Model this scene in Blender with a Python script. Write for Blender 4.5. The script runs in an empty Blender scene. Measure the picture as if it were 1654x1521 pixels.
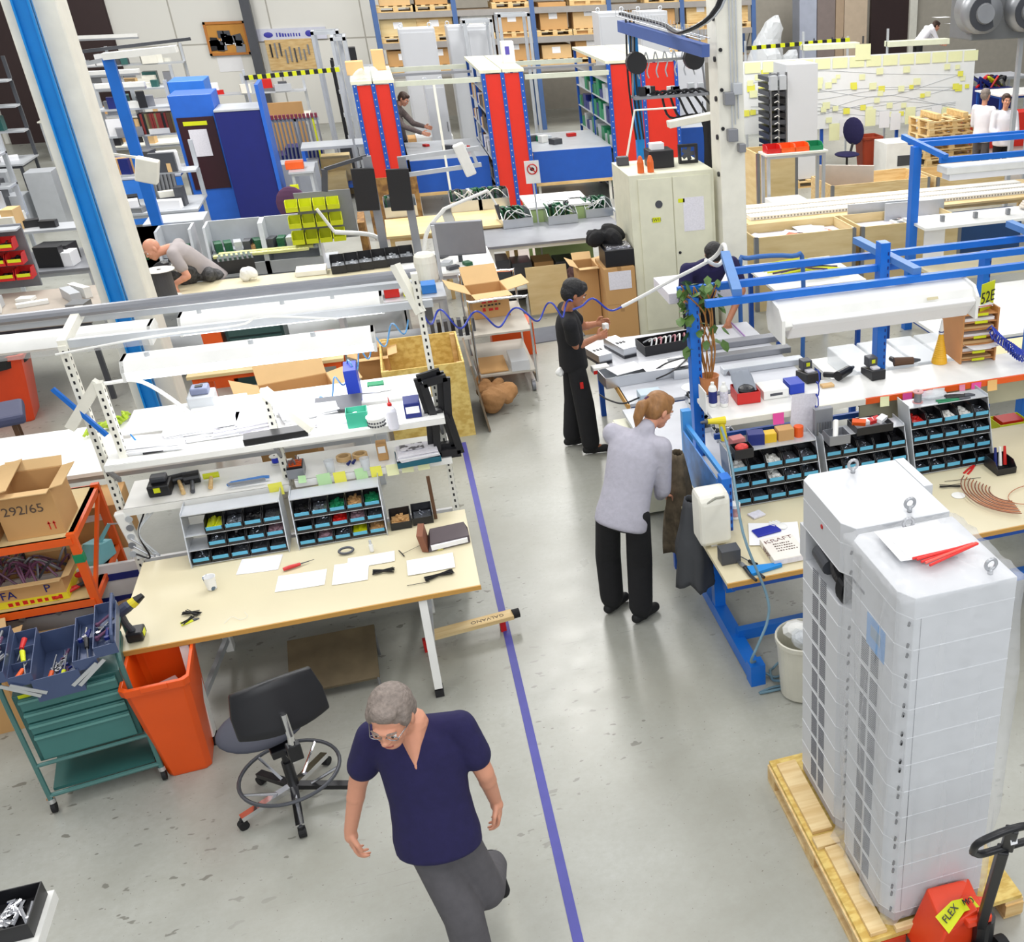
import bpy, bmesh, math, random
from mathutils import Matrix, Vector, Euler
random.seed(7)
PI = math.pi
SC = bpy.context.scene
COL = SC.collection
# ------------------------------------------------------------------ camera
CF, CX, CY, CP, CR, CW, CH = 1673.2, 1219.1, 844.8, .50998, -.02185, .31909, 4.3
_fw = Vector((math.sin(CW)*math.cos(CP), math.cos(CW)*math.cos(CP), -math.sin(CP)))
_r = Vector((math.cos(CW), -math.sin(CW), 0)); _u = _r.cross(_fw)
_r2 = _r*math.cos(CR)+_u*math.sin(CR); _u2 = -_r*math.sin(CR)+_u*math.cos(CR)
cd = bpy.data.cameras.new('camera'); cam = bpy.data.objects.new('camera', cd); COL.objects.link(cam)
cd.sensor_width = 36; cd.sensor_fit = 'HORIZONTAL'; cd.lens = CF/1654*36
cd.shift_x = (827-CX)/1654; cd.shift_y = (CY-760.5)/1654; cd.clip_end = 200
cam.matrix_world = Matrix(((_r2.x, _u2.x, -_fw.x, 0), (_r2.y, _u2.y, -_fw.y, 0), (_r2.z, _u2.z, -_fw.z, CH), (0, 0, 0, 1)))
SC.camera = cam
def ray(x, y): return _r2*((x-CX)/CF) - _u2*((y-CY)/CF) + _fw
def P(x, y, z=0.):            # where the line through a point of the picture meets the height z
    d = ray(x, y); return Vector((0, 0, CH)) + d*((z-CH)/d.z)
def PY(x, y, Y):              # ... meets the plane at distance Y
    d = ray(x, y); return Vector((0, 0, CH)) + d*(Y/d.y)
# ------------------------------------------------------------------ light
SC.view_settings.view_transform = 'Standard'; SC.view_settings.look = 'None'
SC.view_settings.gamma = 1; SC.view_settings.use_curve_mapping = False; SC.view_settings.exposure = 0.0
W = bpy.data.worlds.new('hall'); SC.world = W; W.use_nodes = True
W.node_tree.nodes['Background'].inputs[0].default_value = (.93, .96, 1, 1)
W.node_tree.nodes['Background'].inputs[1].default_value = .43
def area(name, loc, sx, sy, power, color=(1, .98, .95), rot=(0, 0, 0)):
    l = bpy.data.lights.new(name, 'AREA'); l.shape = 'RECTANGLE'; l.size = sx; l.size_y = sy; l.energy = power; l.color = color
    o = bpy.data.objects.new(name, l); COL.objects.link(o); o.location = loc; o.rotation_euler = rot; return o
for (x, y) in ((-5, 2), (1.2, 2), (7, 2), (-5, 9), (1.2, 9), (7, 9), (-5, 17), (2, 17), (9, 17), (-4, 26), (4, 26), (12, 26)):
    area('hall_lamp', (x, y, 8.2), 1.6, 4.5, 168 if y < 16 else 540)
area('front_fill_light', (2, -5, 6.5), 12, 3, 520, (.95, .98, 1), (math.radians(62), 0, 0))  # added fill light behind the camera, brightens the upright faces turned to it
# ------------------------------------------------------------------ materials
def lin(v):
    v /= 255.; return v/12.92 if v <= .04045 else ((v+.055)/1.055)**2.4
def C(r, g, b): return (lin(r), lin(g), lin(b), 1)
_M = {}
def mat(name, rgb, rough=.5, metal=0., var=.06, scale=6., bump=0., alpha=1., trans=0., emis=0., spec=.5, stretch=None, coat=0.):
    if name in _M: return _M[name]
    m = bpy.data.materials.new(name); m.use_nodes = True; nt = m.node_tree; b = nt.nodes['Principled BSDF']
    c = C(*rgb); b.inputs['Base Color'].default_value = c; b.inputs['Roughness'].default_value = rough; b.inputs['Metallic'].default_value = metal
    b.inputs['Specular IOR Level'].default_value = spec; b.inputs['Alpha'].default_value = alpha; b.inputs['Coat Weight'].default_value = coat
    b.inputs['Transmission Weight'].default_value = trans
    if emis: b.inputs['Emission Color'].default_value = c; b.inputs['Emission Strength'].default_value = emis
    if var or bump:
        tc = nt.nodes.new('ShaderNodeTexCoord'); nz = nt.nodes.new('ShaderNodeTexNoise'); nz.inputs['Scale'].default_value = scale; nz.inputs['Detail'].default_value = 4
        mp = nt.nodes.new('ShaderNodeMapping'); nt.links.new(tc.outputs['Object'], mp.inputs[0]); nt.links.new(mp.outputs[0], nz.inputs['Vector'])
        if stretch: mp.inputs['Scale'].default_value = stretch
        if var:
            r = nt.nodes.new('ShaderNodeMapRange'); r.inputs['From Min'].default_value = .3; r.inputs['From Max'].default_value = .7
            r.inputs['To Min'].default_value = 1-var; r.inputs['To Max'].default_value = 1+var*.6
            mx = nt.nodes.new('ShaderNodeVectorMath'); mx.operation = 'SCALE'; mx.inputs[0].default_value = c[:3]
            nt.links.new(nz.outputs[0], r.inputs[0]); nt.links.new(r.outputs[0], mx.inputs['Scale']); nt.links.new(mx.outputs[0], b.inputs['Base Color'])
        if bump:
            bp = nt.nodes.new('ShaderNodeBump'); bp.inputs['Strength'].default_value = bump; bp.inputs['Distance'].default_value = .02
            nt.links.new(nz.outputs[0], bp.inputs['Height']); nt.links.new(bp.outputs[0], b.inputs['Normal'])
    _M[name] = m; return m
def two_tone(name, a, b_, scale=3., lo=.45, hi=.55, rough=.5, stretch=(1, 1, 1), detail=6, bump=0):
    if name in _M: return _M[name]
    m = bpy.data.materials.new(name); m.use_nodes = True; nt = m.node_tree; b = nt.nodes['Principled BSDF']; b.inputs['Roughness'].default_value = rough
    tc = nt.nodes.new('ShaderNodeTexCoord'); mp = nt.nodes.new('ShaderNodeMapping'); mp.inputs['Scale'].default_value = stretch
    nz = nt.nodes.new('ShaderNodeTexNoise'); nz.inputs['Scale'].default_value = scale; nz.inputs['Detail'].default_value = detail
    rp = nt.nodes.new('ShaderNodeValToRGB'); rp.color_ramp.elements[0].position = lo; rp.color_ramp.elements[1].position = hi
    rp.color_ramp.elements[0].color = C(*a); rp.color_ramp.elements[1].color = C(*b_)
    L = nt.links.new; L(tc.outputs['Object'], mp.inputs[0]); L(mp.outputs[0], nz.inputs['Vector']); L(nz.outputs[0], rp.inputs[0]); L(rp.outputs[0], b.inputs['Base Color'])
    if bump:
        bp = nt.nodes.new('ShaderNodeBump'); bp.inputs['Strength'].default_value = bump; L(nz.outputs[0], bp.inputs['Height']); L(bp.outputs[0], b.inputs['Normal'])
    _M[name] = m; return m
m = mat
WHITE = m('white_paint', (236, 236, 232), .45); OFFW = m('off_white_paint', (234, 232, 220), .5); CREAM = m('cream_paint', (222, 221, 198), .5)
PAPER = m('paper', (240, 240, 242), .8, var=.02); PAPER2 = m('printed_paper', (226, 224, 232), .8, var=.08, scale=60)
LAM = m('beige_laminate', (216, 206, 174), .38, var=.03, scale=2); EDGE = m('bench_edge', (196, 148, 74), .5)
LGREY = m('light_grey_metal', (196, 200, 205), .4, .3); MGREY = m('mid_grey_metal', (140, 142, 148), .42, .35); DGREY = m('dark_grey_metal', (78, 80, 86), .45, .3)
ALU = m('aluminium', (205, 208, 212), .28, .85, var=.03); CHROME = m('chrome', (225, 225, 228), .12, 1., var=0); STEEL = m('steel', (150, 152, 156), .35, .8)
BLUE = m('blue_paint', (18, 108, 205), .38); NBLUE = m('navy_blue_paint', (18, 34, 112), .45); MBLUE = m('mid_blue_paint', (20, 80, 172), .45)
SKYB = m('bright_blue_paint', (0, 134, 214), .4); RED = m('red_paint', (212, 40, 22), .5, var=.03); ORANGE = m('orange_paint', (232, 92, 24), .45); ORPL = m('orange_plastic', (228, 84, 14), .38, var=.03)
BLACK = m('black_plastic', (24, 24, 28), .4); BLACKR = m('black_rubber', (20, 20, 22), .75); DARK = m('dark_fabric', (30, 30, 34), .9, bump=.2, scale=40)
YEL = m('yellow_plastic', (214, 220, 20), .45); YELN = m('yellow_note', (236, 232, 92), .8, var=.02); YELP = m('pale_yellow_note', (240, 242, 192), .8, var=.02); GRN_N = m('green_note', (188, 226, 170), .8, var=.02)
PINK = m('pink_note', (240, 88, 170), .8, var=.02); PEACH = m('peach_note', (238, 190, 120), .8, var=.02); CYANN = m('blue_note', (60, 170, 215), .8, var=.02)
LBLUE = m('label_blue', (92, 176, 210), .5, var=.02); GREEN = m('green_plastic', (20, 130, 84), .5); PCB = m('circuit_board', (22, 92, 58), .5, var=.4, scale=60); TEAL = m('teal_paint', (50, 100, 96), .4)
CARD = m('cardboard', (196, 152, 98), .8, var=.04, scale=3, bump=.05); CARD2 = m('pale_cardboard', (214, 178, 126), .8, var=.04)
WOOD = two_tone('pine_wood', (226, 196, 140), (206, 168, 108), 4, .35, .65, .6, (1, 6, 6)); WOODX = two_tone('pine_wood_long', (232, 208, 158), (212, 180, 124), 4, .35, .65, .6, (.6, 6, 6)); PLY = two_tone('plywood', (222, 200, 150), (208, 182, 128), 2, .35, .65, .6, (1, 1, 5))
OSB = two_tone('osb_board', (224, 198, 118), (200, 166, 84), 14, .4, .6, .7, (1, 2.2, 1.4)); OSB2 = two_tone('brown_osb_board', (158, 118, 62), (112, 78, 40), 9, .4, .6, .7); BROWN = m('brown_paint', (52, 34, 34), .5); DBROWN = m('dark_wood', (92, 62, 40), .6)
REDP = m('red_plastic', (200, 30, 26), .4); PURP = m('purple_fabric', (92, 56, 86), .8); NAVYF = m('navy_fabric', (30, 26, 72), .9, var=.1, scale=25, bump=.15); BLKF = m('black_fabric', (22, 22, 25), .9, var=.15, scale=20, bump=.15)
GREYF = m('grey_fabric', (178, 176, 188), .95, var=.07, scale=30, bump=.2); GREYT = m('grey_trouser_fabric', (86, 84, 88), .9, var=.1, scale=20, bump=.15); WHTF = m('white_fabric', (232, 230, 236), .9, var=.04); MGF = m('grey_shirt_fabric', (168, 160, 160), .9, var=.06); CHK = m('checked_fabric', (110, 98, 96), .9, var=.3, scale=50)
SKIN = m('skin', (212, 150, 122), .5, var=.05, scale=12); SKIN2 = m('brown_skin', (176, 116, 84), .5, var=.05, scale=12); HAIRK = m('black_hair', (18, 16, 18), .55, bump=.5, scale=60); HAIRG = m('grey_hair', (134, 122, 114), .6, var=.25, scale=50, bump=.5); HAIRB = m('light_brown_hair', (150, 106, 62), .5, var=.25, scale=40, bump=.4, stretch=(1, 1, .2)); HAIRD = m('dark_brown_hair', (66, 46, 36), .6, bump=.5, scale=60)
CLEAR = m('clear_plastic', (235, 240, 245), .12, alpha=.26, var=0); FROST = m('frosted_plastic', (232, 236, 240), .35, alpha=.5, var=0); GLOW = m('tube_light', (250, 252, 255), .5, emis=5., var=0); MUSTARD = m('hazard_yellow', (226, 208, 40), .5); LEAF = m('leaf_green', (82, 116, 48), .5, var=.25, scale=20); TERRA = m('terracotta', (196, 128, 78), .7)
PUR2 = m('tape_purple', (74, 74, 158), .55, var=.08, scale=9); COPPER = m('copper_cable', (184, 112, 76), .4, .5); COILB = m('blue_hose', (40, 62, 170), .35); HOSE = m('grey_blue_hose', (104, 136, 152), .4); KHAKI = m('camouflage', (96, 84, 66), .9, var=.5, scale=14); LOCKG = m('locker_grey', (170, 168, 164), .5); SCREW = m('screw_metal', (150, 155, 165), .3, .9, var=.3, scale=90); TOOLB = m('toolbox_blue_grey', (70, 84, 118), .4, .2); OLIVE = m('pale_green_paint', (172, 196, 130), .5)
# ------------------------------------------------------------------ meshes
class MB:
    def __init__(s): s.v = []; s.f = []; s.m = []; s.T = Matrix()
    def add(s, vs, fs, mi=0):
        n = len(s.v); s.v += [tuple(s.T @ Vector(v)) for v in vs]; s.f += [tuple(n+i for i in f) for f in fs]; s.m += [mi]*len(fs); return s
    def box(s, x0, y0, z0, x1, y1, z1, mi=0, rz=0, rx=0, ry=0):
        vs = [(x, y, z) for z in (z0, z1) for y in (y0, y1) for x in (x0, x1)]
        if rz or rx or ry:
            c = Vector(((x0+x1)/2, (y0+y1)/2, (z0+z1)/2)); R = Euler((rx, ry, rz)).to_matrix(); vs = [c+R@(Vector(v)-c) for v in vs]
        return s.add(vs, [(0, 2, 3, 1), (4, 5, 7, 6), (0, 1, 5, 4), (2, 6, 7, 3), (0, 4, 6, 2), (1, 3, 7, 5)], mi)
    def cbox(s, c, d, mi=0, **k): return s.box(c[0]-d[0]/2, c[1]-d[1]/2, c[2]-d[2]/2, c[0]+d[0]/2, c[1]+d[1]/2, c[2]+d[2]/2, mi, **k)
    def bar(s, a, b, w, h, mi=0, up=(0, 0, 1)):      # square bar from a to b
        a = Vector(a); b = Vector(b); d = (b-a).normalized(); u = Vector(up)
        if abs(d.dot(u)) > .97: u = Vector((0, 1, 0))
        r = d.cross(u).normalized(); u = r.cross(d); vs = []
        for p in (a, b):
            for (i, j) in ((-1, -1), (1, -1), (1, 1), (-1, 1)): vs.append(p+r*(i*w/2)+u*(j*h/2))
        return s.add(vs, [(3, 2, 1, 0), (4, 5, 6, 7), (0, 1, 5, 4), (1, 2, 6, 5), (2, 3, 7, 6), (3, 0, 4, 7)], mi)
    def cyl(s, a, b, r, r2=None, n=12, mi=0, cap=True):
        a = Vector(a); b = Vector(b); d = (b-a).normalized(); r2 = r if r2 is None else r2
        u = d.orthogonal().normalized(); w = d.cross(u); vs = []
        for p, q in ((a, r), (b, r2)):
            for i in range(n): t = 2*PI*i/n; vs.append(p+(u*math.cos(t)+w*math.sin(t))*q)
        fs = [(i, (i+1) % n, n+(i+1) % n, n+i) for i in range(n)]
        if cap: fs += [tuple(range(n-1, -1, -1)), tuple(range(n, 2*n))]
        return s.add(vs, fs, mi)
    def tube(s, pts, r, n=8, mi=0, closed=False):
        pts = [Vector(p) for p in pts]; vs = []; u = None; N = len(pts)
        for i, p in enumerate(pts):
            if closed: d = pts[(i+1) % N]-pts[i-1]
            else: d = pts[min(i+1, N-1)]-pts[max(i-1, 0)]
            d = d.normalized() if d.length > 1e-9 else Vector((0, 0, 1))
            u = d.orthogonal() if u is None else (u-d*u.dot(d))
            u = u.normalized() if u.length > 1e-6 else d.orthogonal().normalized(); w = d.cross(u); rr = r[i] if isinstance(r, (list, tuple)) else r
            for k in range(n): t = 2*PI*k/n; vs.append(p+(u*math.cos(t)+w*math.sin(t))*rr)
        fs = []
        for i in range(N if closed else N-1):
            j = (i+1) % N
            for k in range(n): fs.append((i*n+k, i*n+(k+1) % n, j*n+(k+1) % n, j*n+k))
        if not closed: fs += [tuple(range(n-1, -1, -1)), tuple((N-1)*n+k for k in range(n))]
        return s.add(vs, fs, mi)
    def lathe(s, prof, c=(0, 0, 0), n=20, mi=0):
        vs = []; c = Vector(c)
        for (r, z) in prof:
            for k in range(n): t = 2*PI*k/n; vs.append(c+Vector((r*math.cos(t), r*math.sin(t), z)))
        fs = [(i*n+k, i*n+(k+1) % n, (i+1)*n+(k+1) % n, (i+1)*n+k) for i in range(len(prof)-1) for k in range(n)]
        fs += [tuple(range(n-1, -1, -1)), tuple((len(prof)-1)*n+k for k in range(n))]
        return s.add(vs, fs, mi)
    def prism(s, poly, h0, h1, ax='z', mi=0):       # extrude a 2-D outline along an axis
        f = {'z': lambda a, b, h: (a, b, h), 'x': lambda a, b, h: (h, a, b), 'y': lambda a, b, h: (a, h, b)}[ax]; n = len(poly)
        vs = [f(a, b, h0) for a, b in poly]+[f(a, b, h1) for a, b in poly]
        return s.add(vs, [tuple(range(n-1, -1, -1)), tuple(range(n, 2*n))]+[(i, (i+1) % n, n+(i+1) % n, n+i) for i in range(n)], mi)
    def ell(s, c, r, R=None, n=14, mi=0):
        c = Vector(c); R = R or Matrix.Identity(3); vs = [c+R@Vector((0, 0, -r[2]))]; h = n//2
        for i in range(1, h):
            p = -PI/2+PI*i/h
            for k in range(n): t = 2*PI*k/n; vs.append(c+R@Vector((r[0]*math.cos(p)*math.cos(t), r[1]*math.cos(p)*math.sin(t), r[2]*math.sin(p))))
        vs.append(c+R@Vector((0, 0, r[2]))); L = len(vs)-1; fs = [(0, 1+(k+1) % n, 1+k) for k in range(n)]
        for i in range(h-2):
            for k in range(n): fs.append((1+i*n+k, 1+i*n+(k+1) % n, 1+(i+1)*n+(k+1) % n, 1+(i+1)*n+k))
        b = 1+(h-2)*n; fs += [(b+k, b+(k+1) % n, L) for k in range(n)]
        return s.add(vs, fs, mi)
    def quad(s, a, b, c, d, mi=0): return s.add([a, b, c, d], [(0, 1, 2, 3)], mi)
    def open_box(s, x0, y0, z0, x1, y1, z1, t, mi=0, zf=None):    # five-sided tray, wall thickness t, front (y0) wall to zf
        zf = z1 if zf is None else zf
        s.box(x0, y0, z0, x1, y1, z0+t, mi); s.box(x0, y1-t, z0+t, x1, y1, z1, mi); s.box(x0, y0, z0+t, x1, y0+t, zf, mi)
        if zf >= z1:
            for a in (x0, x1-t): s.box(a, y0+t, z0+t, a+t, y1-t, z1, mi)
            return s
        for a in (x0, x1-t):
            s.add([(a+i*t, y, z) for i in (0, 1) for (y, z) in ((y0+t, z0+t), (y1-t, z0+t), (y1-t, z1), (y0+t+(y1-y0)*.25*(zf < z1), z1), (y0+t, zf))],
                  [(4, 3, 2, 1, 0), (5, 6, 7, 8, 9), (0, 1, 6, 5), (1, 2, 7, 6), (2, 3, 8, 7), (3, 4, 9, 8), (4, 0, 5, 9)], mi)
        return s
    def build(s, name, mats, parent=None, loc=None, rz=0, smooth=False, bevel=0, off=None, rot=None):
        me = bpy.data.meshes.new(name); vs = s.v
        if off is not None: vs = [tuple(Vector(v)-Vector(off)) for v in vs]
        me.from_pydata(vs, [], s.f)
        for q in (mats if isinstance(mats, (list, tuple)) else [mats]): me.materials.append(q)
        me.polygons.foreach_set('material_index', s.m)
        if smooth: me.polygons.foreach_set('use_smooth', [True]*len(s.f))
        bm = bmesh.new(); bm.from_mesh(me); bmesh.ops.recalc_face_normals(bm, faces=bm.faces); bm.to_mesh(me); bm.free(); me.update()
        o = bpy.data.objects.new(name, me); COL.objects.link(o)
        if parent: o.parent = parent
        if loc is not None: o.location = loc
        if rot: o.rotation_euler = rot
        elif rz: o.rotation_euler = (0, 0, rz)
        if bevel:
            b = o.modifiers.new('edge', 'BEVEL'); b.width = bevel; b.segments = 2; b.limit_method = 'ANGLE'; b.angle_limit = .6; b.harden_normals = False
        return o
def tag(o, label, cat, group=None):
    o['label'] = label; o['category'] = cat
    if group: o['group'] = group
    return o
def T(name, label, cat, loc=(0, 0, 0), rz=0, group=None):
    o = bpy.data.objects.new(name, None); COL.objects.link(o); o.location = loc; o.rotation_euler = (0, 0, rz); return tag(o, label, cat, group)
def one(name, mb, mats, label, cat, loc=(0, 0, 0), rz=0, group=None, **k): return tag(mb.build(name, mats, None, loc, rz, **k), label, cat, group)
def struct(o): o['kind'] = 'structure'; return o
def dup(o, loc, rz=None, label=None, group=None, parent=None):
    c = o.copy(); COL.objects.link(c); c.parent = parent
    if loc is not None: c.location = loc
    if rz is not None: c.rotation_euler = (0, 0, rz)
    if label: c['label'] = label
    if group: c['group'] = group
    for ch in list(o.children): dup(ch, None, parent=c)
    return c
def text(parent, body, loc, rot, size, mt, name='lettering', align='CENTER', ext=.0006):
    cu = bpy.data.curves.new(name, 'FONT'); cu.body = body; cu.size = size; cu.extrude = ext; cu.align_x = align; cu.align_y = 'CENTER'; cu.resolution_u = 3
    tmp = bpy.data.objects.new(name, cu); me = bpy.data.meshes.new_from_object(tmp); me.name = name; bpy.data.objects.remove(tmp); bpy.data.curves.remove(cu)
    me.materials.clear(); me.materials.append(mt); o = bpy.data.objects.new(name, me); COL.objects.link(o); o.parent = parent; o.location = loc; o.rotation_euler = rot; return o
FRONT = (PI/2, 0, 0)
def marks(parent, x0, x1, y, z, h, mt, n=6, ax='z', rz=0):     # illegible small print: a row of short strokes
    mb = MB(); c = (x1-x0)/n
    for i in range(n):
        w = c*rnd(.45, .8); a = x0+c*i; k = h*rnd(.7, 1)
        if ax == 'z': mb.box(a, y-.0006, z, a+w, y, z+k)
        else: mb.box(a, y, z, a+w, y+k, z+.0006)
    return mb.build('print_marks', mt, parent)
def rnd(a, b): return random.uniform(a, b)
def arc(c, r, a0, a1, n, z=0): return [(c[0]+r*math.cos(a0+(a1-a0)*i/n), c[1]+r*math.sin(a0+(a1-a0)*i/n), z) for i in range(n+1)]
def smooth_path(pts, k=6):       # Catmull-Rom through the points
    p = [Vector(q) for q in pts]; p = [p[0]*2-p[1]]+p+[p[-1]*2-p[-2]]; out = []
    for i in range(1, len(p)-2):
        for j in range(k):
            t = j/k; a, b, c, d = p[i-1:i+3]
            out.append(.5*((2*b)+(-a+c)*t+(2*a-5*b+4*c-d)*t*t+(-a+3*b-3*c+d)*t**3))
    out.append(p[-2]); return out
# ------------------------------------------------------------------ the hall
def floor_mat():
    m = bpy.data.materials.new('painted_concrete'); m.use_nodes = True; nt = m.node_tree; b = nt.nodes['Principled BSDF']; L = nt.links.new; N = nt.nodes.new
    tc = N('ShaderNodeTexCoord')
    def noise(s, d=5, r=.55, mapping=None):
        n = N('ShaderNodeTexNoise'); n.inputs['Scale'].default_value = s; n.inputs['Detail'].default_value = d; n.inputs['Roughness'].default_value = r
        if mapping: mp = N('ShaderNodeMapping'); mp.inputs['Scale'].default_value = mapping; L(tc.outputs['Object'], mp.inputs[0]); L(mp.outputs[0], n.inputs['Vector'])
        else: L(tc.outputs['Object'], n.inputs['Vector'])
        return n.outputs[0]
    def ramp(src, lo, hi, a=(0, 0, 0, 1), c=(1, 1, 1, 1)):
        r = N('ShaderNodeValToRGB'); r.color_ramp.elements[0].position = lo; r.color_ramp.elements[1].position = hi; r.color_ramp.elements[0].color = a; r.color_ramp.elements[1].color = c; L(src, r.inputs[0]); return r.outputs[0]
    def mix(f, a, c):
        x = N('ShaderNodeMix'); x.data_type = 'RGBA'; L(f, x.inputs[0])
        for s, i in ((a, 6), (c, 7)):
            if isinstance(s, tuple): x.inputs[i].default_value = s
            else: L(s, x.inputs[i])
        return x.outputs[2]
    base = ramp(noise(.7, 6), .35, .65, C(152, 152, 142), C(178, 180, 173))
    base = mix(ramp(noise(22, 8, .7), .3, .75, (0, 0, 0, 1), (.5, .5, .5, 1)), base, C(150, 148, 136))
    chips = noise(9, 2, .5, (1, 1.7, 1)); zone = noise(.55, 2)
    mu = N('ShaderNodeMath'); mu.operation = 'MULTIPLY'; L(ramp(chips, .66, .68), mu.inputs[0]); L(ramp(zone, .47, .56), mu.inputs[1])
    base = mix(mu.outputs[0], base, C(124, 123, 114))
    sp = ramp(noise(60, 1), .74, .76); base = mix(sp, base, C(120, 116, 106))
    scr = N('ShaderNodeMath'); scr.operation = 'MULTIPLY'; L(ramp(noise(6, 3, .6, (.35, 9, 1)), .66, .68, (0, 0, 0, 1), (.6, .6, .6, 1)), scr.inputs[0]); L(ramp(noise(.9, 2), .5, .6), scr.inputs[1])
    base = mix(scr.outputs[0], base, C(136, 134, 128))
    L(base, b.inputs['Base Color']); rr = N('ShaderNodeMapRange'); L(noise(3, 5), rr.inputs[0]); rr.inputs['To Min'].default_value = .2; rr.inputs['To Max'].default_value = .42; L(rr.outputs[0], b.inputs['Roughness'])
    return m
struct(MB().box(-16, -2, -.1, 34, 46, 0).build('floor', floor_mat()))
def panel_wall_mat():
    m = bpy.data.materials.new('white_wall_panels'); m.use_nodes = True; nt = m.node_tree; b = nt.nodes['Principled BSDF']; L = nt.links.new; N = nt.nodes.new
    tc = N('ShaderNodeTexCoord'); mp = N('ShaderNodeMapping'); mp.inputs['Rotation'].default_value = (PI/2, 0, 0); br = N('ShaderNodeTexBrick')
    br.offset = 0; br.inputs['Scale'].default_value = 1; br.inputs['Brick Width'].default_value = 2.4; br.inputs['Row Height'].default_value = 2.2; br.inputs['Mortar Size'].default_value = .02
    br.inputs['Color1'].default_value = C(232, 230, 222); br.inputs['Color2'].default_value = C(226, 225, 218); br.inputs['Mortar'].default_value = C(176, 172, 162)
    L(tc.outputs['Object'], mp.inputs[0]); L(mp.outputs[0], br.inputs['Vector']); L(br.outputs[0], b.inputs['Base Color']); b.inputs['Roughness'].default_value = .6; return m
YW = 34.
struct(MB().box(-16, YW, 0, 1.2, YW+.3, 9).build('wall_back', panel_wall_mat()))
struct(MB().box(1.2, YW, 0, 34, YW+.3, 9).build('wall_back', m('concrete_wall', (176, 170, 158), .8)))
struct(MB().box(-16.3, -2, 0, -16, YW, 9).build('wall_left', WHITE))
def RB(x0, y0, x1, y1, Y):   # a rectangle seen in the picture, standing in the plane at distance Y: X0, Z0, X1, Z1
    ym = (y0+y1)/2; xm = (x0+x1)/2
    return PY(x0, ym, Y).x, PY(xm, y1, Y).z, PY(x1, ym, Y).x, PY(xm, y0, Y).z
def slab(name, r, Y, t, mt, label=None, cat=None, group=None, z0=None, bevel=0):
    X0, Z0, X1, Z1 = r; Z0 = Z0 if z0 is None else z0
    mb = MB().box(X0-(X0+X1)/2, 0, 0, X1-(X0+X1)/2, t, Z1-Z0); o = mb.build(name, mt, None, ((X0+X1)/2, Y, Z0), bevel=bevel)
    return tag(o, label, cat, group) if label else struct(o)
slab('door_1', RB(88, -60, 172, 110, YW-.1), YW-.1, .08, BROWN, z0=0)
slab('door_2', RB(-60, -60, 18, 75, YW-.1), YW-.1, .08, BROWN, z0=0)
o = slab('door_3', RB(1408, -80, 1472, 88, YW-.3), YW-.3, .12, BROWN, z0=0)
MB().cyl((-.95, -.05, 1.0), (-.8, -.05, 1.0), .03).build('door_handle', STEEL, o)
slab('trim_1', RB(1470, -60, 1482, 95, YW-.4), YW-.4, .3, OFFW, z0=0)
slab('pillar', RB(392, -40, 408, 95, YW-.4), YW-.5, .3, DGREY, z0=0)
slab('trim_2', RB(172, -30, 176, 90, YW-.06), YW-.08, .06, BROWN, z0=0)
# wall joints / conduits are in the wall material; boards and signs on the wall:
t = T('cork_board', 'brown cork pinboard with dark photo clippings hung on the white wall', 'pinboard', PY(367, 62, YW-.06))
X0, Z0, X1, Z1 = RB(334, 34, 402, 89, YW-.12); w_, h_ = (X1-X0)/2, (Z1-Z0)/2
MB().box(-w_, 0, -h_, w_, .05, h_).build('board', m('cork', (204, 146, 70), .9), t); fr = MB()
for a in ((-w_, -h_, w_, -h_+.06), (-w_, h_-.06, w_, h_), (-w_, -h_, -w_+.06, h_), (w_-.06, -h_, w_, h_)): fr.box(a[0], -.03, a[1], a[2], .05, a[3])
fr.build('frame', m('orange_wood', (190, 120, 50), .6), t)
for i in range(16):
    x, z = rnd(-w_*.8, w_*.6), rnd(-h_*.7, h_*.4); MB().cbox((x, -.02, z), (rnd(.15, .3), .012, rnd(.12, .25)), ry=rnd(-.2, .2)).build('clipping', random.choice([PAPER, DGREY, MGREY, PAPER2, BLACK]), t)
one('paper_sheet', MB().cbox((0, 0, 0), (.62, .01, .45)), PAPER, 'white poster stuck on the wall under the cork board', 'paper', PY(372, 101, YW-.006))
t = T('tool_board', 'light wooden board with hanging tools lit on the back wall', 'pegboard', PY(470, 88, YW-.07)); X0, Z0, X1, Z1 = RB(432, 62, 508, 112, YW-.3); w_, h_ = (X1-X0)/2, (Z1-Z0)/2
MB().box(-w_, 0, -h_, w_, .06, h_).build('board', WOOD, t)
for i in range(9):
    x = -w_*.8+i*w_*.2; MB().box(x-.02, -.04, rnd(-h_*.6, 0), x+.02, 0, rnd(.1, h_*.8)).build('tool', random.choice([DGREY, BLACK, STEEL]), t)
t2 = T('sign', 'white sign with blue lettering over the wooden tool board', 'sign', PY(468, 55, YW-.03)); MB().cbox((0, 0, 0), (1.9, .05, .3)).build('panel', m('sign_white', (214, 216, 232), .5), t2); SB_ = m('sign_blue', (60, 60, 170), .5); marks(t2, -.35, .3, -.026, -.06, .11, SB_, 9); MB().ell((-.55, -.03, 0), (.12, .01, .07)).build('print_marks', SB_, t2); MB().ell((.5, -.03, 0), (.1, .01, .08)).build('print_marks', SB_, t2)
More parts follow.
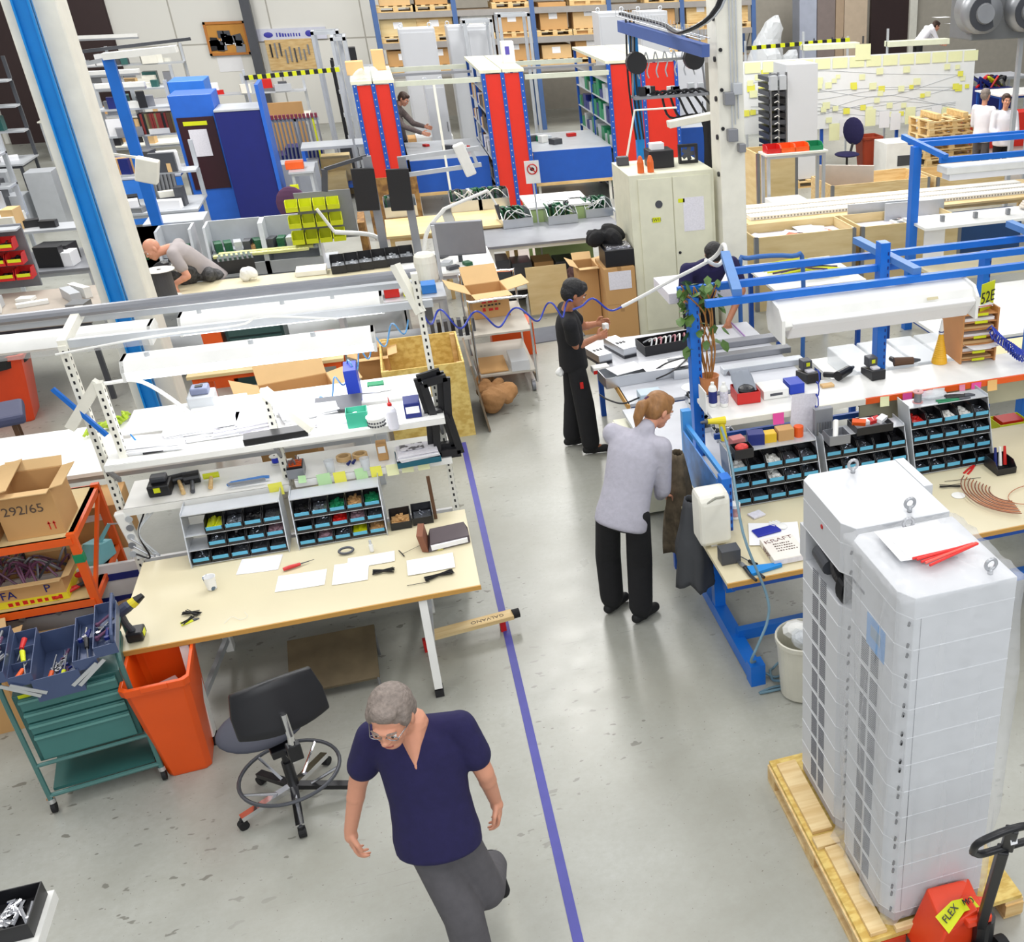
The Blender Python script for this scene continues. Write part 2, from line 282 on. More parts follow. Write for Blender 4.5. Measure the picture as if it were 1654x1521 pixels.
# pillars
pl = PY(131, 394, 11.45).x; pr = PY(213, 394, 11.45).x
o = struct(MB().box(pl, 11.45, 0, pr, 11.85, 9.5).build('pillar', OFFW, bevel=.015))
b0 = PY(149, 394, 11.4).x; b1 = PY(176, 394, 11.4).x
MB().box(b0, 11.38, 0, b1, 11.45, 9.5).box(b0, 11.33, 0, b0+.015, 11.4, 9.5).box(b1-.015, 11.33, 0, b1, 11.4, 9.5).build('cable_channel', SKYB, o)
MB().box(pr-.2, 11.35, 4.7, pr+.0, 11.5, 4.95).build('junction_box', MGREY, o)
xl, xr = 3.72, 4.03
o = struct(MB().box(xl, 12.25, 0, xr, 12.62, 9.5).build('pillar', OFFW, bevel=.01))
for z in [1.9+.42*i for i in range(14)]:
    MB().cyl((xl-.02, 12.32, z), (xl+.01, 12.32, z), .03, n=8).build('bolt', BLACK, o)
    if z > 2: MB().cyl((xl+.04, 12.26, z+.1), (xl+.04, 12.235, z+.1), .022, n=8).build('bolt', BLACK, o)
for i, (x, z, s) in enumerate(((3.83, 2.75, .1), (3.93, 2.85, .09), (3.86, 2.35, .1), (3.97, 2.2, .07))):
    MB().cbox((x, 12.2, z), (s*1.2, .09, s*1.4)).build('socket_box', MGREY if i != 1 else LGREY, o, bevel=.008)
for x in (3.87, 3.91, 3.95):
    MB().tube([(x, 12.23, 2.4+.15*(x-3.87)*10), (x, 12.235, 9)], .008, 6).build('conduit', LGREY, o)
tp = MB().box(-.024, -6.5, 0, .024, 0, .002)
one('floor_tape', MB().box(-.026, -7.2, .0005, .026, 0, .003), PUR2, 'long straight purple tape line stuck on the grey floor along the aisle', 'tape', (.218, 9.9, 0))
# overhead cable gantry fixed to the right-hand pillar
g = T('cable_gantry', 'blue steel gantry arm carrying cable tray beside the white pillar', 'gantry', (2.75, 13.6, 0))
def rel(p, t): return Vector(p)-t.location
pa, pb = PY(1003, 42, 14.2), PY(1140, 82, 12.1)
MB().bar(rel(pa, g), rel(pb, g), .1, .13).build('beam', m('faded_blue_paint', (80, 104, 168), .5), g)
pf = P(1020, 330, 0); MB().bar(rel((pa.x+.12, 14.1, 0), g), rel((pa.x+.12, 14.1, pa.z), g), .1, .1).build('post', SKYB, g)
tr = MB(); n = 26
for s in (-.07, .07): tr.tube([rel(pa, g)+Vector((s, s, .12)), rel(pb, g)+Vector((s, s, .12))], .007, 5)
for i in range(n): q = rel(pa, g).lerp(rel(pb, g), i/n)+Vector((0, 0, .12)); tr.tube([q+Vector((-.07, -.07, .08)), q+Vector((-.07, -.07, 0)), q+Vector((.07, .07, 0)), q+Vector((.07, .07, .08))], .004, 4)
tr.build('cable_tray', LGREY, g)
for i in range(3):
    e = rel(pb, g); MB().tube(smooth_path([rel(pa, g)+Vector((.02*i, 0, .14)), (rel(pa, g)+e)/2+Vector((.02*i, .02*i, .15)), e+Vector((-.25+.02*i, 0, .2)), e+Vector((.1+.03*i, -.3, .55)), e+Vector((.14+.03*i, -.3, 1.6)), e+Vector((.1+.03*i, -.3, 4))]), .018, 6).build('cable', BLACK if i < 2 else LGREY, g)
for i in range(3):
    x = pa.x+.02+.05*i; MB().tube(smooth_path([rel((x, 13.98, pa.z+.1), g), rel((x-.03, 13.96, 2.8), g), rel((x+.02, 13.96, 2.1), g)]), .012, 6).build('cable', BLACK, g)
# ------------------------------------------------------------------ small-thing makers
def paper(loc, rz, label, mt=PAPER, w=.297, h=.21, curl=.004, group=None, cat='paper'):
    mb = MB(); n = 6
    for i in range(n+1):
        x = -w/2+w*i/n; z = curl*((i/n-.5)*2)**2
        mb.v += [(x, -h/2, z+.0012), (x, h/2, z+.0018), (x, -h/2, z), (x, h/2, z+.0004)]
    for i in range(n): a = 4*i; mb.f += [(a, a+4, a+5, a+1), (a+2, a+3, a+7, a+6), (a, a+2, a+6, a+4), (a+1, a+5, a+7, a+3)]; mb.m += [0]*4
    mb.f += [(0, 1, 3, 2), (4*n, 4*n+2, 4*n+3, 4*n+1)]; mb.m += [0, 0]
    return one('paper_sheet', mb, mt, label, cat, loc, rz, group)
def heap(w, d, h, kind, n=26):        # loose small things lying in a tray
    mb = MB()
    for i in range(n):
        x, y = rnd(-w/2, w/2)*.86, rnd(-d/2, d/2)*.86; z = h*(.6+.4*random.random())*(1-.5*abs(x)/(w/2))
        if kind == 'screw': a = rnd(0, 6.3); l = rnd(.008, .02); mb.cyl((x, y, z), (x+l*math.cos(a), y+l*math.sin(a), z+rnd(-.006, .01)), rnd(.002, .005), n=5)
        elif kind == 'tie': mb.cyl((x*.3, -d*.4, z), (x*.9, d*.4, z+.01), .0025, n=4)
        else: mb.cbox((x, y, z), (rnd(.012, .03), rnd(.012, .03), rnd(.006, .02)), rz=rnd(0, 3), rx=rnd(-.4, .4))
    return mb.cbox((0, 0, h*.35), (w*.93, d*.9, h*.6))
def bin_(loc, rz, w, d, h, fill, kind, label, group, body=None, strip=LBLUE):
    t = T('storage_bin', label, 'storage bin', loc, rz, group)
    MB().open_box(-w/2, -d/2, 0, w/2, d/2, h, .0035, zf=h*.55).build('bin_body', body or BLACK, t)
    if strip: MB().cbox((0, -d/2-.002, h*.42), (w*.84, .004, h*.3)).build('label_strip', strip, t)
    if fill: mb = heap(w-.012, d-.02, h*.66, kind); mb.build('contents', fill, t)['kind'] = 'stuff'
    return t
ORD = ['first', 'second', 'third', 'fourth', 'fifth', 'sixth', 'seventh']
FILLN = {'s': (SCREW, 'screw', 'silver screws'), 'k': (BLACK, 'block', 'small black parts'), 'g': (GREEN, 'block', 'green parts'), 'r': (REDP, 'block', 'red parts'), 'y': (YEL, 'tie', 'yellow ties'), 'b': (CARD, 'block', 'brown parts'), 'w': (WHITE, 'block', 'white parts'), 'd': (DGREY, 'screw', 'dark bolts'), 'x': (None, '', 'nothing'), 'p': (m('pinkish_parts', (150, 120, 130), .5, var=.3, scale=80), 'block', 'grey pink parts')}
def bin_rack(label, short, x0, x1, Y, z0, rows, pitch=.112, dz=.105, tilt=.06, side=LGREY, rz=0, top=True, rowname=('top', 'middle', 'lowest')):
    """rows: one string per shelf from the top; '.' is an empty place"""
    n = len(rows[0]); H = dz*len(rows)+.03; cw = (x1-x0)/n; R = Matrix.Rotation(rz, 3, 'Z'); O = Vector((x0, Y, z0))
    t = T('bin_rack', label, 'bin rack', O, rz); D = .17
    for x in (-.006, x1-x0): MB().prism([(-.03, 0), (D+.04, 0), (D+.04+tilt, H+.03), (tilt+.02, H+.03), (-.03, .05)], x, x+.006, 'x').build('side_panel', side, t)
    for k in range(len(rows)):
        zz = (len(rows)-1-k)*dz; yy = tilt*(len(rows)-1-k)/len(rows); MB().box(0, yy-.01, zz+.004, x1-x0, yy+D, zz+.008).build('shelf', side, t)
    if top: MB().box(0, tilt, H+.01, x1-x0, tilt+D, H+.014).box(0, tilt, H+.01, x1-x0, tilt+.004, H+.02).build('top_tray', side, t)
    for k, row in enumerate(rows):
        for i, ch in enumerate(row):
            if ch == '.': continue
            zz = (len(rows)-1-k)*dz+.01; yy = tilt*(len(rows)-1-k)/len(rows); f = FILLN[ch]; q = O+R@Vector((cw*(i+.5), yy+D/2-.01, zz))
            rn = {3: ['top', 'middle', 'bottom'], 2: ['upper', 'lower'], 4: ['top', 'second', 'third', 'bottom'], 5: ['top', 'second', 'third', 'fourth', 'bottom']}.get(len(rows), ['only'])[k]
            bin_(q, rz, cw*.95, D*.97, dz*.82, f[0], f[1], ('empty bin' if ch == 'x' else 'bin of '+f[2])+', %s row, %s from left, %s' % (rn, ORD[i], short), 'bins of the '+short)
    return t
def bottle(loc, h, r, mt, cap, label, band=None, nozzle=False):
    t = T('bottle', label, 'bottle', loc)
    MB().lathe([(r*.92, 0), (r, .01), (r, h*.66), (r*.8, h*.76), (r*.34, h*.84), (r*.34, h*.86)], n=20).build('bottle_body', mt, t, smooth=False)
    mb = MB().lathe([(r*.42, h*.85), (r*.42, h*.93), (r*.3, h*.94)], n=14)
    if nozzle: mb.lathe([(r*.16, h*.93), (r*.06, h*1.15)], n=8)
    mb.build('cap', cap, t)
    if band: MB().lathe([(r*1.015, h*.14), (r*1.015, h*.6)], n=20).build('label_band', band, t)
    return t
def note(loc, rz, mt, label, s=.076, tilt=.0, group='sticky notes on the shelf edges'):
    mb = MB(); n = 4
    for i in range(n+1): z = -s*i/n; y = -.012*(i/n)**2; mb.v += [(-s/2, y, z), (s/2, y, z), (-s/2, y+.0012, z), (s/2, y+.0012, z)]
    for i in range(n): a = 4*i; mb.f += [(a, a+1, a+5, a+4), (a+2, a+6, a+7, a+3)]; mb.m += [0, 0]
    o = one('sticky_note', mb, mt, label, 'sticky note', loc, 0, group); o.rotation_euler = (0, tilt, rz); return o
def box_thing(name, loc, d, mt, label, cat, rz=0, group=None, bevel=.004): return one(name, MB().box(-d[0]/2, -d[1]/2, 0, d[0]/2, d[1]/2, d[2]), mt, label, cat, loc, rz, group, bevel=bevel)
def spool(loc, r, h, body, label, flange=WHITE, rz=0):
    t = T('cable_spool', label, 'spool', loc, rz); MB().lathe([(r*.72, .01), (r*.72, h-.01)], n=24).build('winding', body, t)
    for z in (0, h-.008): MB().lathe([(r, z), (r, z+.008)], n=28).build('flange', flange, t)
    MB().lathe([(r*.14, h), (r*.14, h+.003)], n=12).build('core_hole', BLACK, t); return t
def screwdriver(a, b, hm, label, group=None, r=.014):
    a = Vector(a); b = Vector(b); t = T('screwdriver', label, 'screwdriver', a, 0, group); d = b-a
    MB().cyl((0, 0, 0), d*.45, r, r*.8, 10).build('handle', hm, t); MB().cyl(d*.44, d, r*.28, n=6).build('shaft', STEEL, t); return t
def pliers(a, b, hm, label, sp=.05, r=.008, name='pliers', jaw=DGREY):
    a = Vector(a); b = Vector(b); t = T(name, label, 'pliers', a); d = b-a; s = d.cross(Vector((0, 0, 1))).normalized()*sp
    for k in (-1, 1): MB().tube([s*k, s*k*.9+d*.3, s*k*.2+d*.66], r, 6).build('handle', hm, t)
    MB().tube([d*.64, d*.8, d], [r*1.5, r*1.6, r*.5], 6).build('jaws', jaw, t); return t
def tie_bundle(loc, rz, L, label, n=26, w=.02):
    mb = MB()
    for i in range(n):
        a = rnd(-w, w); z = rnd(.003, .018); mb.tube([(-L/2+rnd(0, .01), a*1.4, z), (-.0, a*.35, z*.8+.003), (L/2-rnd(0, .015), a*1.5, z)], .0022, 4)
    return one('cable_tie_bundle', mb, BLACK, label, 'cable ties', loc, rz)
def carton(loc, d, rz, label, mt=CARD, flaps=True, openq=True, fl=.6, name='cardboard_box', group=None):
    t = T(name, label, 'cardboard box', loc, rz, group); w, dd, h = d
    if openq: MB().open_box(-w/2, -dd/2, 0, w/2, dd/2, h, .006).build('box_body', mt, t)
    else: MB().box(-w/2, -dd/2, 0, w/2, dd/2, h).build('box_body', mt, t, bevel=.003)
    if flaps and openq:
        L = min(w, dd)*fl*.8
        for (x0, y0, x1, y1, ux, uy) in ((-w/2, -dd/2, w/2, -dd/2, 0, -1), (-w/2, dd/2, w/2, dd/2, 0, 1), (-w/2, -dd/2, -w/2, dd/2, -1, 0), (w/2, -dd/2, w/2, dd/2, 1, 0)):
            k = {(0, -1): .95, (0, 1): .5, (-1, 0): .7, (1, 0): .85}[(ux, uy)]; zz = h+L*math.cos(k*1.6)*.9; o = L*math.sin(k*1.6)
            vs = [(x0, y0, h), (x1, y1, h), (x1+ux*o, y1+uy*o, zz), (x0+ux*o, y0+uy*o, zz)]; vs += [(a+.004*abs(uy)*0, b, c+.006) for a, b, c in vs]
            MB().add(vs, [(0, 1, 2, 3), (7, 6, 5, 4), (0, 4, 5, 1), (1, 5, 6, 2), (2, 6, 7, 3), (3, 7, 4, 0)]).build('flap', CARD2, t)
    elif not openq: MB().box(-.025, -dd/2-.001, h, .025, dd/2+.001, h+.001).box(-.025, -dd/2-.001, h*.8, .025, -dd/2, h).build('packing_tape', m('packing_tape', (170, 130, 84), .3), t)
    return t
# ------------------------------------------------------------------ front left workbench
bt = T('workbench', 'long beige laminate workbench with white slanted legs under the sticky notes', 'workbench', (-.98, 6.4, 0))
MB().box(-1.05, -.51, .722, 1.065, .58, .75).build('bench_top', LAM, bt, bevel=.003)
MB().box(-1.055, -.522, .72, 1.068, -.511, .7505).build('top_edge', EDGE, bt)
for x in (-.68, .70):
    MB().bar((x, -.46, .7), (x-.01, -.54, .06), .05, .085).build('leg', WHITE, bt); MB().bar((x-.01, -.54, .05), (x-.01, -.545, 0), .055, .09).build('foot', BLACK, bt)
    MB().bar((x, .5, .7), (x, .5, .0), .05, .08).build('leg', WHITE, bt); MB().bar((x, -.45, .69), (x, .52, .69), .05, .05).bar((x, -.5, .3), (x, .48, .1), .03, .04).build('brace', LGREY, bt)
MB().box(-.95, .5, .42, 1.0, .56, .56).box(-.95, .55, .12, 1.0, .6, .25).build('cross_rail', LGREY, bt)
MB().box(-.95, .44, .6, 1.0, .49, .68).build('cable_duct', MGREY, bt)
o = MB().cbox((.38, .38, .52), (.2, .1, .14)).build('power_box', LGREY, bt, bevel=.006)
for x in (.33, .40, .46): MB().cyl((x, .33, .47), (x, .325, .47), .018, n=12).build('socket', MGREY, o)
MB().tube(smooth_path([(.42, .32, .47), (.42, .25, .36), (.5, .28, .35), (.52, .33, .46)]), .006, 6).build('cable', BLACK, bt)
MB().tube(smooth_path([(.55, .4, .5), (.62, .36, .36), (.78, .34, .26), (.9, .42, .3)]), .006, 6).build('cable', BLACK, bt)
MB().tube(smooth_path([(-.6, .42, .4), (-.3, .4, .36), (-.1, .42, .42), (.3, .42, .46)]), .006, 6).build('cable', m('brown_cable', (120, 96, 70), .5), bt)
t = T('footrest', 'worn brown slanted footrest board on the floor under the beige workbench', 'footrest', (-.93, 6.25, 0))
MB().box(-.28, -.22, .16, .28, .22, .18, rx=.35).build('board', m('worn_board', (104, 92, 70), .7, var=.25), t)
for x in (-.27, .27):
    MB().cyl((x, -.2, 0), (x, -.2, .1), .01).build('leg', STEEL, t); MB().cyl((x, .2, 0), (x, .2, .24), .01).build('leg', STEEL, t)
# perforated posts and shelves
def perf(x, y, z0, z1, parent, w=.045, mt=OFFW, arm=None):
    mb = MB().box(x-w/2, y-.03, z0, x+w/2, y+.03, z1); o = mb.build('post', mt, parent); hb = MB(); z = z0+.05
    while z < z1-.03: hb.box(x-.006, y-.0315, z, x+.006, y-.029, z+.022); hb.box(x+w/2-.001, y-.006, z, x+w/2+.0015, y+.006, z+.022); z += .05
    hb.build('slots', BLACK, o); return o
st = T('storage_shelving', 'white perforated steel shelving frame with two white shelves behind the beige workbench', 'shelving', (0, 7.25, 0))
perf(-2.12, .0, 0, 2.2, st); perf(-1.06, 0, 0, 1.75, st); perf(.03, 0, 0, 2.42, st); perf(-1.97, -.1, 1.45, 1.97, st)
MB().bar((-2.12, 0, 2.2), (-2.1, .52, 2.27), .05, .06).build('arm', OFFW, st); MB().bar((.03, -.02, 2.15), (-.08, .1, 2.46), .05, .06).build('arm', OFFW, st)
MB().bar((-1.97, -.1, 1.97), (-2.22, -.06, 1.68), .05, .06).build('arm', OFFW, st); MB().bar((-1.06, -.03, 1.75), (-.8, -.2, 1.5), .05, .06).build('arm', OFFW, st); MB().bar((-2.24, -.06, 1.95), (-2.02, -.12, 1.62), .018, .03).build('strut', BLUE, st)
MB().box(-2.07, -.22, 1.43, .06, .22, 1.45).box(-2.07, -.225, 1.41, .06, -.215, 1.45).build('upper_shelf', WHITE, st)
MB().box(-2.07, -.15, 1.08, -1.04, .3, 1.1).box(-2.07, -.155, 1.05, -1.04, -.145, 1.1).build('lower_shelf', WHITE, st); MB().box(-1.0, -.15, 1.1, .06, .3, 1.12).box(-1.0, -.155, 1.07, .06, -.145, 1.12).build('lower_shelf', WHITE, st)
MB().box(-2.07, .36, 1.40, .0, .85, 1.42).box(-2.07, .355, 1.385, 0, .365, 1.42).build('rear_shelf', WHITE, st)
for x in (-2.07, -1.06, .03): MB().bar((x, -.2, 1.42), (x, .0, 1.25), .02, .03).build('bracket', MGREY, st)
MB().tube(smooth_path([(-1.95, -.08, 1.95), (-1.75, 0, 1.9), (-1.55, .1, 1.6), (-1.5, .1, 1.46)]), .014, 6).build('hose', WHITE, st)
MB().box(-2.15, .02, 2.17, .12, .06, 2.22).build('upper_rail', LGREY, st)
MB().tube([(-4.2, .4, 2.27), (.05, .45, 2.30)], .035, 10).build('conduit_pipe', MGREY, st)
MB().box(-4.2, .5, 2.19, .05, .57, 2.23).build('rear_rail', LGREY, st)
MB().tube(smooth_path([(-2.16, -.05, 2.16), (-1.6, -.03, 2.2), (-1.1, -.03, 2.21), (-.95, -.04, 2.25), (-.5, -.1, 2.2)]), .008, 6).build('cable', WHITE, st)
def fixture(name, label, x0, x1, y, z, lit, d=.2, tube=GLOW):
    t = T(name, label, 'light fixture', ((x0+x1)/2, y, z)); w = (x1-x0)/2
    MB().prism([(-d/2, .0), (-d*.3, .06), (d*.3, .06), (d/2, 0)], -w, w, 'x').build('housing', WHITE, t)
    for x in (-w*.985, w*.985): MB().prism([(-d/2, -.06), (-d/2, .0), (-d*.3, .06), (d*.3, .06), (d/2, 0), (d/2, -.06)], x-.01, x+.01, 'x').build('end_cap', WHITE, t)
    MB().tube([(-w*.95, 0, -.03), (w*.95, 0, -.03)], .028, 8).build('tube', tube if lit else WHITE, t)
    MB().prism([(-d/2+.005, 0), (-d/2+.02, -.06), (d/2-.02, -.06), (d/2-.005, 0)], -w*.97, w*.97, 'x').build('diffuser', m('lit_diffuser', (248, 250, 255), .4, emis=3.2, var=0) if lit else CLEAR, t)
    for x in (-w*.8, 0, w*.5): MB().cyl((x, -.02, .06), (x, -.02, .085), .016, n=8).build('clip', LGREY, t)
    return t
fixture('strip_light', 'lit white strip light mounted over the beige workbench papers', -1.76, -.28, 6.98, 2.1, True, .24)
fixture('strip_light', 'lit white strip light in the row behind, over the cable drawers', -1.6, -.22, 8.1, 2.02, True, .3)
fixture('strip_light', 'unlit strip light with clear cover beside the blue pillar strip', -3.9, -1.78, 8.12, 1.98, False, .3)
for (x, yy, w, z) in ((-1.02, 6.98, 1.3, 2.03), (-.9, 8.1, 1.3, 1.95)): area('strip_lamp', (x, yy, z-.03), w, .15, 6, (1, .99, 1))
bin_rack('grey bin rack with two empty shelf places on the beige workbench', 'rack below the mallet', -1.70, -1.10, 6.80, .752, ['..ysk'.replace('..', '.') + 'd', '.sksp', 'sksdd'], dz=.095, tilt=.08)
bin_rack('grey bin rack with green and red parts on the beige workbench', 'rack below the green notes', -1.03, -.46, 6.80, .752, ['ksgbg', 'xsrps', 'kpsyb'], dz=.094, tilt=.08)
bin_((-.36, 6.9, .752), 0, .14, .15, .1, CARD, 'block', 'open black bin with brown parts beside the bin rack', 'open bins by the binder', strip=None); bin_((-.21, 6.92, .752), 0, .14, .15, .1, SCREW, 'screw', 'open black bin with silver parts beside the brown binder', 'open bins by the binder', strip=None)
# papers and tools on the bench
bp = [((420, 912), -.1, PAPER2, .26, .2, 'printed sheet lying half under the rack of black bins'), ((487, 938), -.06, PAPER, .3, .2, 'white sheet in front of the red knife on the workbench'), ((567, 925), -.05, PAPER, .22, .26, 'white sheet overlapping another in the middle of the workbench'), ((600, 905), -.02, PAPER, .3, .14, 'white sheet lying partly under its neighbour near the short tie bundle'), ((696, 912), .0, PAPER, .3, .2, 'white sheet under the long cable tie bundle')]
for i, (p, rz, mt_, w, h, l) in enumerate(bp): q = P(p[0], p[1], .75); paper((q.x, q.y, .751+.001*i), rz, l, mt_, w, h, .002)
def pt(x, y, z=.755): return P(x, y, z)
t = T('knife', 'black-bladed knife with red handle on the beige workbench', 'knife', pt(458, 922)); MB().tube([(0, 0, .012), (.04, .012, .014), (.105, .035, .012)], [.012, .014, .011], 8).build('handle', REDP, t); MB().prism([(.1, .028), (.1, .042), (.19, .066)], .01, .013).build('blade', DGREY, t)
tie_bundle(pt(620, 924), -.12, .14, 'short black cable tie bundle on two white sheets'); tie_bundle(pt(709, 930), .22, .19, 'long black cable tie bundle at the workbench corner', 34, .024); tie_bundle(pt(310, 992), -.5, .11, 'frayed black cable tie bundle beside the paper cup'); tie_bundle(pt(305, 1003), .9, .1, 'thin black tie bundle lying across the frayed bundle', 8, .01)
pliers(pt(292, 1008), pt(322, 998), YEL, 'small yellow cutters beneath the frayed cable tie bundle', .015, .005); pliers(pt(716, 885), pt(686, 889), m('pale_yellow_grip', (210, 200, 110), .5), 'small pliers with pale yellow grips below the binder', .014, .005)
one('cable_tie', MB().tube([(-.07, 0, .003), (.07, .0, .003)], .002, 4), BLACK, 'single straight black cable tie at the front workbench corner', 'cable tie', pt(676, 943), -.02)
one('cable_tie', MB().tube([(-.02, .05, .006), (.0, 0, .003), (.01, -.04, .006)], .004, 5).tube([(0, 0, .003), (.14, .09, .003)], .0012, 4), BLACK, 'black bent cable tie beside the pale yellow pliers', 'cable tie', pt(650, 895))
t = T('tape_roll', 'black tape ring standing on the beige workbench', 'tape', pt(560, 893)); MB().tube([Vector((.045*math.cos(a*PI/12), .02*math.sin(a*PI/12), .02+.012*math.sin(a*PI/12))) for a in range(24)], .009, 6, closed=True).build('ring', DGREY, t)
t = T('glue_tube', 'small white glue tube standing on the beige workbench', 'tube', pt(601, 890)); MB().lathe([(.014, 0), (.014, .05), (.004, .055), (.004, .07)], n=12).build('tube_body', WHITE, t); MB().lathe([(.009, .06), (.008, .085)], n=10).build('cap', LGREY, t)
t = T('paper_cup', 'white paper cup with dark swirls on the beige workbench', 'cup', pt(343, 950)); MB().lathe([(.028, 0), (.037, .085), (.039, .087), (.039, .09), (.035, .088), (.027, .01)], n=24).build('cup_body', two_tone('swirled_paper', (240, 240, 240), (90, 110, 130), 22, .56, .6, .6), t)
one('wire_scrap', MB().tube(smooth_path([(-.06, -.03, .003), (-.02, .03, .004), (.03, -.02, .003), (.07, .0, .004), (.05, .06, .004)]), .0012, 4), WHITE, 'thin white curl of wire lying on the beige workbench', 'wire', pt(380, 1000))
t = T('cordless_drill', 'dark cordless drill with yellow bands standing on the workbench corner', 'drill', pt(222, 1030)); dr = TOOLB
MB().box(-.045, -.05, 0, .045, .06, .06).build('battery', BLACK, t, bevel=.01); MB().cbox((.046, 0, .035), (.004, .05, .03)).build('battery_badge', YEL, t); MB().tube([(-.01, .0, .05), (-.03, .0, .11), (-.04, .0, .17)], [.02, .019, .022], 10).build('grip', DGREY, t)
MB().tube([(-.13, -.03, .15), (-.1, -.02, .165), (.0, .02, .21), (.02, .03, .215)], [.03, .034, .034, .028], 12).build('motor_housing', m('drill_blue', (46, 54, 78), .45), t); MB().tube([(.02, .03, .215), (.05, .04, .23)], [.031, .028], 12).build('torque_ring', MUSTARD, t); MB().tube([(.05, .04, .23), (.09, .055, .25)], [.026, .016], 12).build('chuck', BLACK, t)
bt2 = T('ring_binder', 'brown ring binder lying open like a tent at the bench corner', 'binder', pt(718, 878))
MB().add([(-.11, -.08, 0), (.17, -.04, 0), (.17, .14, .02), (-.1, .12, .02), (-.09, -.06, .05), (.17, -.03, .05), (.15, .16, .06), (-.08, .12, .07)], [(0, 3, 2, 1), (4, 5, 6, 7), (0, 1, 5, 4), (1, 2, 6, 5), (2, 3, 7, 6), (3, 0, 4, 7)]).build('cover', m('binder_dark', (84, 74, 78), .6), bt2)
MB().add([(-.15, -.06, 0), (-.11, -.08, 0), (-.1, .12, .02), (-.13, .13, .02), (-.17, -.05, .12), (-.13, -.07, .12), (-.11, .1, .13), (-.15, .11, .13)], [(0, 3, 2, 1), (4, 5, 6, 7), (0, 1, 5, 4), (1, 2, 6, 5), (2, 3, 7, 6), (3, 0, 4, 7)]).build('spine', m('binder_brown', (134, 84, 62), .6), bt2); MB().box(-.09, -.065, .008, .155, -.04, .04, rz=.13).build('pages', PAPER, bt2)
q = pt(703, 832, .78); one('wooden_stick', MB().box(-.012, -.006, 0, .012, .006, .34), DBROWN, 'narrow brown wooden stick standing behind the open binder', 'stick', (q.x, q.y, .752), bevel=.002)
# sticky notes on the lower shelf edge
for (x, y, mt_, s, l) in ((443, 790, YELN, .09, 'yellow sticky note hanging on the left shelf edge'), (487, 778, GRN_N, .05, 'tiny green sticky note under the drill bit box'), (521, 775, GRN_N, .09, 'green sticky note beside the yellow pair'), (508, 795, YELN, .07, 'yellow sticky note hanging lower than the others'), (547, 772, YELN, .08, 'bright yellow sticky note between two green notes'), (581, 766, GRN_N, .08, 'green sticky note in the middle of the shelf edge'), (606, 763, YELN, .075, 'deep yellow sticky note right of the middle green note'), (632, 760, YELP, .08, 'pale yellow sticky note left in the row of three'), (657, 755, YELP, .08, 'pale yellow sticky note, middle of the row of three'), (682, 751, YELP, .08, 'pale yellow sticky note nearest the brown stick')):
    q = PY(x, y-10, 7.088); note((q.x, 7.088, q.z), 0, mt_, l, s, rnd(-.06, .06))
# things on the lower and upper shelves
zS, zL, zR = 1.452, 1.102, 1.122
def sh(x, y, z): return P(x, y, z)
t = T('battery_charger', 'black battery charger with yellow badge on the lower white shelf', 'charger', sh(262, 795, zL)); MB().box(-.07, -.07, 0, .07, .07, .08).build('charger_body', BLACK, t, bevel=.01); MB().box(-.05, -.02, .08, .05, .07, .12).build('battery', DGREY, t, bevel=.01); MB().cbox((-.01, -.072, .05), (.04, .004, .035)).build('badge', YEL, t)
def mallet(p, L, hm, wood, label, hw=.1, hr=.03, rz=-1.3):
    t = T('mallet', label, 'mallet', p, rz); MB().cyl((-hw/2, 0, .035), (hw/2, 0, .035), hr, n=14).build('head', hm, t); MB().cyl((0, 0, .03), (0, -L, .015), .012, .015, 10).build('handle', wood, t)
mallet(sh(290, 780, zL), .22, BLACK, WOOD, 'black mallet with pale wooden handle on the lower white shelf', .12, .035, .25); mallet(sh(312, 778, zL), .2, BLACK, DGREY, 'all-black mallet lying beside the battery charger', .1, .045, .12); mallet(sh(343, 775, zL), .16, YEL, WOOD, 'small mallet with yellow ends and wooden handle on the lower shelf', .1, .02, .05)
t = T('hacksaw', 'blue hacksaw lying on the lower white shelf', 'saw', sh(400, 782, zL)); MB().tube([(-.12, -.01, .02), (-.1, .02, .02), (.1, .04, .02), (.14, .03, .02)], .012, 8).build('frame', m('saw_blue', (60, 130, 210), .4), t); MB().box(-.12, -.015, .015, .12, -.01, .035).build('blade', STEEL, t)
spool(sh(446, 748, zL), .035, .06, m('blue_wire', (30, 50, 190), .4), 'small spool of blue wire on the lower white shelf')
t = T('drill_bit_box', 'open black drill bit box with orange rows on the right lower shelf', 'tool case', sh(480, 765, zR)); MB().open_box(-.055, -.08, 0, .055, .09, .07, .004).build('case', MGREY, t); MB().box(-.05, -.06, .01, .05, .085, .075).build('inner_rack', BLACK, t)
for i in range(4): MB().box(-.045, -.04+.03*i, .075, .045, -.03+.03*i, .082).build('orange_row', ORANGE, t)
for i in range(9): x, y = rnd(-.04, .04), rnd(-.05, .07); MB().cyl((x, y, .07), (x, y, .11), .004, n=6).build('drill_bit', STEEL, t)
for i, (x, y) in enumerate(((535, 762), (592, 758))): tt = T('plastic_cup', ['clear plastic cup left of the dark tools on the lower shelf', 'clear plastic cup right of the dark tools on the lower shelf'][i], 'cup', sh(x, y, zR)); MB().lathe([(.026, 0), (.034, .09), (.032, .09), (.024, .004)], n=18).build('cup_body', FROST, tt)
for i, (x, y) in enumerate(((556, 742), (582, 738))): tt = T('tape_roll', ['roll of beige masking tape, left one of the pair on the shelf', 'roll of beige masking tape, right one of the pair on the shelf'][i], 'tape', sh(x, y, zR)); MB().lathe([(.035, 0), (.052, 0), (.052, .03), (.035, .03), (.035, 0)], n=28).build('ring', CARD2, tt)
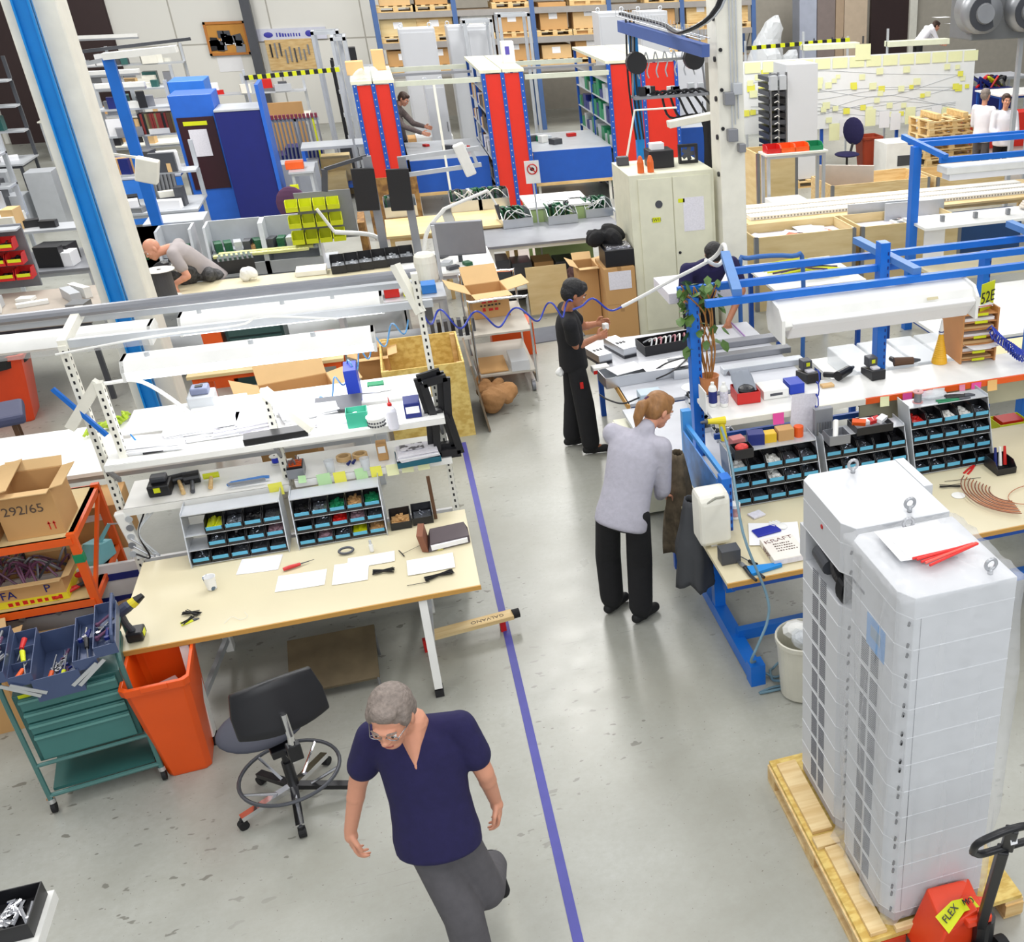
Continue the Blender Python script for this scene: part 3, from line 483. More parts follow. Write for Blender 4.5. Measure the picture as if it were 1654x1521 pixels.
for i, (x, y) in enumerate(((562, 752), (570, 750))): tt = T('connector', ['dark blue connector plug lying by the masking tape rolls', 'dark blue second connector plug touching a tape roll'][i], 'connector', sh(x, y, zR)); MB().tube([(0, 0, .01), (.02, .03, .02)], [.012, .008], 8).build('plug', NBLUE, tt)
box_thing('parts_box', sh(620, 740, zR), (.07, .08, .13), CARD, 'tall narrow brown box with white label on the lower shelf', 'cardboard box'); t = bpy.data.objects['parts_box']; MB().cbox((0, -.041, .085), (.05, .002, .05)).build('box_label', PAPER, t)
pst = T('paper_stack', 'stack of documents in a teal tray at the shelf end', 'papers', sh(676, 742, zR), .06); MB().open_box(-.15, -.1, 0, .15, .12, .04, .004).build('tray', m('dark_teal', (16, 92, 112), .4), pst)
for i in range(7): MB().cbox((rnd(-.01, .01), rnd(-.01, .01), .045+.007*i), (.27, .2, .006), rz=rnd(-.08, .08)).build('sheet', PAPER if i % 2 else PAPER2, pst)
one('photo_print', MB().cbox((0, 0, 0), (.16, .11, .002)), two_tone('photo_print', (220, 218, 226), (70, 66, 74), 16, .5, .56, .4), 'grey photo print lying on the stack of documents', 'photo', Vector(pst.location)+Vector((-.03, .02, .098)), .1)
# upper shelf
for (x, y, w, h, rz, mt_, l, n) in ((255, 722, .34, .26, -.1, PAPER, 'thick pile of white papers on the upper shelf near the blue tool', 9), (330, 700, .44, .34, .05, PAPER, 'large white paper pile in the middle of the upper shelf', 14), (395, 690, .4, .34, .1, PAPER2, 'pile of printed papers on the upper shelf with blue edge', 12), (500, 668, .36, .3, .2, PAPER, 'fanned paper sheets on the upper shelf with yellow tabs', 8), (545, 680, .26, .2, -.1, PAPER2, 'printed sheets lying beneath the grey folder', 4)):
    q = sh(x, y, zS); t = T('paper_pile', l, 'papers', (q.x, min(max(q.y, 7.15), 7.62), zS if q.y < 7.6 else 1.452), rz)
    for i in range(n): MB().cbox((rnd(-.012, .012), rnd(-.012, .012), .003+.006*i), (w, h*.8, .0055), rz=rnd(-.09, .09)).build('sheet', mt_ if i % 3 else PAPER, t)
q = sh(548, 655, zS); one('folder', MB().box(-.16, -.11, 0, .16, .11, .014, rx=.12), DGREY, 'dark grey folder lying on papers on the upper shelf', 'folder', (q.x, q.y-.05, zS+.03), -.05, bevel=.003)
q = sh(440, 720, zS); one('binder_dark', MB().box(-.2, -.06, 0, .2, .06, .045), BLACK, 'thick black binder spine on the upper shelf edge', 'binder', (q.x+.02, 7.1, zS), .05, bevel=.003); bpy.data.objects['binder_dark'].name = 'ring_binder'
t = T('funnel_tool', 'small bright blue scraper tool standing on the upper shelf', 'tool', sh(226, 722, zS)); MB().tube([(0, 0, .005), (-.01, 0, .05), (-.03, 0, .1)], [.022, .006, .004], 8).build('tool_body', SKYB, t)
one('marker_pen', MB().cyl((-.06, 0, .008), (.06, 0, .012), .008, n=8), BLACK, 'black marker pen lying at the front edge of the upper shelf', 'pen', sh(248, 732, zS))
t = T('basket', 'green plastic basket with white things on the upper shelf', 'basket', sh(580, 685, zS)); MB().open_box(-.07, -.06, 0, .07, .06, .11, .004).build('basket_body', m('mint_plastic', (60, 170, 140), .4), t); heap(.12, .1, .08, 'block', 10).build('contents', WHITE, t)['kind'] = 'stuff'
t = T('basket', 'white perforated plastic basket beside the white spray bottle', 'basket', sh(610, 690, zS)); MB().lathe([(.05, 0), (.062, .08), (.066, .08), (.064, .085), (.058, .085), (.048, .005)], n=24).build('basket_body', WHITE, t)
for k in range(2):
    for i in range(10): a = -PI+.1+i*.32; MB().cyl((.05*math.cos(a), .05*math.sin(a), .025+.025*k), (.062*math.cos(a), .062*math.sin(a), .026+.025*k), .007, n=6).build('hole', DGREY, t)
bottle(sh(637, 692, zS), .2, .036, m('cloudy_plastic', (226, 226, 236), .3), REDP, 'white plastic bottle with red cap on the upper shelf', nozzle=True)
box_thing('folder_box', sh(668, 668, zS), (.11, .16, .11), NBLUE, 'dark blue box with white label on the upper shelf end', 'box'); MB().cbox((0, -.081, .06), (.09, .002, .05)).build('box_label', PAPER, bpy.data.objects['folder_box'])
# rear shelf things
box_thing('box_file', sh(575, 640, 1.42), (.09, .22, .24), m('file_blue', (26, 56, 170), .45), 'blue box file standing on the rear shelf', 'box file')
t = T('label_printer', 'grey label printer standing on white papers on the rear shelf', 'printer', sh(330, 655, 1.42)); MB().box(-.09, -.08, 0, .09, .1, .1).build('printer_body', LGREY, t, bevel=.012); MB().box(-.06, -.05, .1, .06, .07, .15).build('printer_top', m('printer_grey', (120, 128, 156), .4), t, bevel=.01); MB().box(-.025, -.02, .15, .025, .03, .156).build('display', BLACK, t)
box_thing('tray', sh(355, 652, 1.42), (.36, .22, .02), WHITE, 'white tray under the label printer on the rear shelf', 'tray')
for i, (x, y) in enumerate(((612, 618), (628, 628), (700, 618))): paper((sh(x, y, 1.43).x-.06, 7.85, 1.424+.002*i), .2*i-.2, ['small white sheet lying on the rear shelf by the blue file', 'white printed card lying on the rear shelf', 'sheet with green corner at the rear shelf end'][i], PAPER, .16, .12)
box_thing('staple_box', sh(607, 622, 1.42), (.12, .08, .02), GREEN, 'flat green box lying on the rear shelf', 'box')
# black plastic holder hanging on the right post
hp = T('plastic_holder', 'black plastic hourglass holder hanging on the right shelf post', 'holder', (.045, 7.13, 1.13), .0)
def hourglass(dx, dy, dz, nm):
    out = [(-.075, 0), (-.05, .27), (-.085, .55), (.075, .58), (.045, .3), (.085, .0)]; holes = [[(-.035, .03), (-.02, .21), (.022, .22), (.045, .03)], [(-.03, .32), (-.045, .5), (.035, .52), (.02, .33)]]
    mb = MB()
    def b(p, q, w): mb.bar((p[0]+dx, dy, p[1]+dz), (q[0]+dx, dy, q[1]+dz), .05, w, up=(0, 1, 0))
    for i in range(6): b(out[i], out[(i+1) % 6], .03)
    mb.bar((-.05+dx, dy, .27+dz), (.045+dx, dy, .3+dz), .045, .09, up=(0, 1, 0)); mb.bar((-.05+dx, dy, .02+dz), (.06+dx, dy, .02+dz), .05, .05, up=(0, 1, 0)); return mb.build(nm, BLACK, hp)
hourglass(0, 0, 0, 'front_frame'); hourglass(-.035, .05, .03, 'rear_frame')
# spiral blue hose strung across the aisle
def spiral(pts, turns, r, rad, name, mt_, label, n=12):
    path = smooth_path(pts, 30); N = len(path); out = []
    for i, p in enumerate(path):
        a = 2*PI*turns*i/(N-1); out.append(p+Vector((0, math.cos(a)*r, math.sin(a)*r)))
    return one(name, MB().tube(out, rad, 6), mt_, label, 'hose')
spiral([PY(515, 660, 7.7), PY(560, 600, 7.8), PY(600, 560, 7.8), PY(660, 520, 7.9)], 6, .06, .006, 'spiral_hose', m('pale_blue_hose', (90, 150, 200), .35), 'pale blue spiral air hose hanging over the rear shelf')
spiral([PY(665, 500, 8.3), PY(720, 515, 8.5), PY(800, 515, 8.7), PY(880, 503, 8.85), PY(925, 497, 8.9)], 5.3, .07, .008, 'spiral_hose', COILB, 'dark blue spiral air hose stretched across the aisle behind the man')
one('air_hose', MB().tube(smooth_path([PY(925, 500, 8.9), PY(940, 494, 8.9), PY(958, 482, 8.9), PY(985, 501, 8.9), PY(1008, 494, 8.9)]), .009, 8), COILB, 'straight end of the dark blue hose in front of the man in black', 'hose')
one('air_hose', MB().tube(smooth_path([PY(1005, 495, 8.9), PY(1040, 477, 8.8), PY(1080, 455, 8.6), PY(1150, 418, 8.2), PY(1168, 395, 7.9), PY(1172, 410, 7.8), PY(1160, 428, 7.7), PY(1140, 420, 7.6)]), .016, 8), WHITE, 'white air hose running from the blue rack toward the spiral hose', 'hose')
# ------------------------------------------------------------------ orange waste bin
def waste_bin(loc, rz, label, w=.33, d=.5, h=.72, mt_=None, fill=True):
    t = T('waste_bin', label, 'waste bin', loc, rz); mb = MB(); lv = [(.72, 0), (.74, .02), (1, h-.05), (1.08, h-.05), (1.1, h), (.99, h), (.97, h-.05), (.7, .03)]; vs = []
    for s, z in lv:
        ww, dd = w/2*s, d/2*s; c = .03
        vs += [(-ww+c, -dd, z), (ww-c, -dd, z), (ww, -dd+c, z), (ww, dd-c, z), (ww-c, dd, z), (-ww+c, dd, z), (-ww, dd-c, z), (-ww, -dd+c, z)]
    fs = [(i*8+k, i*8+(k+1) % 8, i*8+8+(k+1) % 8, i*8+8+k) for i in range(len(lv)-1) for k in range(8)]+[tuple(range(7, -1, -1)), tuple(range(56, 64))]
    mb.add(vs, fs); mb.build('bin_body', mt_ or ORPL, t, bevel=.004)
    MB().box(-.07, -d/2*1.12, h-.03, .07, -d/2*1.04, h+.004).build('handle', mt_ or ORPL, t, bevel=.004)
    if fill: MB().cbox((0, -.02, h*.62), (w*.5, d*.4, .12), rz=.5, rx=.3).build('rubbish', m('crumpled_plastic', (214, 190, 186), .4, bump=.4, scale=20), t)
    return t
waste_bin((-1.78, 5.78, 0), .05, 'bright orange plastic waste bin under the end of the beige workbench')
# ------------------------------------------------------------------ teal tool cart
ct = T('tool_cart', 'teal steel drawer cart on casters carrying the open toolbox', 'tool cart', (-2.22, 5.78, 0), .14)
MB().box(-.26, -.2, .34, .26, .24, .8).build('cabinet', TEAL, ct, bevel=.006)
for (z0, z1) in ((.70, .78), (.62, .69), (.54, .61), (.36, .53)):
    o = MB().box(-.235, -.222, z0, .235, -.2, z1).build('drawer', m('teal_drawer', (62, 116, 112), .4), ct, bevel=.004); MB().box(-.235, -.235, z1-.02, .235, -.222, z1-.006).build('handle', m('teal_handle', (96, 148, 142), .4), o)
MB().box(-.26, -.2, .12, .26, .24, .14).build('lower_tray', TEAL, ct)
for x in (-.285, .285):
    MB().tube(smooth_path([(x, -.23, .1), (x, -.23, .45), (x, -.23, .8), (x, -.2, .9), (x, -.1, .93), (x, .15, .93), (x, .25, .88), (x, .26, .45), (x, .26, .1)], 4), .014, 8).build('tube_frame', m('teal_tube', (72, 116, 112), .35), ct)
for y in (-.23, .26): MB().tube([(-.285, y, .12), (.285, y, .12)], .014, 8).tube([(-.285, y, .34), (.285, y, .34)], .012, 8).build('cross_tube', bpy.data.materials['teal_tube'], ct)
for x in (-.285, .285):
    for y in (-.23, .26): o = MB().cyl((x, y, .1), (x, y, .07), .022, n=10).build('caster', CHROME, ct); MB().cyl((x-.012, y, .035), (x+.012, y, .035), .035, n=16).build('wheel', BLACKR, o)
MB().cbox((-.2, -.203, .79), (.06, .004, .02)).build('yellow_label', YEL, ct)
tb = T('toolbox', 'open blue-grey cantilever toolbox full of screwdrivers on the teal cart', 'toolbox', (-2.2, 5.66, .83), .16)
MB().open_box(-.11, -.25, 0, .11, .25, .14, .005).build('box_body', TOOLB, tb)
trays = []
for sx in (-1, 1):
    for k, (x, z) in enumerate(((.15, .12), (.26, .17))):
        trays.append(MB().open_box(sx*x-.055, -.24, z, sx*x+.055, .24, z+.065, .004).build('tray', TOOLB, tb))
        for yy in ((-.08, .08) if sx < 0 else (0,)): MB().box(sx*x-.05, yy, z+.004, sx*x+.05, yy+.004, z+.05).build('divider', TOOLB, trays[-1])
for sx in (-1, 1):
    for y in (-.255, .255): MB().bar((sx*.06, y, .05), (sx*.2, y, .15), .02, .006, up=(0, 1, 0)).bar((sx*.09, y, .04), (sx*.24, y, .16), .02, .006, up=(0, 1, 0)).build('hinge_arm', ALU, tb)
for sx in (-1, 1): MB().tube(smooth_path([(sx*.3, -.22, .2), (sx*.31, -.2, .3), (sx*.31, .2, .3), (sx*.3, .22, .2)], 4), .009, 8).build('handle', TOOLB, tb)
R_ = Matrix.Rotation(.16, 3, 'Z')
def tbp(x, y, z): return Vector(tb.location)+R_@Vector((x, y, z))
for (a, b, mt_, l) in (((-.16, .05, .16), (-.13, -.2, .16), YEL, 'yellow-handled screwdriver in the second toolbox tray'), ((-.15, .15, .18), (-.18, -.02, .15), REDP, 'red-handled screwdriver in the second toolbox tray'), ((0, -.2, .04), (.03, .05, .08), YEL, 'yellow screwdriver in the bottom of the toolbox'), ((.05, -.2, .04), (.07, .0, .05), REDP, 'red screwdriver in the bottom of the toolbox'), ((-.06, -.19, .05), (-.03, .1, .06), ORANGE, 'orange screwdriver in the bottom of the toolbox'), ((-.17, -.2, .15), (-.12, -.05, .16), ORANGE, 'orange screwdriver at the end of the second tray'), ((.15, .0, .17), (.16, -.2, .15), BLACK, 'black screwdriver in the fourth toolbox tray')):
    screwdriver(tbp(*a), tbp(*b), mt_, l)
for i in range(30):
    x, y = random.choice([(.15, .145), (.26, .19), (-.26, .2), (0, .02)]); yy = rnd(-.18, .18); q = tbp(x+rnd(-.02, .02), yy, y+.01)
    one('socket_wrench', MB().cyl((0, -.05, .01), (rnd(-.02, .02), .05, .012), .008, n=7).cyl((0, -.05, 0), (0, -.05, .02), .013, n=8), random.choice([STEEL, CHROME, PURP, NBLUE, DGREY]), 'small wrench lying loose in the open toolbox', 'wrench', q, rnd(-.6, .6), 'loose tools in the open toolbox')
# ------------------------------------------------------------------ orange rack with cartons
rk = T('storage_rack', 'orange steel rack with wooden shelves and cartons at the left edge', 'rack', (-2.9, 7.35, 0))
for x in (-.5, .53):
    for y in (-.38, .38): MB().bar((x, y, 0), (x, y, 1.05), .05, .04, up=(0, 1, 0)).build('post', ORANGE, rk)
for z in (.56, 1.03, .12): MB().box(-.5, -.4, z-.02, .53, .4, z).build('shelf', PLY, rk)
for z in (.56, 1.03, .12):
    for y in (-.41, .38): MB().box(-.5, y, z-.05, .53, y+.03, z-.0).build('beam', ORANGE, rk)
for z in (.56, 1.03, .12): MB().box(.5, -.38, z-.04, .55, .38, z).build('side_beam', ORANGE, rk)
MB().bar((.54, -.36, .6), (.54, .36, 1.0), .02, .03).build('brace', ORANGE, rk); MB().box(.5, -.405, .84, .56, -.355, .9).build('green_tape', GREEN, rk); MB().box(-.4, -.418, .52, -.2, -.412, .55).build('shelf_label', PAPER, rk)
c1 = carton((-2.575, 7.21, 1.032), (.33, .36, .32), 0, 'open cardboard box with handwritten number 292/65 on the orange rack', fl=.3)
BALL = m('pen_ink', (86, 70, 60), .7, var=0); text(c1, '292/65', (-.02, -.183, .2), (PI/2, .0, 0), .085, BALL)
for x in (.09, .12): MB().box(x-.003, -.1825, .04, x+.003, -.1805, .09).prism([(x-.01, .08), (x+.01, .08), (x, .1)], -.1825, -.1805, 'y').build('arrow_mark', REDP, c1)
carton((-2.98, 7.2, 1.032), (.36, .5, .34), .05, 'open cardboard box at the very edge beside the numbered box', fl=.6)
c2 = carton((-2.78, 7.22, .562), (.5, .42, .16), 0, 'cardboard box wrapped in yellow tape holding purple cables', fl=.15)
for i in range(34): a = rnd(0, 6.28); x, y = rnd(-.2, .2), rnd(-.16, .16); MB().tube(smooth_path([(x, y, .12), (x+.1*math.cos(a), y+.08*math.sin(a), .19+rnd(0, .06)), (max(-.23, min(.23, x+.2*math.cos(a+.5))), max(-.18, min(.18, y+.16*math.sin(a+.5))), .13)], 4), .008, 5).build('cable', random.choice([m('mauve_cable', (112, 66, 96), .5), MGREY, m('plum_cable', (84, 48, 70), .5), DGREY]), c2)
MB().box(-.252, -.213, .0, .252, -.21, .05, rx=0).box(.25, -.21, 0, .253, .21, .06).build('yellow_tape', MUSTARD, c2); marks(c2, -.1, .24, -.214, .01, .035, REDP, 8); text(c2, 'FA', (-.08, -.214, .09), FRONT, .08, NBLUE); text(c2, 'P', (.15, -.214, .1), FRONT, .08, NBLUE)
t = T('soldering_station', 'light blue soldering station on the middle shelf of the orange rack', 'soldering station', (-2.44, 7.5, .562), -.4); MB().prism([(-.1, 0), (.1, 0), (.1, .12), (-.02, .14), (-.1, .05)], -.07, .07, 'x').build('station_body', m('pale_teal', (124, 190, 200), .4), t, bevel=.006); MB().cyl((.02, .03, .12), (.09, .1, .24), .016, .012, 10).build('iron_holder', bpy.data.materials['pale_teal'], t); MB().tube(smooth_path([(.09, .1, .24), (.2, .1, .22), (.26, .0, .0), (.3, -.1, -.2)]), .006, 6).build('cable', LGREY, t)
spool((-2.47, 7.18, .562), .04, .08, m('solder_wire', (170, 140, 140), .3, .6), 'small spool of solder wire on the middle orange rack shelf', REDP)
pliers((-2.62, 7.02, .585), (-2.42, 7.16, .59), REDP, 'long black pliers with red handles on the middle rack shelf', .03, .011, jaw=BLACK)
c3 = carton((-2.7, 7.3, .122), (.7, .5, .2), 0, 'cardboard box of grey plastic parts on the lowest rack shelf', fl=.2)
for i in range(26): x, y = rnd(-.3, .3), rnd(-.2, .2); MB().cyl((x, y, rnd(.16, .26)), (x+rnd(-.1, .1), y+rnd(-.1, .1), rnd(.18, .28)), .018, n=7).build('plastic_part', MGREY if i % 3 else LGREY, c3)
carton((-3.05, 6.9-.3, 0), (.4, .4, .5), .1, 'cardboard box standing on the floor behind the open toolbox', fl=.3)
# power strip and cords between rack and bench
t = T('power_strip', 'white power strip with round sockets leaning behind the beige workbench', 'power strip', (-2.08, 7.12, .72)); MB().box(-.035, -.03, 0, .035, .03, .36, ry=-.12).build('strip_body', WHITE, t, bevel=.01)
for i in range(5): MB().cyl((-.02+.012*i-.0, -.03, .05+.065*i), (-.02+.012*i, -.036, .05+.065*i), .023, n=14).build('socket', MGREY if i % 2 else LGREY, t)
for i in range(3): MB().tube(smooth_path([(.0, -.04, .05+.06*i), (.08+.03*i, -.06, .02), (.06, -.05, .2), (.12+.03*i, .0, .33)]), .006, 6).build('cord', [BLACK, LGREY, LGREY][i], t)
struct(MB().box(-3.6, 7.28, 0, .0, 7.31, .62).build('partition', m('partition_white', (214, 214, 214), .5)))
for z in (.12, .32, .5): MB().box(-3.6, 7.27, z, 0, 7.279, z+.05).build('dark_band', NBLUE, bpy.data.objects['partition'])
# ------------------------------------------------------------------ task chair
ch = T('task_chair', 'black swivel work chair with chrome foot ring in front of the workbench', 'chair', (-1.14, 5.12, 0), .3)
mb = MB(); mb.ell((-.06, .1, .52), (.24, .22, .04), n=24); mb.build('seat', m('chair_grey', (66, 68, 80), .7), ch, smooth=True)
bk = MB(); n = 10; vs = []
for i in range(n+1):
    for j in range(7):
        u = i/n*2-1; v = j/6*2-1; w = .235*(1-.12*max(0, v)); x = u*w; z = v*.15*(1-.18*u*u)
        vs.append((x, .06*u*u+.02*v, z))
for i in range(n+1):
    for j in range(7):
        u = i/n*2-1; v = j/6*2-1; w = .235*(1-.12*max(0, v)); vs.append((u*w, .06*u*u+.02*v+.045, v*.15*(1-.18*u*u)))
K = (n+1)*7; fs = []
for i in range(n):
    for j in range(6): a = i*7+j; fs += [(a, a+1, a+8, a+7), (K+a, K+a+7, K+a+8, K+a+1)]
for i in range(n): fs += [(i*7, i*7+7, K+i*7+7, K+i*7), (i*7+6, K+i*7+6, K+i*7+13, i*7+13)]
for j in range(6): fs += [(j, K+j, K+j+1, j+1), (n*7+j, n*7+j+1, K+n*7+j+1, K+n*7+j)]
MB().add(vs, fs).build('backrest', BLACK, ch, loc=(.03, -.24, .83), rot=(-.22, 0, 0), smooth=True, bevel=.01)
MB().tube([(.03, -.27, .8), (.03, -.3, .68), (.02, -.24, .47), (0, -.05, .44)], .018, 10).build('back_bar', CHROME, ch); MB().cbox((.03, -.27, .55), (.07, .06, .1)).cbox((0, -.02, .45), (.14, .2, .05)).build('mechanism', BLACK, ch, bevel=.006)
MB().cyl((0, 0, .1), (0, 0, .3), .03, n=14).cyl((0, 0, .28), (0, 0, .45), .02, n=12).build('gas_column', BLACK, ch)
MB().tube([(.27*math.cos(a*PI/20), .27*math.sin(a*PI/20), .22) for a in range(40)], .011, 8, closed=True).build('foot_ring', DGREY, ch)
for k in range(5):
    a = k*2*PI/5-1.75; c, s = math.cos(a), math.sin(a); MB().bar((0, 0, .12), (.31*c, .31*s, .075), .045, .03).build('base_arm', CHROME if k % 2 == 0 else BLACK, ch); MB().tube([(.1*c, .1*s, .12), (.27*c, .27*s, .22)], .009, 6).build('ring_spoke', CHROME, ch)
    o = MB().cyl((.31*c, .31*s, .075), (.31*c, .31*s, .05), .012, n=8).build('caster', BLACK, ch); MB().cyl((.31*c-.02*s, .31*s+.02*c, .028), (.31*c+.02*s, .31*s-.02*c, .028), .028, n=16).build('wheel', BLACKR, o)
# level tool leaning behind the bench leg
t = T('wooden_board', 'long wooden board marked GALVANO lying on the floor under the workbench', 'board', (-.02, 6.42, .1), .12); MB().box(-.3, -.05, 0, .3, .05, .03).build('board', WOODX, t); MB().cyl((.3, 0, .015), (.35, 0, .015), .035, n=12).build('end_cap', BLACKR, t); MB().box(-.34, -.02, -.1, -.28, .02, 0).box(.2, -.02, -.1, .24, .02, 0).build('support', REDP, t); text(t, 'GALVANO', (.12, 0, .0305), (0, 0, PI), .05, BALL)
# ------------------------------------------------------------------ big grey cabinets on their pallet
CABG = m('cabinet_grey', (206, 208, 212), .42, var=.01); CABD = m('cabinet_side', (206, 208, 212), .42, var=.01)
pal = T('pallet', 'long wooden pallet with chipboard top under the tall grey cabinets', 'pallet', (1.92, 3.62, 0))
MB().box(-.43, -.62, .12, .43, .72, .145).build('deck', OSB, pal)
for x in (-.39, 0, .39):
    MB().box(x-.05, -.62, 0, x+.05, .72, .022).build('skid', WOODX, pal); MB().box(x-.05, -.62, .1, x+.05, .72, .12).build('stringer', WOODX, pal)
    for y in (-.57, .05, .66): MB().box(x-.05, y-.06, .022, x+.05, y+.06, .1).build('block', WOOD, pal)
def plank(label, x0, y0, x1, y1, z0=.146, h=.022): return one('plank', MB().box(-(x1-x0)/2, -(y1-y0)/2, 0, (x1-x0)/2, (y1-y0)/2, h), WOODX, label, 'plank', ((x0+x1)/2, (y0+y1)/2, z0), bevel=.002)
plank('pale plank on the pallet along the left foot of the wrapped cabinet', 1.535, 3.02, 1.622, 3.6); plank('narrow plank on the pallet in front of the wrapped cabinet', 1.66, 3.0, 2.18, 3.032, .146, .03); plank('pale plank on the pallet beside the rear vented cabinet', 1.515, 3.72, 1.63, 4.28); plank('short cross plank on the pallet between the two cabinets', 1.5, 3.61, 1.63, 3.69, .146, .022)
def eye_bolt(parent, loc): MB().tube([(loc[0]+.024*math.cos(a*PI/9), loc[1], loc[2]+.045+.024*math.sin(a*PI/9)) for a in range(18)], .008, 8, closed=True).cyl((loc[0], loc[1], loc[2]), (loc[0], loc[1], loc[2]+.025), .012, n=12).build('eye_bolt', m('eye_grey', (176, 178, 182), .3, .4), parent, smooth=True)
def cabinet(label, x0, y0, x1, y1, z0, z1, nseam, notch=False, cap=None, vz=(0, 1)):
    t = T('electrical_cabinet', label, 'cabinet', ((x0+x1)/2, (y0+y1)/2, z0)); w, d, h = (x1-x0)/2, (y1-y0)/2, z1-z0; bv = .045
    poly = [(-w, d-bv), (-w, -d+bv+.03), (-w+bv, -d), (w, -d), (w, d), (-w+bv, d)]
    def sect(a, b, nm, k=0, mt_=CABG): return MB().prism([(x-k*(x < 0)*.0, y) for x, y in poly], a, b).build(nm, mt_, t, bevel=.003)
    zt = h-.10; zn0, zn1 = h-.44, h-.26
    if notch:
        sect(0.06, zn0, 'cabinet_body'); sect(zn1, zt, 'upper_body'); MB().box(-w+.13, -d+.08, zn0, w, d, zn1).build('inner_core', m('core_grey', (60, 60, 66), .5), t); MB().box(-w, d-.08, zn0, -w+.13, d, zn1).build('corner_post', CABG, t)
        for i in range(5): MB().tube(smooth_path([(-w+.05+.012*i, -d+.1, zn0-.0+.01), (-w+.03, -d+.1+.02*i, zn0+.09), (-w+.06, 0, zn0+.1+.01*i), (-w+.07, d-.12, zn0+.06)]), .02, 7).build('black_cable', BLACK, t)
        for i in range(8): MB().tube([(-w+.03+.02*math.cos(a), -d+.07+.008*i, zn0+.06+.055*math.sin(a)) for a in [j*PI/7 for j in range(14)]], .007, 5, closed=True).build('cable_coil', BLACK, t)
        MB().cyl((-w+.05, 0, zn0+.07), (-w+.05, d-.15, zn0+.09), .045, n=16).build('motor_can', DGREY, t)
    else: sect(.06, zt, 'cabinet_body')
    MB().prism([(x*.985, y*.985) for x, y in poly], 0, .06).build('plinth', m('plinth_grey', (170, 166, 170), .5), t)
    sect(zt, h, 'lid')
    for i in range(nseam+1):
        z = .06+(zt-.06)*i/nseam
        if notch and zn0+.01 < z < zn1: continue
        sm = MB().box(-w+.05, -d-.0015, z-.002, w, -d, z+.002).box(-w-.0015, -d+.076, z-.002, -w, d-bv, z+.002).prism([(-w-.001, -d+.075), (-w+.045, -d-.001), (-w+.046, -d+.002), (-w+.001, -d+.078)], z-.002, z+.002); sm.build('seam', m('seam_white', (228, 230, 234), .4, var=0), t)
    MB().box(-w+.075, -d-.001, .06, -w+.078, -d, zt).build('edge_seam', MGREY, t)
    hb = MB(); 
    for i in range(nseam):
        z = .06+(zt-.06)*(i+.5)/nseam; q = (zt-.06)/nseam*.34
        for s in (-q, q):
            if notch and zn0 < z+s < zn1: continue
            MB().cyl((-w+.035, -d+.018, z+s), (-w+.022, -d-.0, z+s), .006, n=10).build('screw_hole', BLACK, t)
    for i in range(nseam-1 if notch else nseam-1):
        z = .06+(zt-.06)*(i+.5)/nseam
        if (not notch and i >= nseam-2) or (notch and z > zn0-.03): continue
        vb = MB(); q = (zt-.06)/nseam*.42
        for cc in (-.03, .07):
            k = -q+.008
            while k < q-.004:
                a = z+k; c0, c1 = cc-.038, cc+.038
                vb.add([(-w-.0015, c0, a+.007), (-w-.0015, c1, a), (-w-.0015, c1, a+.005), (-w-.0015, c0, a+.012), (-w, c0, a+.007), (-w, c1, a), (-w, c1, a+.005), (-w, c0, a+.012)], [(0, 1, 2, 3), (0, 4, 5, 1), (3, 2, 6, 7)]); k += .0115
        vb.build('vent_slots', m('vent_dark', (86, 88, 96), .6, var=0), t)
    for (ex, ey) in ((0, d-.06), (.08 if notch else .16, -d+.06)): eye_bolt(t, (ex, ey, h))
    return t
c1_ = cabinet('tall pale grey cabinet with vent slots and an open cable gap', 1.64, 3.66, 2.15, 4.24, .168, 2.02, 11, True)
MB().box(.26, -.02, 1.68, .31, .3, 1.85).build('rear_panel', CABG, c1_, bevel=.003)
o = MB().cyl((-.256, .0, 1.72), (-.259, .0, 1.72), .012, n=12).build('red_emblem', REDP, c1_)
c2_ = cabinet('tall pale grey cabinet wrapped in clear plastic nearest the pallet jack', 1.625, 3.05, 2.13, 3.6, .168, 2.03, 11)
o = MB().box(-.2545, -.12, 1.44, -.2525, .06, 1.60).build('display', m('display_blue', (122, 170, 224), .3, var=0), c2_); MB().box(-.2555, -.08, 1.5, -.2545, .02, 1.56).build('screen', m('lcd_grey', (150, 170, 190), .3), o)
MB().box(-.2545, .1, 1.66, -.2525, .22, 1.675).build('print_marks', MGREY, c2_)
# plastic wrap: thin crumpled sheet over the cabinet
def wrap():
    mb = MB(); vs = []; w, d = .275, .29; per = []
    N = 64
    for i in range(N):
        t_ = i/N*4; k = int(t_); f = t_-k; per.append([(-1+2*f, -1), (1, -1+2*f), (1-2*f, 1), (-1, 1-2*f)][k])
    lv = [(0.03, .5), (.1, .62), (.3, .5), (.6, .8), (1., 1.), (1.4, 1.0), (1.7, 1.05), (1.85, 1.0), (1.875, .93), (1.885, .6), (1.885, .3)]
    for z, s in lv:
        for j, (a, b) in enumerate(per):
            amp = .018 if z < 1.8 else .006; q = 1+(rnd(-1, 1)*amp + (.035*math.sin(j*1.1+z*3) if z < 1.85 else 0)*.4)/.28
            if z >= 1.88: vs.append((a*w*s, b*d*s, z+rnd(-.003, .006)))
            else: vs.append((a*w*q, b*d*q, z+rnd(-.01, .01)))
    fs = [(i*N+k, i*N+(k+1) % N, (i+1)*N+(k+1) % N, (i+1)*N+k) for i in range(len(lv)-1) for k in range(N)]
    o = mb.add(vs, fs).build('plastic_wrap', m('wrap_film', (240, 242, 246), .18, alpha=.26, var=0, bump=.9, scale=11), None, (1.878, 3.325, .165), smooth=True); return tag(o, 'clear crinkled plastic wrap pulled over the front grey cabinet', 'plastic wrap')
wrap()
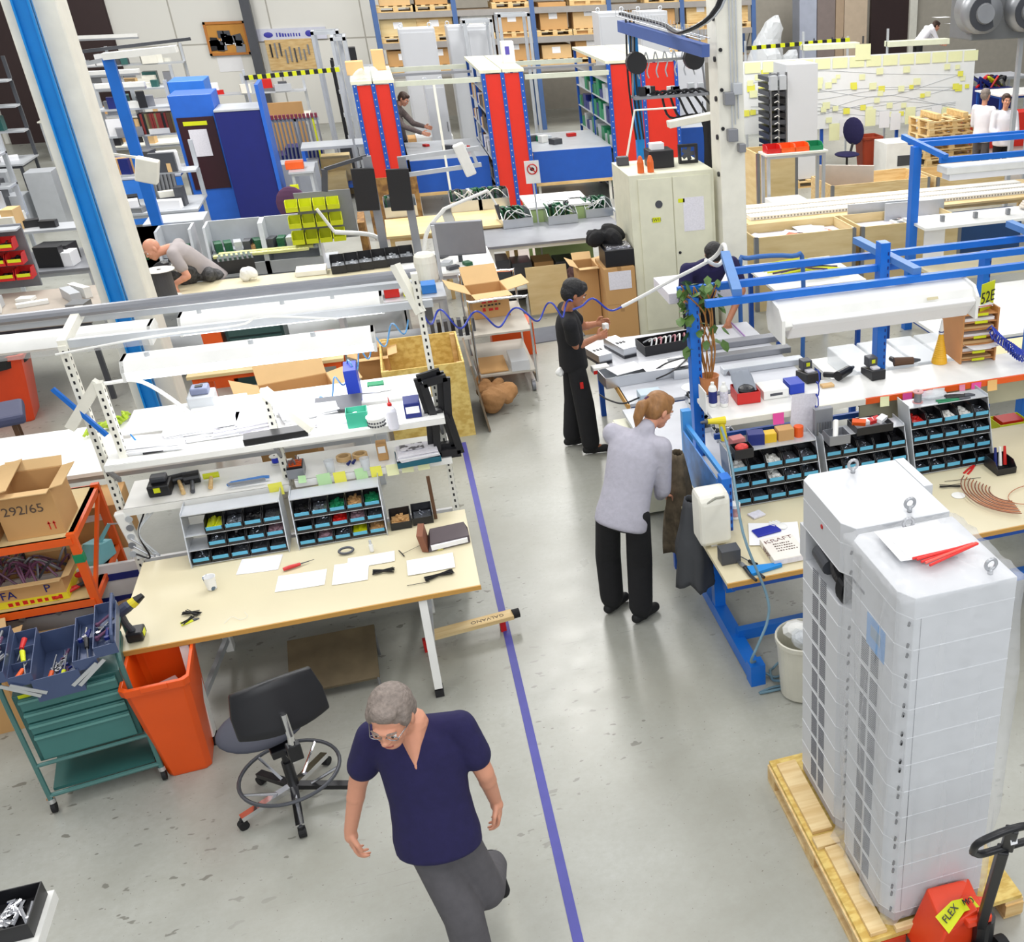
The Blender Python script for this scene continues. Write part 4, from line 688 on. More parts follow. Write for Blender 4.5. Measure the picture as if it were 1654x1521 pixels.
q = Vector((1.9, 3.36, 2.06)); paper((1.86, 3.40, 2.062), .0, 'white document sheet lying on top of the wrapped cabinet', PAPER, .3, .26, .006)
paper((1.88, 3.37, 2.064), .02, 'second white sheet with red line on the wrapped cabinet', PAPER, .26, .2, .004)
for i in range(5): o = one('red_strip', MB().tube([(-.14, 0, 0), (.14, .0+.01*i, 0)], .006, 6), m('red_sealing', (226, 44, 40), .4) if i != 3 else m('light_red', (236, 96, 84), .4), 'red plastic strip lying with others on the wrapped cabinet', 'plastic strip', (1.9+.01*i, 3.27-.014*i, 2.075+.004*(i % 2)), .05+.03*i, 'red strips on the cabinet')
# ------------------------------------------------------------------ pallet jack
pj = T('pallet_jack', 'orange-red pallet jack with black steering handle and FLEX MO label', 'pallet jack', (1.82, 2.72, 0))
JR = m('jack_red', (228, 66, 30), .35)
def jl(x, y, z): return P(x, y, z)-Vector(pj.location)
hy = jl(1610, 1490, .32); ht = jl(1598, 1345, 1.16)
MB().bar((.17, .08, .3), (.03, -.2, 1.12), .045, .05).build('handle_shaft', BLACK, pj, bevel=.006); HD = bpy.data.objects.new('drive_head', None); COL.objects.link(HD); HD.parent = pj; HD.location = (.105, .06, .045); HD.scale = (.68, .8, .92)
HC = Vector((.03, -.23, 1.2)); ux = Vector((1, 0, 0)); uz = Vector((-.2, -.35, .9)).normalized()
loop = [(-.16, -.02), (-.145, .06), (-.06, .105), (.0, .115), (.06, .105), (.145, .06), (.16, -.02), (.12, -.075), (.04, -.08), (-.04, -.08), (-.12, -.075)]
pts = smooth_path([HC+ux*a+uz*b for a, b in loop+[loop[0]]], 4)[:-1]
MB().tube(pts, .016, 8, closed=True).build('handle_loop', BLACK, pj, smooth=True); MB().bar(HC-uz*.1, HC+uz*.115, .05, .035).build('handle_centre', BLACK, pj, bevel=.006)
o = MB().cbox((0, -.004, 0), (.03, .002, .07)).build('instruction_label', PAPER, pj, loc=HC+Vector((0, -.02, .04)), rot=(-.35, 0, 0))
for k in (-.02, 0, .02): MB().cbox((0, -.0055, k), (.02, .001, .004)).build('printed_line', DGREY, o)
MB().add([(-.18, .02, .3), (.16, .1, .3), (.19, .32, .32), (-.16, .3, .36), (-.3, .0, .05), (.24, .1, .05), (.24, .34, .05), (-.3, .3, .05)], [(0, 1, 2, 3), (7, 6, 5, 4), (0, 4, 5, 1), (1, 5, 6, 2), (2, 6, 7, 3), (3, 7, 4, 0)]).build('front_hood', JR, HD, bevel=.015)
MB().prism([(-.02, .0), (.16, .0), (.2, .14), (.05, .2), (-.05, .12)], .3, .345).build('hood_top', JR, HD, bevel=.01)
lab = MB().add([(-.17, .0, .315), (-.02, .06, .372), (-.06, .15, .376), (-.2, .12, .33)], [(0, 1, 2, 3)]).add([(-.02, .06, .372), (.13, .08, .352), (.12, .16, .352), (-.06, .15, .376)], [(0, 1, 2, 3)]).build('yellow_label', YEL, HD)
text(HD, 'FLEX', (-.11, .085, .36), (.2, -.33, .35), .06, BLACK, ext=.002); text(HD, 'MO', (.045, .115, .374), (.1, .1, .05), .055, BLACK, ext=.002)
MB().cbox((-.02, .1, .33), (.2, .12, .04), ry=-.3).cbox((.07, .12, .34), (.14, .1, .03)).build('label_seat', JR, HD, bevel=.01)
o = MB().cyl((-.23, .02, .18), (-.235, -.005, .185), .035, n=20).build('round_emblem', m('emblem_grey', (150, 100, 90), .5), HD)
MB().cyl((.2, .1, .03), (.2, .1, .32), .05, n=16).build('hydraulic_pump', BLACK, pj)
for x in (.12, .26): MB().cyl((x, .05, .09), (x+.05, .05, .09), .085, n=20).build('wheel', BLACKR, pj)
for x in (-.16, .2): MB().box(x-.07, .3, .03, x+.07, 1.35, .085).build('fork', JR, pj, bevel=.006)
# ------------------------------------------------------------------ right-hand workbench
b2 = T('workbench', 'blue-framed workbench with beige top, shelves and overhead rails beside the cabinets', 'workbench', (3.1, 6.2, 0))
def r2(v): return Vector(v)-Vector((3.1, 6.2, 0))
MB().box(-1.55, -.93, .77, 1.9, .55, .8).build('bench_top', LAM, b2, bevel=.003); MB().box(-1.55, -.942, .768, 1.9, -.93, .8).build('top_edge', EDGE, b2)
for x in (-1.38, 1.4):
    MB().bar((x, -.95, .06), (x, .2, .06), .09, .1).build('floor_beam', BLUE, b2); MB().bar((x, -.12, .1), (x, -.12, .77), .08, .08).build('leg', BLUE, b2, bevel=.003)
MB().bar((-1.38, -.95, .0), (-1.38, -.95, .16), .1, .1).build('beam_foot', BLUE, b2); MB().bar((-1.38, -.55, .12), (1.4, -.55, .12), .06, .08).build('cross_beam', BLUE, b2); MB().box(-1.5, -.88, .7, 1.85, -.84, .768).box(-1.5, .4, .7, 1.85, .44, .768).build('top_frame', MBLUE, b2)
def bpost(x, y, z0, z1, w=.07, nm='post'):
    o = MB().box(x-w/2, y-.05, z0, x+w/2, y+.05, z1).build(nm, BLUE, b2, bevel=.003); hb = MB(); z = z0+.06
    while z < z1-.04: hb.box(x+w/2-.001, y-.01, z, x+w/2+.002, y+.01, z+.025); hb.box(x+.018, y-.052, z, x+.028, y-.049, z+.025); z += .055
    hb.build('slots', NBLUE, o); return o
for (x, z1) in ((1.93, 2.05), (3.46, 2.3), (4.86, 2.3)): bpost(x-3.1, 7.2-6.2, 0, z1, .08)
bpost(1.76-3.1, 5.95-6.2, .3, 1.2, .07, 'side_post'); MB().bar(r2((1.77, 5.98, 1.18)), r2((1.76, 6.9, 1.18)), .03, .03).bar(r2((1.76, 6.9, .3)), r2((1.76, 6.9, 1.3)), .07, .06).build('side_rail', m('light_blue_paint', (70, 150, 220), .4), b2); MB().box(-1.385, -.2, .8, -1.375, .65, 1.16).build('side_panel', m('panel_picture', (70, 130, 200), .4, var=.5, scale=6), b2)
# top rails
for (y, z, x0) in ((6.84, 2.1, 1.93), (7.22, 2.1, 1.83), (7.56, 2.1, 2.32)): MB().bar(r2((x0, y, z)), r2((5.2, y, z)), .045, .05).build('top_rail', BLUE, b2)
for x in (2.05, 3.46, 4.86):
    MB().bar(r2((x+(.3 if x < 3 else 0), 7.7, 2.2)), r2((x+.12, 6.85, 2.15)), .07, .05).build('top_arm', m('worn_blue_paint', (84, 132, 194), .5), b2)
MB().box(-1.2, .42, 1.27, 2.1, .88, 1.3).build('upper_shelf', WHITE, b2)
MB().box(-.02, .40, 1.255, 2.1, .42, 1.3).build('shelf_edge', ORANGE, b2); MB().box(-1.2, .40, 1.255, -.02, .42, 1.3).build('shelf_lip', OFFW, b2)
for z in (1.0, 1.12): MB().bar((-1.1, .8, z), (1.9, .8, z), .03, .04).build('rear_rail', MBLUE, b2)
MB().box(-.02, .5, 1.05, 2.0, .52, 1.22).build('rear_panel', m('khaki_panel', (172, 170, 146), .5), b2)
lt = T('strip_light', 'large unlit white fluorescent fixture hanging under the blue rails', 'light fixture', (3.2, 6.78, 1.93)); MB().prism([(-.16, .0), (-.1, .1), (.12, .14), (.16, 0), (.12, -.05), (-.1, -.05)], -.78, .78, 'x').build('housing', WHITE, lt, bevel=.006); MB().prism([(-.15, -.02), (-.17, .02), (-.12, .05), (.06, .02), (.08, -.1), (-.05, -.13)], -.7, .76, 'x').build('diffuser', m('diffuser_white', (238, 238, 240), .25, var=0), lt, bevel=.01)
for x in (-.77, .77): MB().prism([(-.17, -.12), (-.17, .05), (-.1, .12), (.13, .15), (.17, 0), (.13, -.1)], x-.012, x+.012, 'x').build('end_cap', WHITE, lt)
o = MB().cbox((.4, -.155, .075), (.09, .003, .02), rx=-.6).build('small_label', m('tag_beige', (206, 196, 160), .6), lt)
# post sign
sg = T('sign', 'yellow sign with black characters 52E on a blue post', 'sign', (4.34, 7.08, 1.80), .45); MB().box(-.09, 0, -.12, .09, .006, .12).build('plate', YEL, sg); text(sg, '52E', (0, -.003, 0), FRONT, .13, BLACK)
tg = bpost(4.42-3.1, 7.3-6.2, .8, 2.1, .06)
# bin racks on the right bench
bin_rack('grey bin rack with parts and small boxes beside the paper towel dispenser', 'rack behind rear cabinet', 1.9, 2.56, 6.2, .802, ['wkwss', 'skwss', 'kdskx'], dz=.11, tilt=.1)
bin_rack('grey bin rack below the open tool trays on the blue-framed bench', 'rack below the open trays', 2.62, 3.26, 6.2, .802, ['dssxk', 'ksdsx', 'xksdk'], dz=.11, tilt=.1)
bin_rack('tall grey bin rack with four shelves under the soldering tools', 'tall rack under the solder spool', 3.31, 3.96, 6.2, .802, ['rkwws', 'ssdss', 'kskss', 'ssdxk'], dz=.112, tilt=.12)
# ------------------------------------------------------------------ things on and around the blue-framed bench
zB, zU = .802, 1.302
def pb_(x, y, z=zU): return P(x, y, z)
t = T('potted_plant', 'climbing plant in a beige pot on the shelf beside the white bottles', 'plant', P(1146, 634, zU)); MB().lathe([(.05, 0), (.065, .02), (.075, .13), (.08, .14), (.072, .14), (.05, .11)], n=20).build('pot', TERRA, t)
st_ = MB()
for i in range(9): a = i*.7; st_.tube(smooth_path([(.02*math.cos(a), .02*math.sin(a), .1), (.05*math.cos(a+1), .04*math.sin(a), .35), (-.02+.06*math.cos(a+2), .03*math.sin(a+1), .62), (-.06+.14*math.cos(a+1), .05*math.sin(a), .78+.03*(i % 3))]), .006, 5)
st_.build('stems', m('dry_stem', (168, 116, 60), .7), t)
for i in range(64):
    lx, ly, lz = rnd(-.2, .14), rnd(-.07, .1), rnd(.62, .9)-(.25 if i % 5 == 0 else 0); a = rnd(0, 6.28); tl = rnd(.3, 1.2); L = rnd(.07, .13)
    d = Vector((math.cos(a)*math.cos(tl), math.sin(a)*math.cos(tl), -math.sin(tl))); s = d.cross(Vector((0, 0, 1))).normalized()*L*.35; c = Vector((lx, ly, lz))
    MB().add([c, c+d*L*.35+s, c+d*L*.75+s*.7, c+d*L, c+d*L*.75-s*.7, c+d*L*.35-s, c+d*L*.5+Vector((0, 0, .006))], [(0, 1, 6), (1, 2, 6), (2, 3, 6), (3, 4, 6), (4, 5, 6), (5, 0, 6)]).build('leaf', LEAF, t)
one('bookend', MB().box(-.004, -.09, 0, .004, .09, .17), WHITE, 'white upright panel between the plant pot and the white bottles', 'panel', P(1136, 662, zU))
bottle(P(1152, 655, zU), .2, .032, WHITE, WHITE, 'white bottle with dark blue label band beside the plant pot', NBLUE); bottle(P(1170, 655, zU), .2, .032, WHITE, WHITE, 'white bottle with pale printed label near the red box', m('grey_label', (206, 204, 216), .5, var=.3, scale=60))
t = T('tool_case', 'red plastic case with a grey cloth on the upper shelf', 'case', P(1205, 645, zU), -.05); MB().open_box(-.09, -.09, 0, .09, .12, .09, .006).build('case_body', REDP, t, bevel=.006); MB().ell((0, 0, .08), (.07, .08, .035)).build('black_tool', BLACK, t)
cl = MB(); N = 9
for i in range(N):
    for j in range(N): x, y = (i/8-.5)*.16, (j/8-.5)*.3; cl.v.append((x+rnd(-.006, .006), y+.03, .17-.1*abs(y/.15-.2)+rnd(-.012, .012)))
for i in range(N-1):
    for j in range(N-1): a = i*N+j; cl.f.append((a, a+1, a+N+1, a+N)); cl.m.append(0)
o = cl.build('cloth', m('grey_cloth', (150, 156, 166), .9), None, P(1200, 640, zU)+Vector((0, .02, .02)), smooth=True); sd = o.modifiers.new('thick', 'SOLIDIFY'); sd.thickness = .003; tag(o, 'crumpled grey cloth lying over the red plastic case', 'cloth')
box_thing('parts_box', P(1247, 636, zU), (.2, .2, .07), WHITE, 'flat white printed box between the red case and the blue box', 'box'); MB().cbox((0, -.101, .035), (.1, .002, .02)).build('print', DGREY, bpy.data.objects['parts_box.001'])
box_thing('parts_box', P(1282, 630, zU), (.12, .16, .08), m('royal_blue', (24, 60, 180), .4), 'royal blue small box next to the white printed box', 'box')
def charger(loc, label, rz=0, batt=True):
    t = T('battery_charger', label, 'charger', loc, rz); MB().prism([(-.1, 0), (.1, 0), (.1, .05), (-.1, .08)], -.06, .06, 'x').build('charger_body', BLACK, t, bevel=.006); MB().box(-.03, -.06, .07, .03, .06, .085).build('label', PAPER2, t)
    if batt: MB().box(-.04, .0, .07, .04, .09, .15).build('battery', DGREY, t, bevel=.008); MB().cbox((0, -.002, .12), (.03, .003, .03)).build('yellow_badge', YEL, t)
    return t
charger(P(1305, 612, zU), 'dark charger with yellow badge beside the royal blue box', .1); charger(P(1410, 607, zU), 'long black charger with printed label in the middle of the upper shelf', .05)
def pistol(loc, label, body, rz=0, s=1., cone=None):
    t = T('cordless_drill', label, 'drill', loc, rz); MB().tube([(0, -.1*s, .045), (0, .06*s, .045)], [.03*s, .036*s], 12).build('motor_housing', body, t); MB().tube([(0, -.1*s, .045), (0, -.16*s, .045)], [.022*s, .01*s], 10).build('chuck', DGREY, t); MB().tube([(0, .03*s, .04), (.12*s, .05*s, .03)], [.02*s, .02*s], 10).build('grip', BLACK, t); return t
pistol(P(1360, 612, zU), 'black rounded power tool lying on the upper shelf', BLACK, 2.2, 1.1); pistol(P(1455, 592, zU), 'brown and black glue gun lying on the upper shelf', DBROWN, 1.4)
box_thing('beige_box', P(1336, 624, zU), (.1, .06, .02), CARD2, 'small beige card lying at the shelf edge below the caption area', 'card'); bpy.data.objects['beige_box']['label'] = 'small beige card lying at the shelf edge near the black tools'; bpy.data.objects['beige_box'].name = 'card'
t = T('caulk_cone', 'yellow cone holder with white nozzle standing on the upper shelf', 'cone', P(1517, 585, zU)); MB().lathe([(.065, 0), (.062, .03)]+[(.055-.0017*i+(.003 if i % 2 else 0), .05+.008*i) for i in range(20)]+[(.018, .24)], n=20).build('cone_body', m('cone_yellow', (232, 176, 36), .45), t); MB().lathe([(.02, .24), (.022, .25), (.006, .36)], n=12).build('nozzle', WHITE, t); MB().lathe([(.0215, .245), (.021, .265)], n=12).build('blue_ring', NBLUE, t)
t = T('letter_organizer', 'wooden letter organizer with papers and yellow shelf labels', 'organizer', P(1574, 580, zU)+Vector((0, .12, 0)), -.06); W2, D2, H2 = .15, .19, .44
for x in (-W2, W2): MB().box(x-.007, -D2+(0), 0, x+.007, D2, H2).build('side_panel', m('beech', (196, 138, 84), .5), t)
MB().box(-W2, D2-.01, 0, W2, D2, H2).build('back_panel', bpy.data.materials['beech'], t)
for i in range(7): z = .02+.062*i; MB().box(-W2, -D2+.01, z, W2, D2, z+.007).build('shelf', bpy.data.materials['beech'], t)
for i in (0, 1, 3, 5, 6): MB().box(-.05, -D2+.004, .02+.062*i-.006, .06, -D2+.01, .02+.062*i+.014).build('yellow_label', YEL, t)
for i in range(6): MB().box(-W2+.02, -D2+.03, .028+.062*i, W2-.02, D2-.02, .04+.062*i+rnd(0, .015)).build('papers', PAPER if i % 2 else CARD2, t)
for i in range(3): MB().cbox((0, 0, .47+.006*i-.03), (.22, .28, .005), rz=rnd(-.15, .15)).build('top_paper', [PAPER, m('red_print', (216, 120, 90), .7, var=.4, scale=20), PAPER][i], t)
paper(P(1574, 580, zU)+Vector((0, -.06, .14)), .1, 'white sheet sticking out of the wooden letter organizer', PAPER, .26, .2, .01)
# sticky notes on the orange edge
for (x, y, mt_, s, l) in ((1257, 645, PINK, .085, 'pink sticky note at the left of the white shelf edge'), (1430, 620, YELP, .075, 'cream sticky note on the orange shelf edge'), (1467, 612, PINK, .08, 'left pink sticky note of the adjoining pair'), (1489, 610, PINK, .08, 'right pink sticky note of the adjoining pair'), (1518, 604, PAPER, .1, 'large white note on the orange shelf edge'), (1556, 600, m('rose_note', (240, 150, 180), .8), .05, 'tiny rose sticky note on the orange shelf edge'), (1579, 597, PINK, .085, 'pink sticky note to the side of the peach note'), (1605, 593, PEACH, .085, 'peach sticky note on the orange shelf edge')):
    q = PY(x, y, 6.595); note((q.x, 6.593, min(q.z, 1.30)), 0, mt_, l, s, rnd(-.05, .05), 'notes on the orange shelf edge')
q = PY(1516, 650, 6.69); one('sticky_note', MB().cbox((0, 0, 0), (.15, .003, .1)), CYANN, 'blue note on the khaki panel under the shelf', 'sticky note', q); q = PY(1567, 648, 6.69); one('sticky_note', MB().cbox((0, 0, 0), (.09, .003, .09)), PEACH, 'orange note on the khaki panel under the shelf', 'sticky note', q)
hp_ = MB(); 
for i in range(9): z = -.34*i/8; hp_.v += [(-.1+.0*i, -.02*(i/8)**2, z), (.1, -.03*(i/8)**2, z)]
for i in range(8): hp_.f.append((2*i, 2*i+1, 2*i+3, 2*i+2)); hp_.m.append(0)
o = hp_.build('paper_sheet', PAPER2, None, PY(1300, 636, 6.58), rot=(0, .08, 0)); sd = o.modifiers.new('thick', 'SOLIDIFY'); sd.thickness = .001; tag(o, 'printed paper sheet hanging from the shelf edge beside the blue spiral cord', 'paper')
spiral([PY(1322, 600, 6.55), PY(1318, 700, 6.5), PY(1322, 750, 6.45)], 11, .028, .005, 'spiral_cable', COILB, 'blue spiral cord hanging down beside the printed sheet')
spiral([PY(1600, 535, 6.9), PY(1630, 560, 6.85), PY(1654, 575, 6.8), PY(1700, 575, 6.8)], 22, .05, .007, 'spiral_hose', COILB, 'thick blue coiled hose lying beyond the wooden organizer')
# things on rack tops
t = T('parts_tray', 'grey open tray with white tube standing on the middle rack', 'tray', (2.70, 6.26, 1.165)); MB().open_box(-.08, -.07, 0, .08, .07, .07, .004).build('tray_body', MGREY, t); MB().cyl((-.03, -.05, .05), (.02, .06, .13), .02, n=10).build('white_tube', WHITE, t)
t = T('parts_tray', 'black open tray with red and white packets on the middle rack', 'tray', (3.0, 6.36, 1.165)); MB().open_box(-.13, -.08, 0, .16, .1, .06, .004).build('tray_body', BLACK, t)
for i, mt_ in enumerate((ORANGE, PAPER, REDP, PAPER)): MB().cbox((-.08+.06*i, 0, .07), (.1, .05, .03), rz=.4*i-.5, rx=.2).build('packet', mt_, t)
t = T('drill_stand', 'grey upright drill bit case on the middle rack', 'tool case', (2.66, 6.42, 1.165)); MB().box(-.07, -.02, 0, .07, .03, .2).build('case_body', MGREY, t, bevel=.004)
for i in range(6): MB().cyl((-.05+.02*i, -.03, .0), (-.05+.02*i, -.03, .1), .004, n=6).build('drill_bit', STEEL, t)
for (x, c, s, l) in ((2.14, NBLUE, .06, 'blue and purple small box on the left bin rack'), (2.24, m('amber', (222, 180, 30), .4), .05, 'yellow empty tape dispenser on the left bin rack'), (2.36, CARD, .06, 'brown carton piece on the left bin rack'), (2.47, ORANGE, .045, 'orange roll standing on the left bin rack'), (2.0, m('pink_case', (196, 120, 120), .4), .05, 'clear pinkish jar on the left bin rack')):
    one('small_box', MB().box(-s, -s*.8, 0, s, s*.8, s*1.6) if 'roll' not in l else MB().lathe([(s*.8, 0), (s*.8, s*2)], n=16), c, l, 'box', (x, 6.42, 1.165), rnd(-.2, .2), bevel=.004)
t = T('small_box', 'open black tray with red white bag on the left bin rack', 'tray', (1.99, 6.28, 1.165)); MB().open_box(-.07, -.06, 0, .07, .06, .07, .004).build('tray_body', BLACK, t); MB().ell((0, 0, .06), (.05, .04, .03)).build('bag', m('red_white_bag', (214, 60, 56), .5, var=.3, scale=30), t)
spool((3.42, 6.42, 1.29), .04, .09, STEEL, 'spool of solder wire on top of the tall bin rack', m('pink_flange', (206, 150, 150), .5))
pliers((3.65, 6.42, 1.3), (3.88, 6.38, 1.3), BLACK, 'black-handled pliers lying on the tall bin rack', .02, .012); pliers((3.55, 6.36, 1.3), (3.82, 6.34, 1.3), GREEN, 'green-handled cutters lying on the tall bin rack', .02, .008); one('plastic_bag', MB().ell((0, 0, 0), (.12, .06, .03), n=12), FROST, 'crumpled clear plastic bag on the tall bin rack', 'plastic bag', (3.56, 6.46, 1.32))
pistol((3.2, 6.95, 1.06), 'dark cordless tool hanging under the orange shelf', BLACK, 0, .8)
# bench top
zt = .803
t = T('ring_binder', 'white ring binder lettered KRAFT lying on the blue-framed bench', 'binder', P(1262, 893, zt), .0)
MB().box(-.1, -.14, 0, .13, .15, .045).build('cover', m('binder_cream', (236, 230, 222), .5), t, bevel=.004); MB().box(-.095, -.142, .006, .13, -.136, .038).build('pages', PAPER2, t); LB = m('maroon', (96, 36, 34), .5); kt = text(t, 'KRAFT', (.015, .1, .0455), (0, 0, .12), .055, LB); kt.scale.x = 1.25; MB().box(-.09, -.003, .0006, .11, .001, .0014).build('letter_gap', WHITE, t, loc=(.015, .1, .0455), rz=.12); text(t, 'KRAFT', (-.101, 0, .022), (PI/2, 0, -PI/2), .045, LB)
for i in range(4): marks(t, -.04, .08+.01*i, .045-.03*i, .0455, .012, BALL, 8, 'y')
paper(P(1250, 862, zt+.002), -.3, 'white sheet beneath the blue folder on the right bench', PAPER, .34, .3); box_thing('folder', P(1238, 858, zt+.006), (.18, .1, .012), m('folder_blue', (28, 40, 160), .4), 'blue folder lying on white paper beside the binder', 'folder', .15)
gl = T('work_glove', 'white work glove lying beside the blue folder', 'glove', P(1262, 852, zt), .6); MB().ell((0, 0, .012), (.04, .045, .012)).build('palm', WHITE, gl)
for i in range(5): MB().cyl((-.03+.015*i, .03, .012), (-.04+.02*i, .1-.012*abs(i-2), .01), .008, n=7).build('finger', WHITE, gl)
one('parts_card', MB().box(-.05, -.04, 0, .05, .04, .012), PAPER2, 'small pale box near the bin rack on the right bench', 'box', P(1222, 832, zt), .3)
pliers(P(1228, 935, zt+.01), P(1190, 905, zt+.01), BLACK, 'large pliers with black handles at the bench corner', .03, .01, jaw=STEEL); screwdriver(P(1222, 912, zt+.012), P(1195, 898, zt+.01), BLACK, 'black-handled file lying beside the large pliers')
bkt = T('bracket', 'light blue angled steel bracket at the bench corner post', 'bracket', (1.74, 5.32, zt)); MB().prism([(-.02, -.03), (.2, .01), (.2, .04), (-.02, .07)], 0, .02).build('bracket_body', SKYB, bkt)
for i, (x, y, s) in enumerate(((1187, 835, .04), (1176, 800, .035))):
    t = T('paint_can', ['white labelled can beside the paper towel dispenser', 'grey labelled can behind the white can'][i], 'can', P(x, y, zt)); MB().lathe([(s, 0), (s, .1), (s*1.04, .1), (s*1.04, .108), (s*.9, .108), (s*.88, .1)], n=20).build('can_body', [WHITE, LGREY][i], t); MB().lathe([(s*1.01, .02), (s*1.01, .085)], n=20).build('label_band', m('red_grey_label', (196, 150, 150), .5, var=.4, scale=40), t)
box_thing('steel_box', P(1178, 905, zt), (.13, .1, .1), DGREY, 'dark open steel box standing behind the corner post', 'box')
# paper towel dispenser and coats on the side panel
t = T('towel_dispenser', 'white rounded paper towel dispenser hanging at the bench side', 'dispenser', (1.62, 5.80, .82)); mb = MB(); pr_ = [(-.09, 0), (.09, 0), (.11, .04), (.11, .34), (.07, .38), (-.07, .38), (-.11, .34), (-.11, .04)]
mb.prism([(y, z) for y, z in pr_], -.11, .1, 'x').build('dispenser_body', m('dispenser_white', (238, 236, 224), .3), t, bevel=.03); MB().box(-.03, -.06, -.04, .01, .04, .02).build('paper_end', PAPER, t); MB().tube([(-.06, -.1, .33), (-.0, -.1, .36), (.06, -.1, .36)], .008, 6).build('slot', m('slot_grey', (150, 150, 140), .5), t)
def coat(loc, mt_, label, w, h, seed, name='work_jacket'):
    random.seed(seed); mb = MB(); NX, NZ = 22, 14
    for k in range(NZ+1):
        for i in range(NX):
            a = 2*PI*i/NX; f = k/NZ; s = .35+.65*min(1, f*1.7); rr = 1+.22*math.sin(5*a+seed+f*2)*f+.1*math.sin(9*a+f*5); mb.v.append((w*.7*s*rr*math.cos(a), w*s*rr*math.sin(a), -h*f+.03*math.sin(3*a+seed)*f))
    for k in range(NZ):
        for i in range(NX): mb.f.append((k*NX+i, k*NX+(i+1) % NX, (k+1)*NX+(i+1) % NX, (k+1)*NX+i)); mb.m.append(0)
    o = mb.build(name, mt_, None, loc, smooth=True); sd = o.modifiers.new('thick', 'SOLIDIFY'); sd.thickness = .006; random.seed(seed+50); return tag(o, label, 'jacket')
coat((1.58, 6.5, 1.16), KHAKI, 'camouflage jacket hanging at the side of the blue bench', .17, .8, 3); coat((1.56, 6.12, .98), m('charcoal_cloth', (74, 76, 80), .9, var=.1), 'dark grey work coat hanging beside the camouflage jacket', .17, .66, 8)
# pail and hose
t = T('pail', 'off-white round waste pail with plastic bags beside the vented cabinet', 'pail', (1.98, 5.05, 0)); MB().lathe([(.13, 0), (.15, .02), (.175, .42), (.185, .42), (.185, .45), (.172, .45), (.168, .42), (.14, .04)], n=32).build('pail_body', m('pail_plastic', (216, 214, 200), .45), t)
for i in range(6): MB().ell((rnd(-.08, .08), rnd(-.08, .08), .43+rnd(0, .03)), (rnd(.05, .1), rnd(.05, .08), .04), Euler((rnd(0, 1), rnd(0, 1), 0)).to_matrix(), 9).build('plastic_bag', [FROST, WHITE, CLEAR][i % 3], t)
hs = [PY(1165, 690, 6.2), PY(1180, 740, 5.9), PY(1200, 860, 5.35), PY(1238, 960, 5.12), PY(1240, 1000, 5.05), PY(1225, 1040, 4.98), PY(1213, 1068, 5.0)]
c_ = P(1240, 1075, .02); d_ = P(1248, 1110, .01)
for a in range(0, 30, 2): t_ = a/10*PI; hs.append((c_.x+.1*math.cos(t_+2)+.01*a/3, c_.y+.09*math.sin(t_+2)-.006*a, .02+.012*(a % 4)))
for a in range(8): hs.append((d_.x+.1*a-.1, d_.y+.03*math.sin(a*1.3)-.03, .012))
one('air_hose', MB().tube(smooth_path(hs, 5), .009, 8), HOSE, 'grey-blue air hose hanging down and coiled on the floor by the pail', 'hose')
t = T('air_drill', 'yellow pneumatic drill hanging on the blue corner post', 'air drill', PY(1165, 690, 6.5)); MB().tube([(-.1, 0, .06), (.03, 0, .05)], [.018, .03], 12).build('drill_body', MUSTARD, t); MB().tube([(.0, 0, .05), (.02, 0, -.1)], [.022, .026], 10).build('grip', MUSTARD, t); MB().tube([(-.1, 0, .06), (-.15, 0, .06)], [.016, .008], 8).build('chuck', DGREY, t)
# far part of the bench top
for i in range(9):
    c = P(1605, 800, zt+.01); r = .11+.022*i
    one('copper_cable', MB().tube([(c.x+.12+r*math.cos(a*.2+2.2)*1.1, c.y+.02+r*math.sin(a*.2+2.2)*1.3, zt+.006+.003*i) for a in range(12)], .0045, 6), COPPER if i % 2 else m('brown_copper', (140, 86, 66), .45, .3), 'brown copper cable in the curved bundle on the beige bench', 'cable', (0, 0, 0), 0, 'copper cables on the bench')
one('wire_loop', MB().tube([(math.cos(a*.21)*.2, math.sin(a*.21)*.12, .012) for a in range(29)], .003, 5), COPPER, 'loose copper wire loop next to the curved cable bundle', 'wire', P(1665, 800, zt), .3)
t = T('parts_tray', 'black tray with red and blue glue tubes on the far bench end', 'tray', P(1615, 757, zt)); MB().open_box(-.08, -.1, 0, .08, .1, .09, .004, zf=.05).build('tray_body', BLACK, t)
for i, mt_ in enumerate((NBLUE, WHITE, REDP)): MB().cyl((-.04+.04*i, 0, .03), (-.04+.04*i, .03, .17), .015, .01, 10).build('glue_tube', mt_, t)
pliers(P(1560, 765, zt), P(1580, 745, zt), REDP, 'red-handled pliers lying under the tall bin rack', .015, .009); one('cable_tie', MB().tube([(-.14, .02, .004), (.14, -.02, .004)], .002, 4), BLACK, 'long black cable tie on the bench behind the cabinet', 'cable tie', P(1555, 775, zt)); tie_bundle(P(1535, 787, zt), -.3, .16, 'black cable tie bundle on the bench behind the vented cabinet', 14, .012)
one('plastic_disc', MB().lathe([(.05, 0), (.05, .002)], n=24), WHITE, 'white round paper disc on the beige bench near the copper cables', 'disc', P(1548, 800, zt))
# end of the bench: shelves with yellow crate further along
t = T('parts_crate', 'bright yellow crate with papers under the far end of the shelf', 'crate', PY(1628, 690, 7.05)); MB().open_box(-.14, -.1, -.08, .14, .1, .08, .005).build('crate_body', YEL, t); MB().box(-.1, -.07, 0, .1, .08, .09).build('contents', REDP, t)
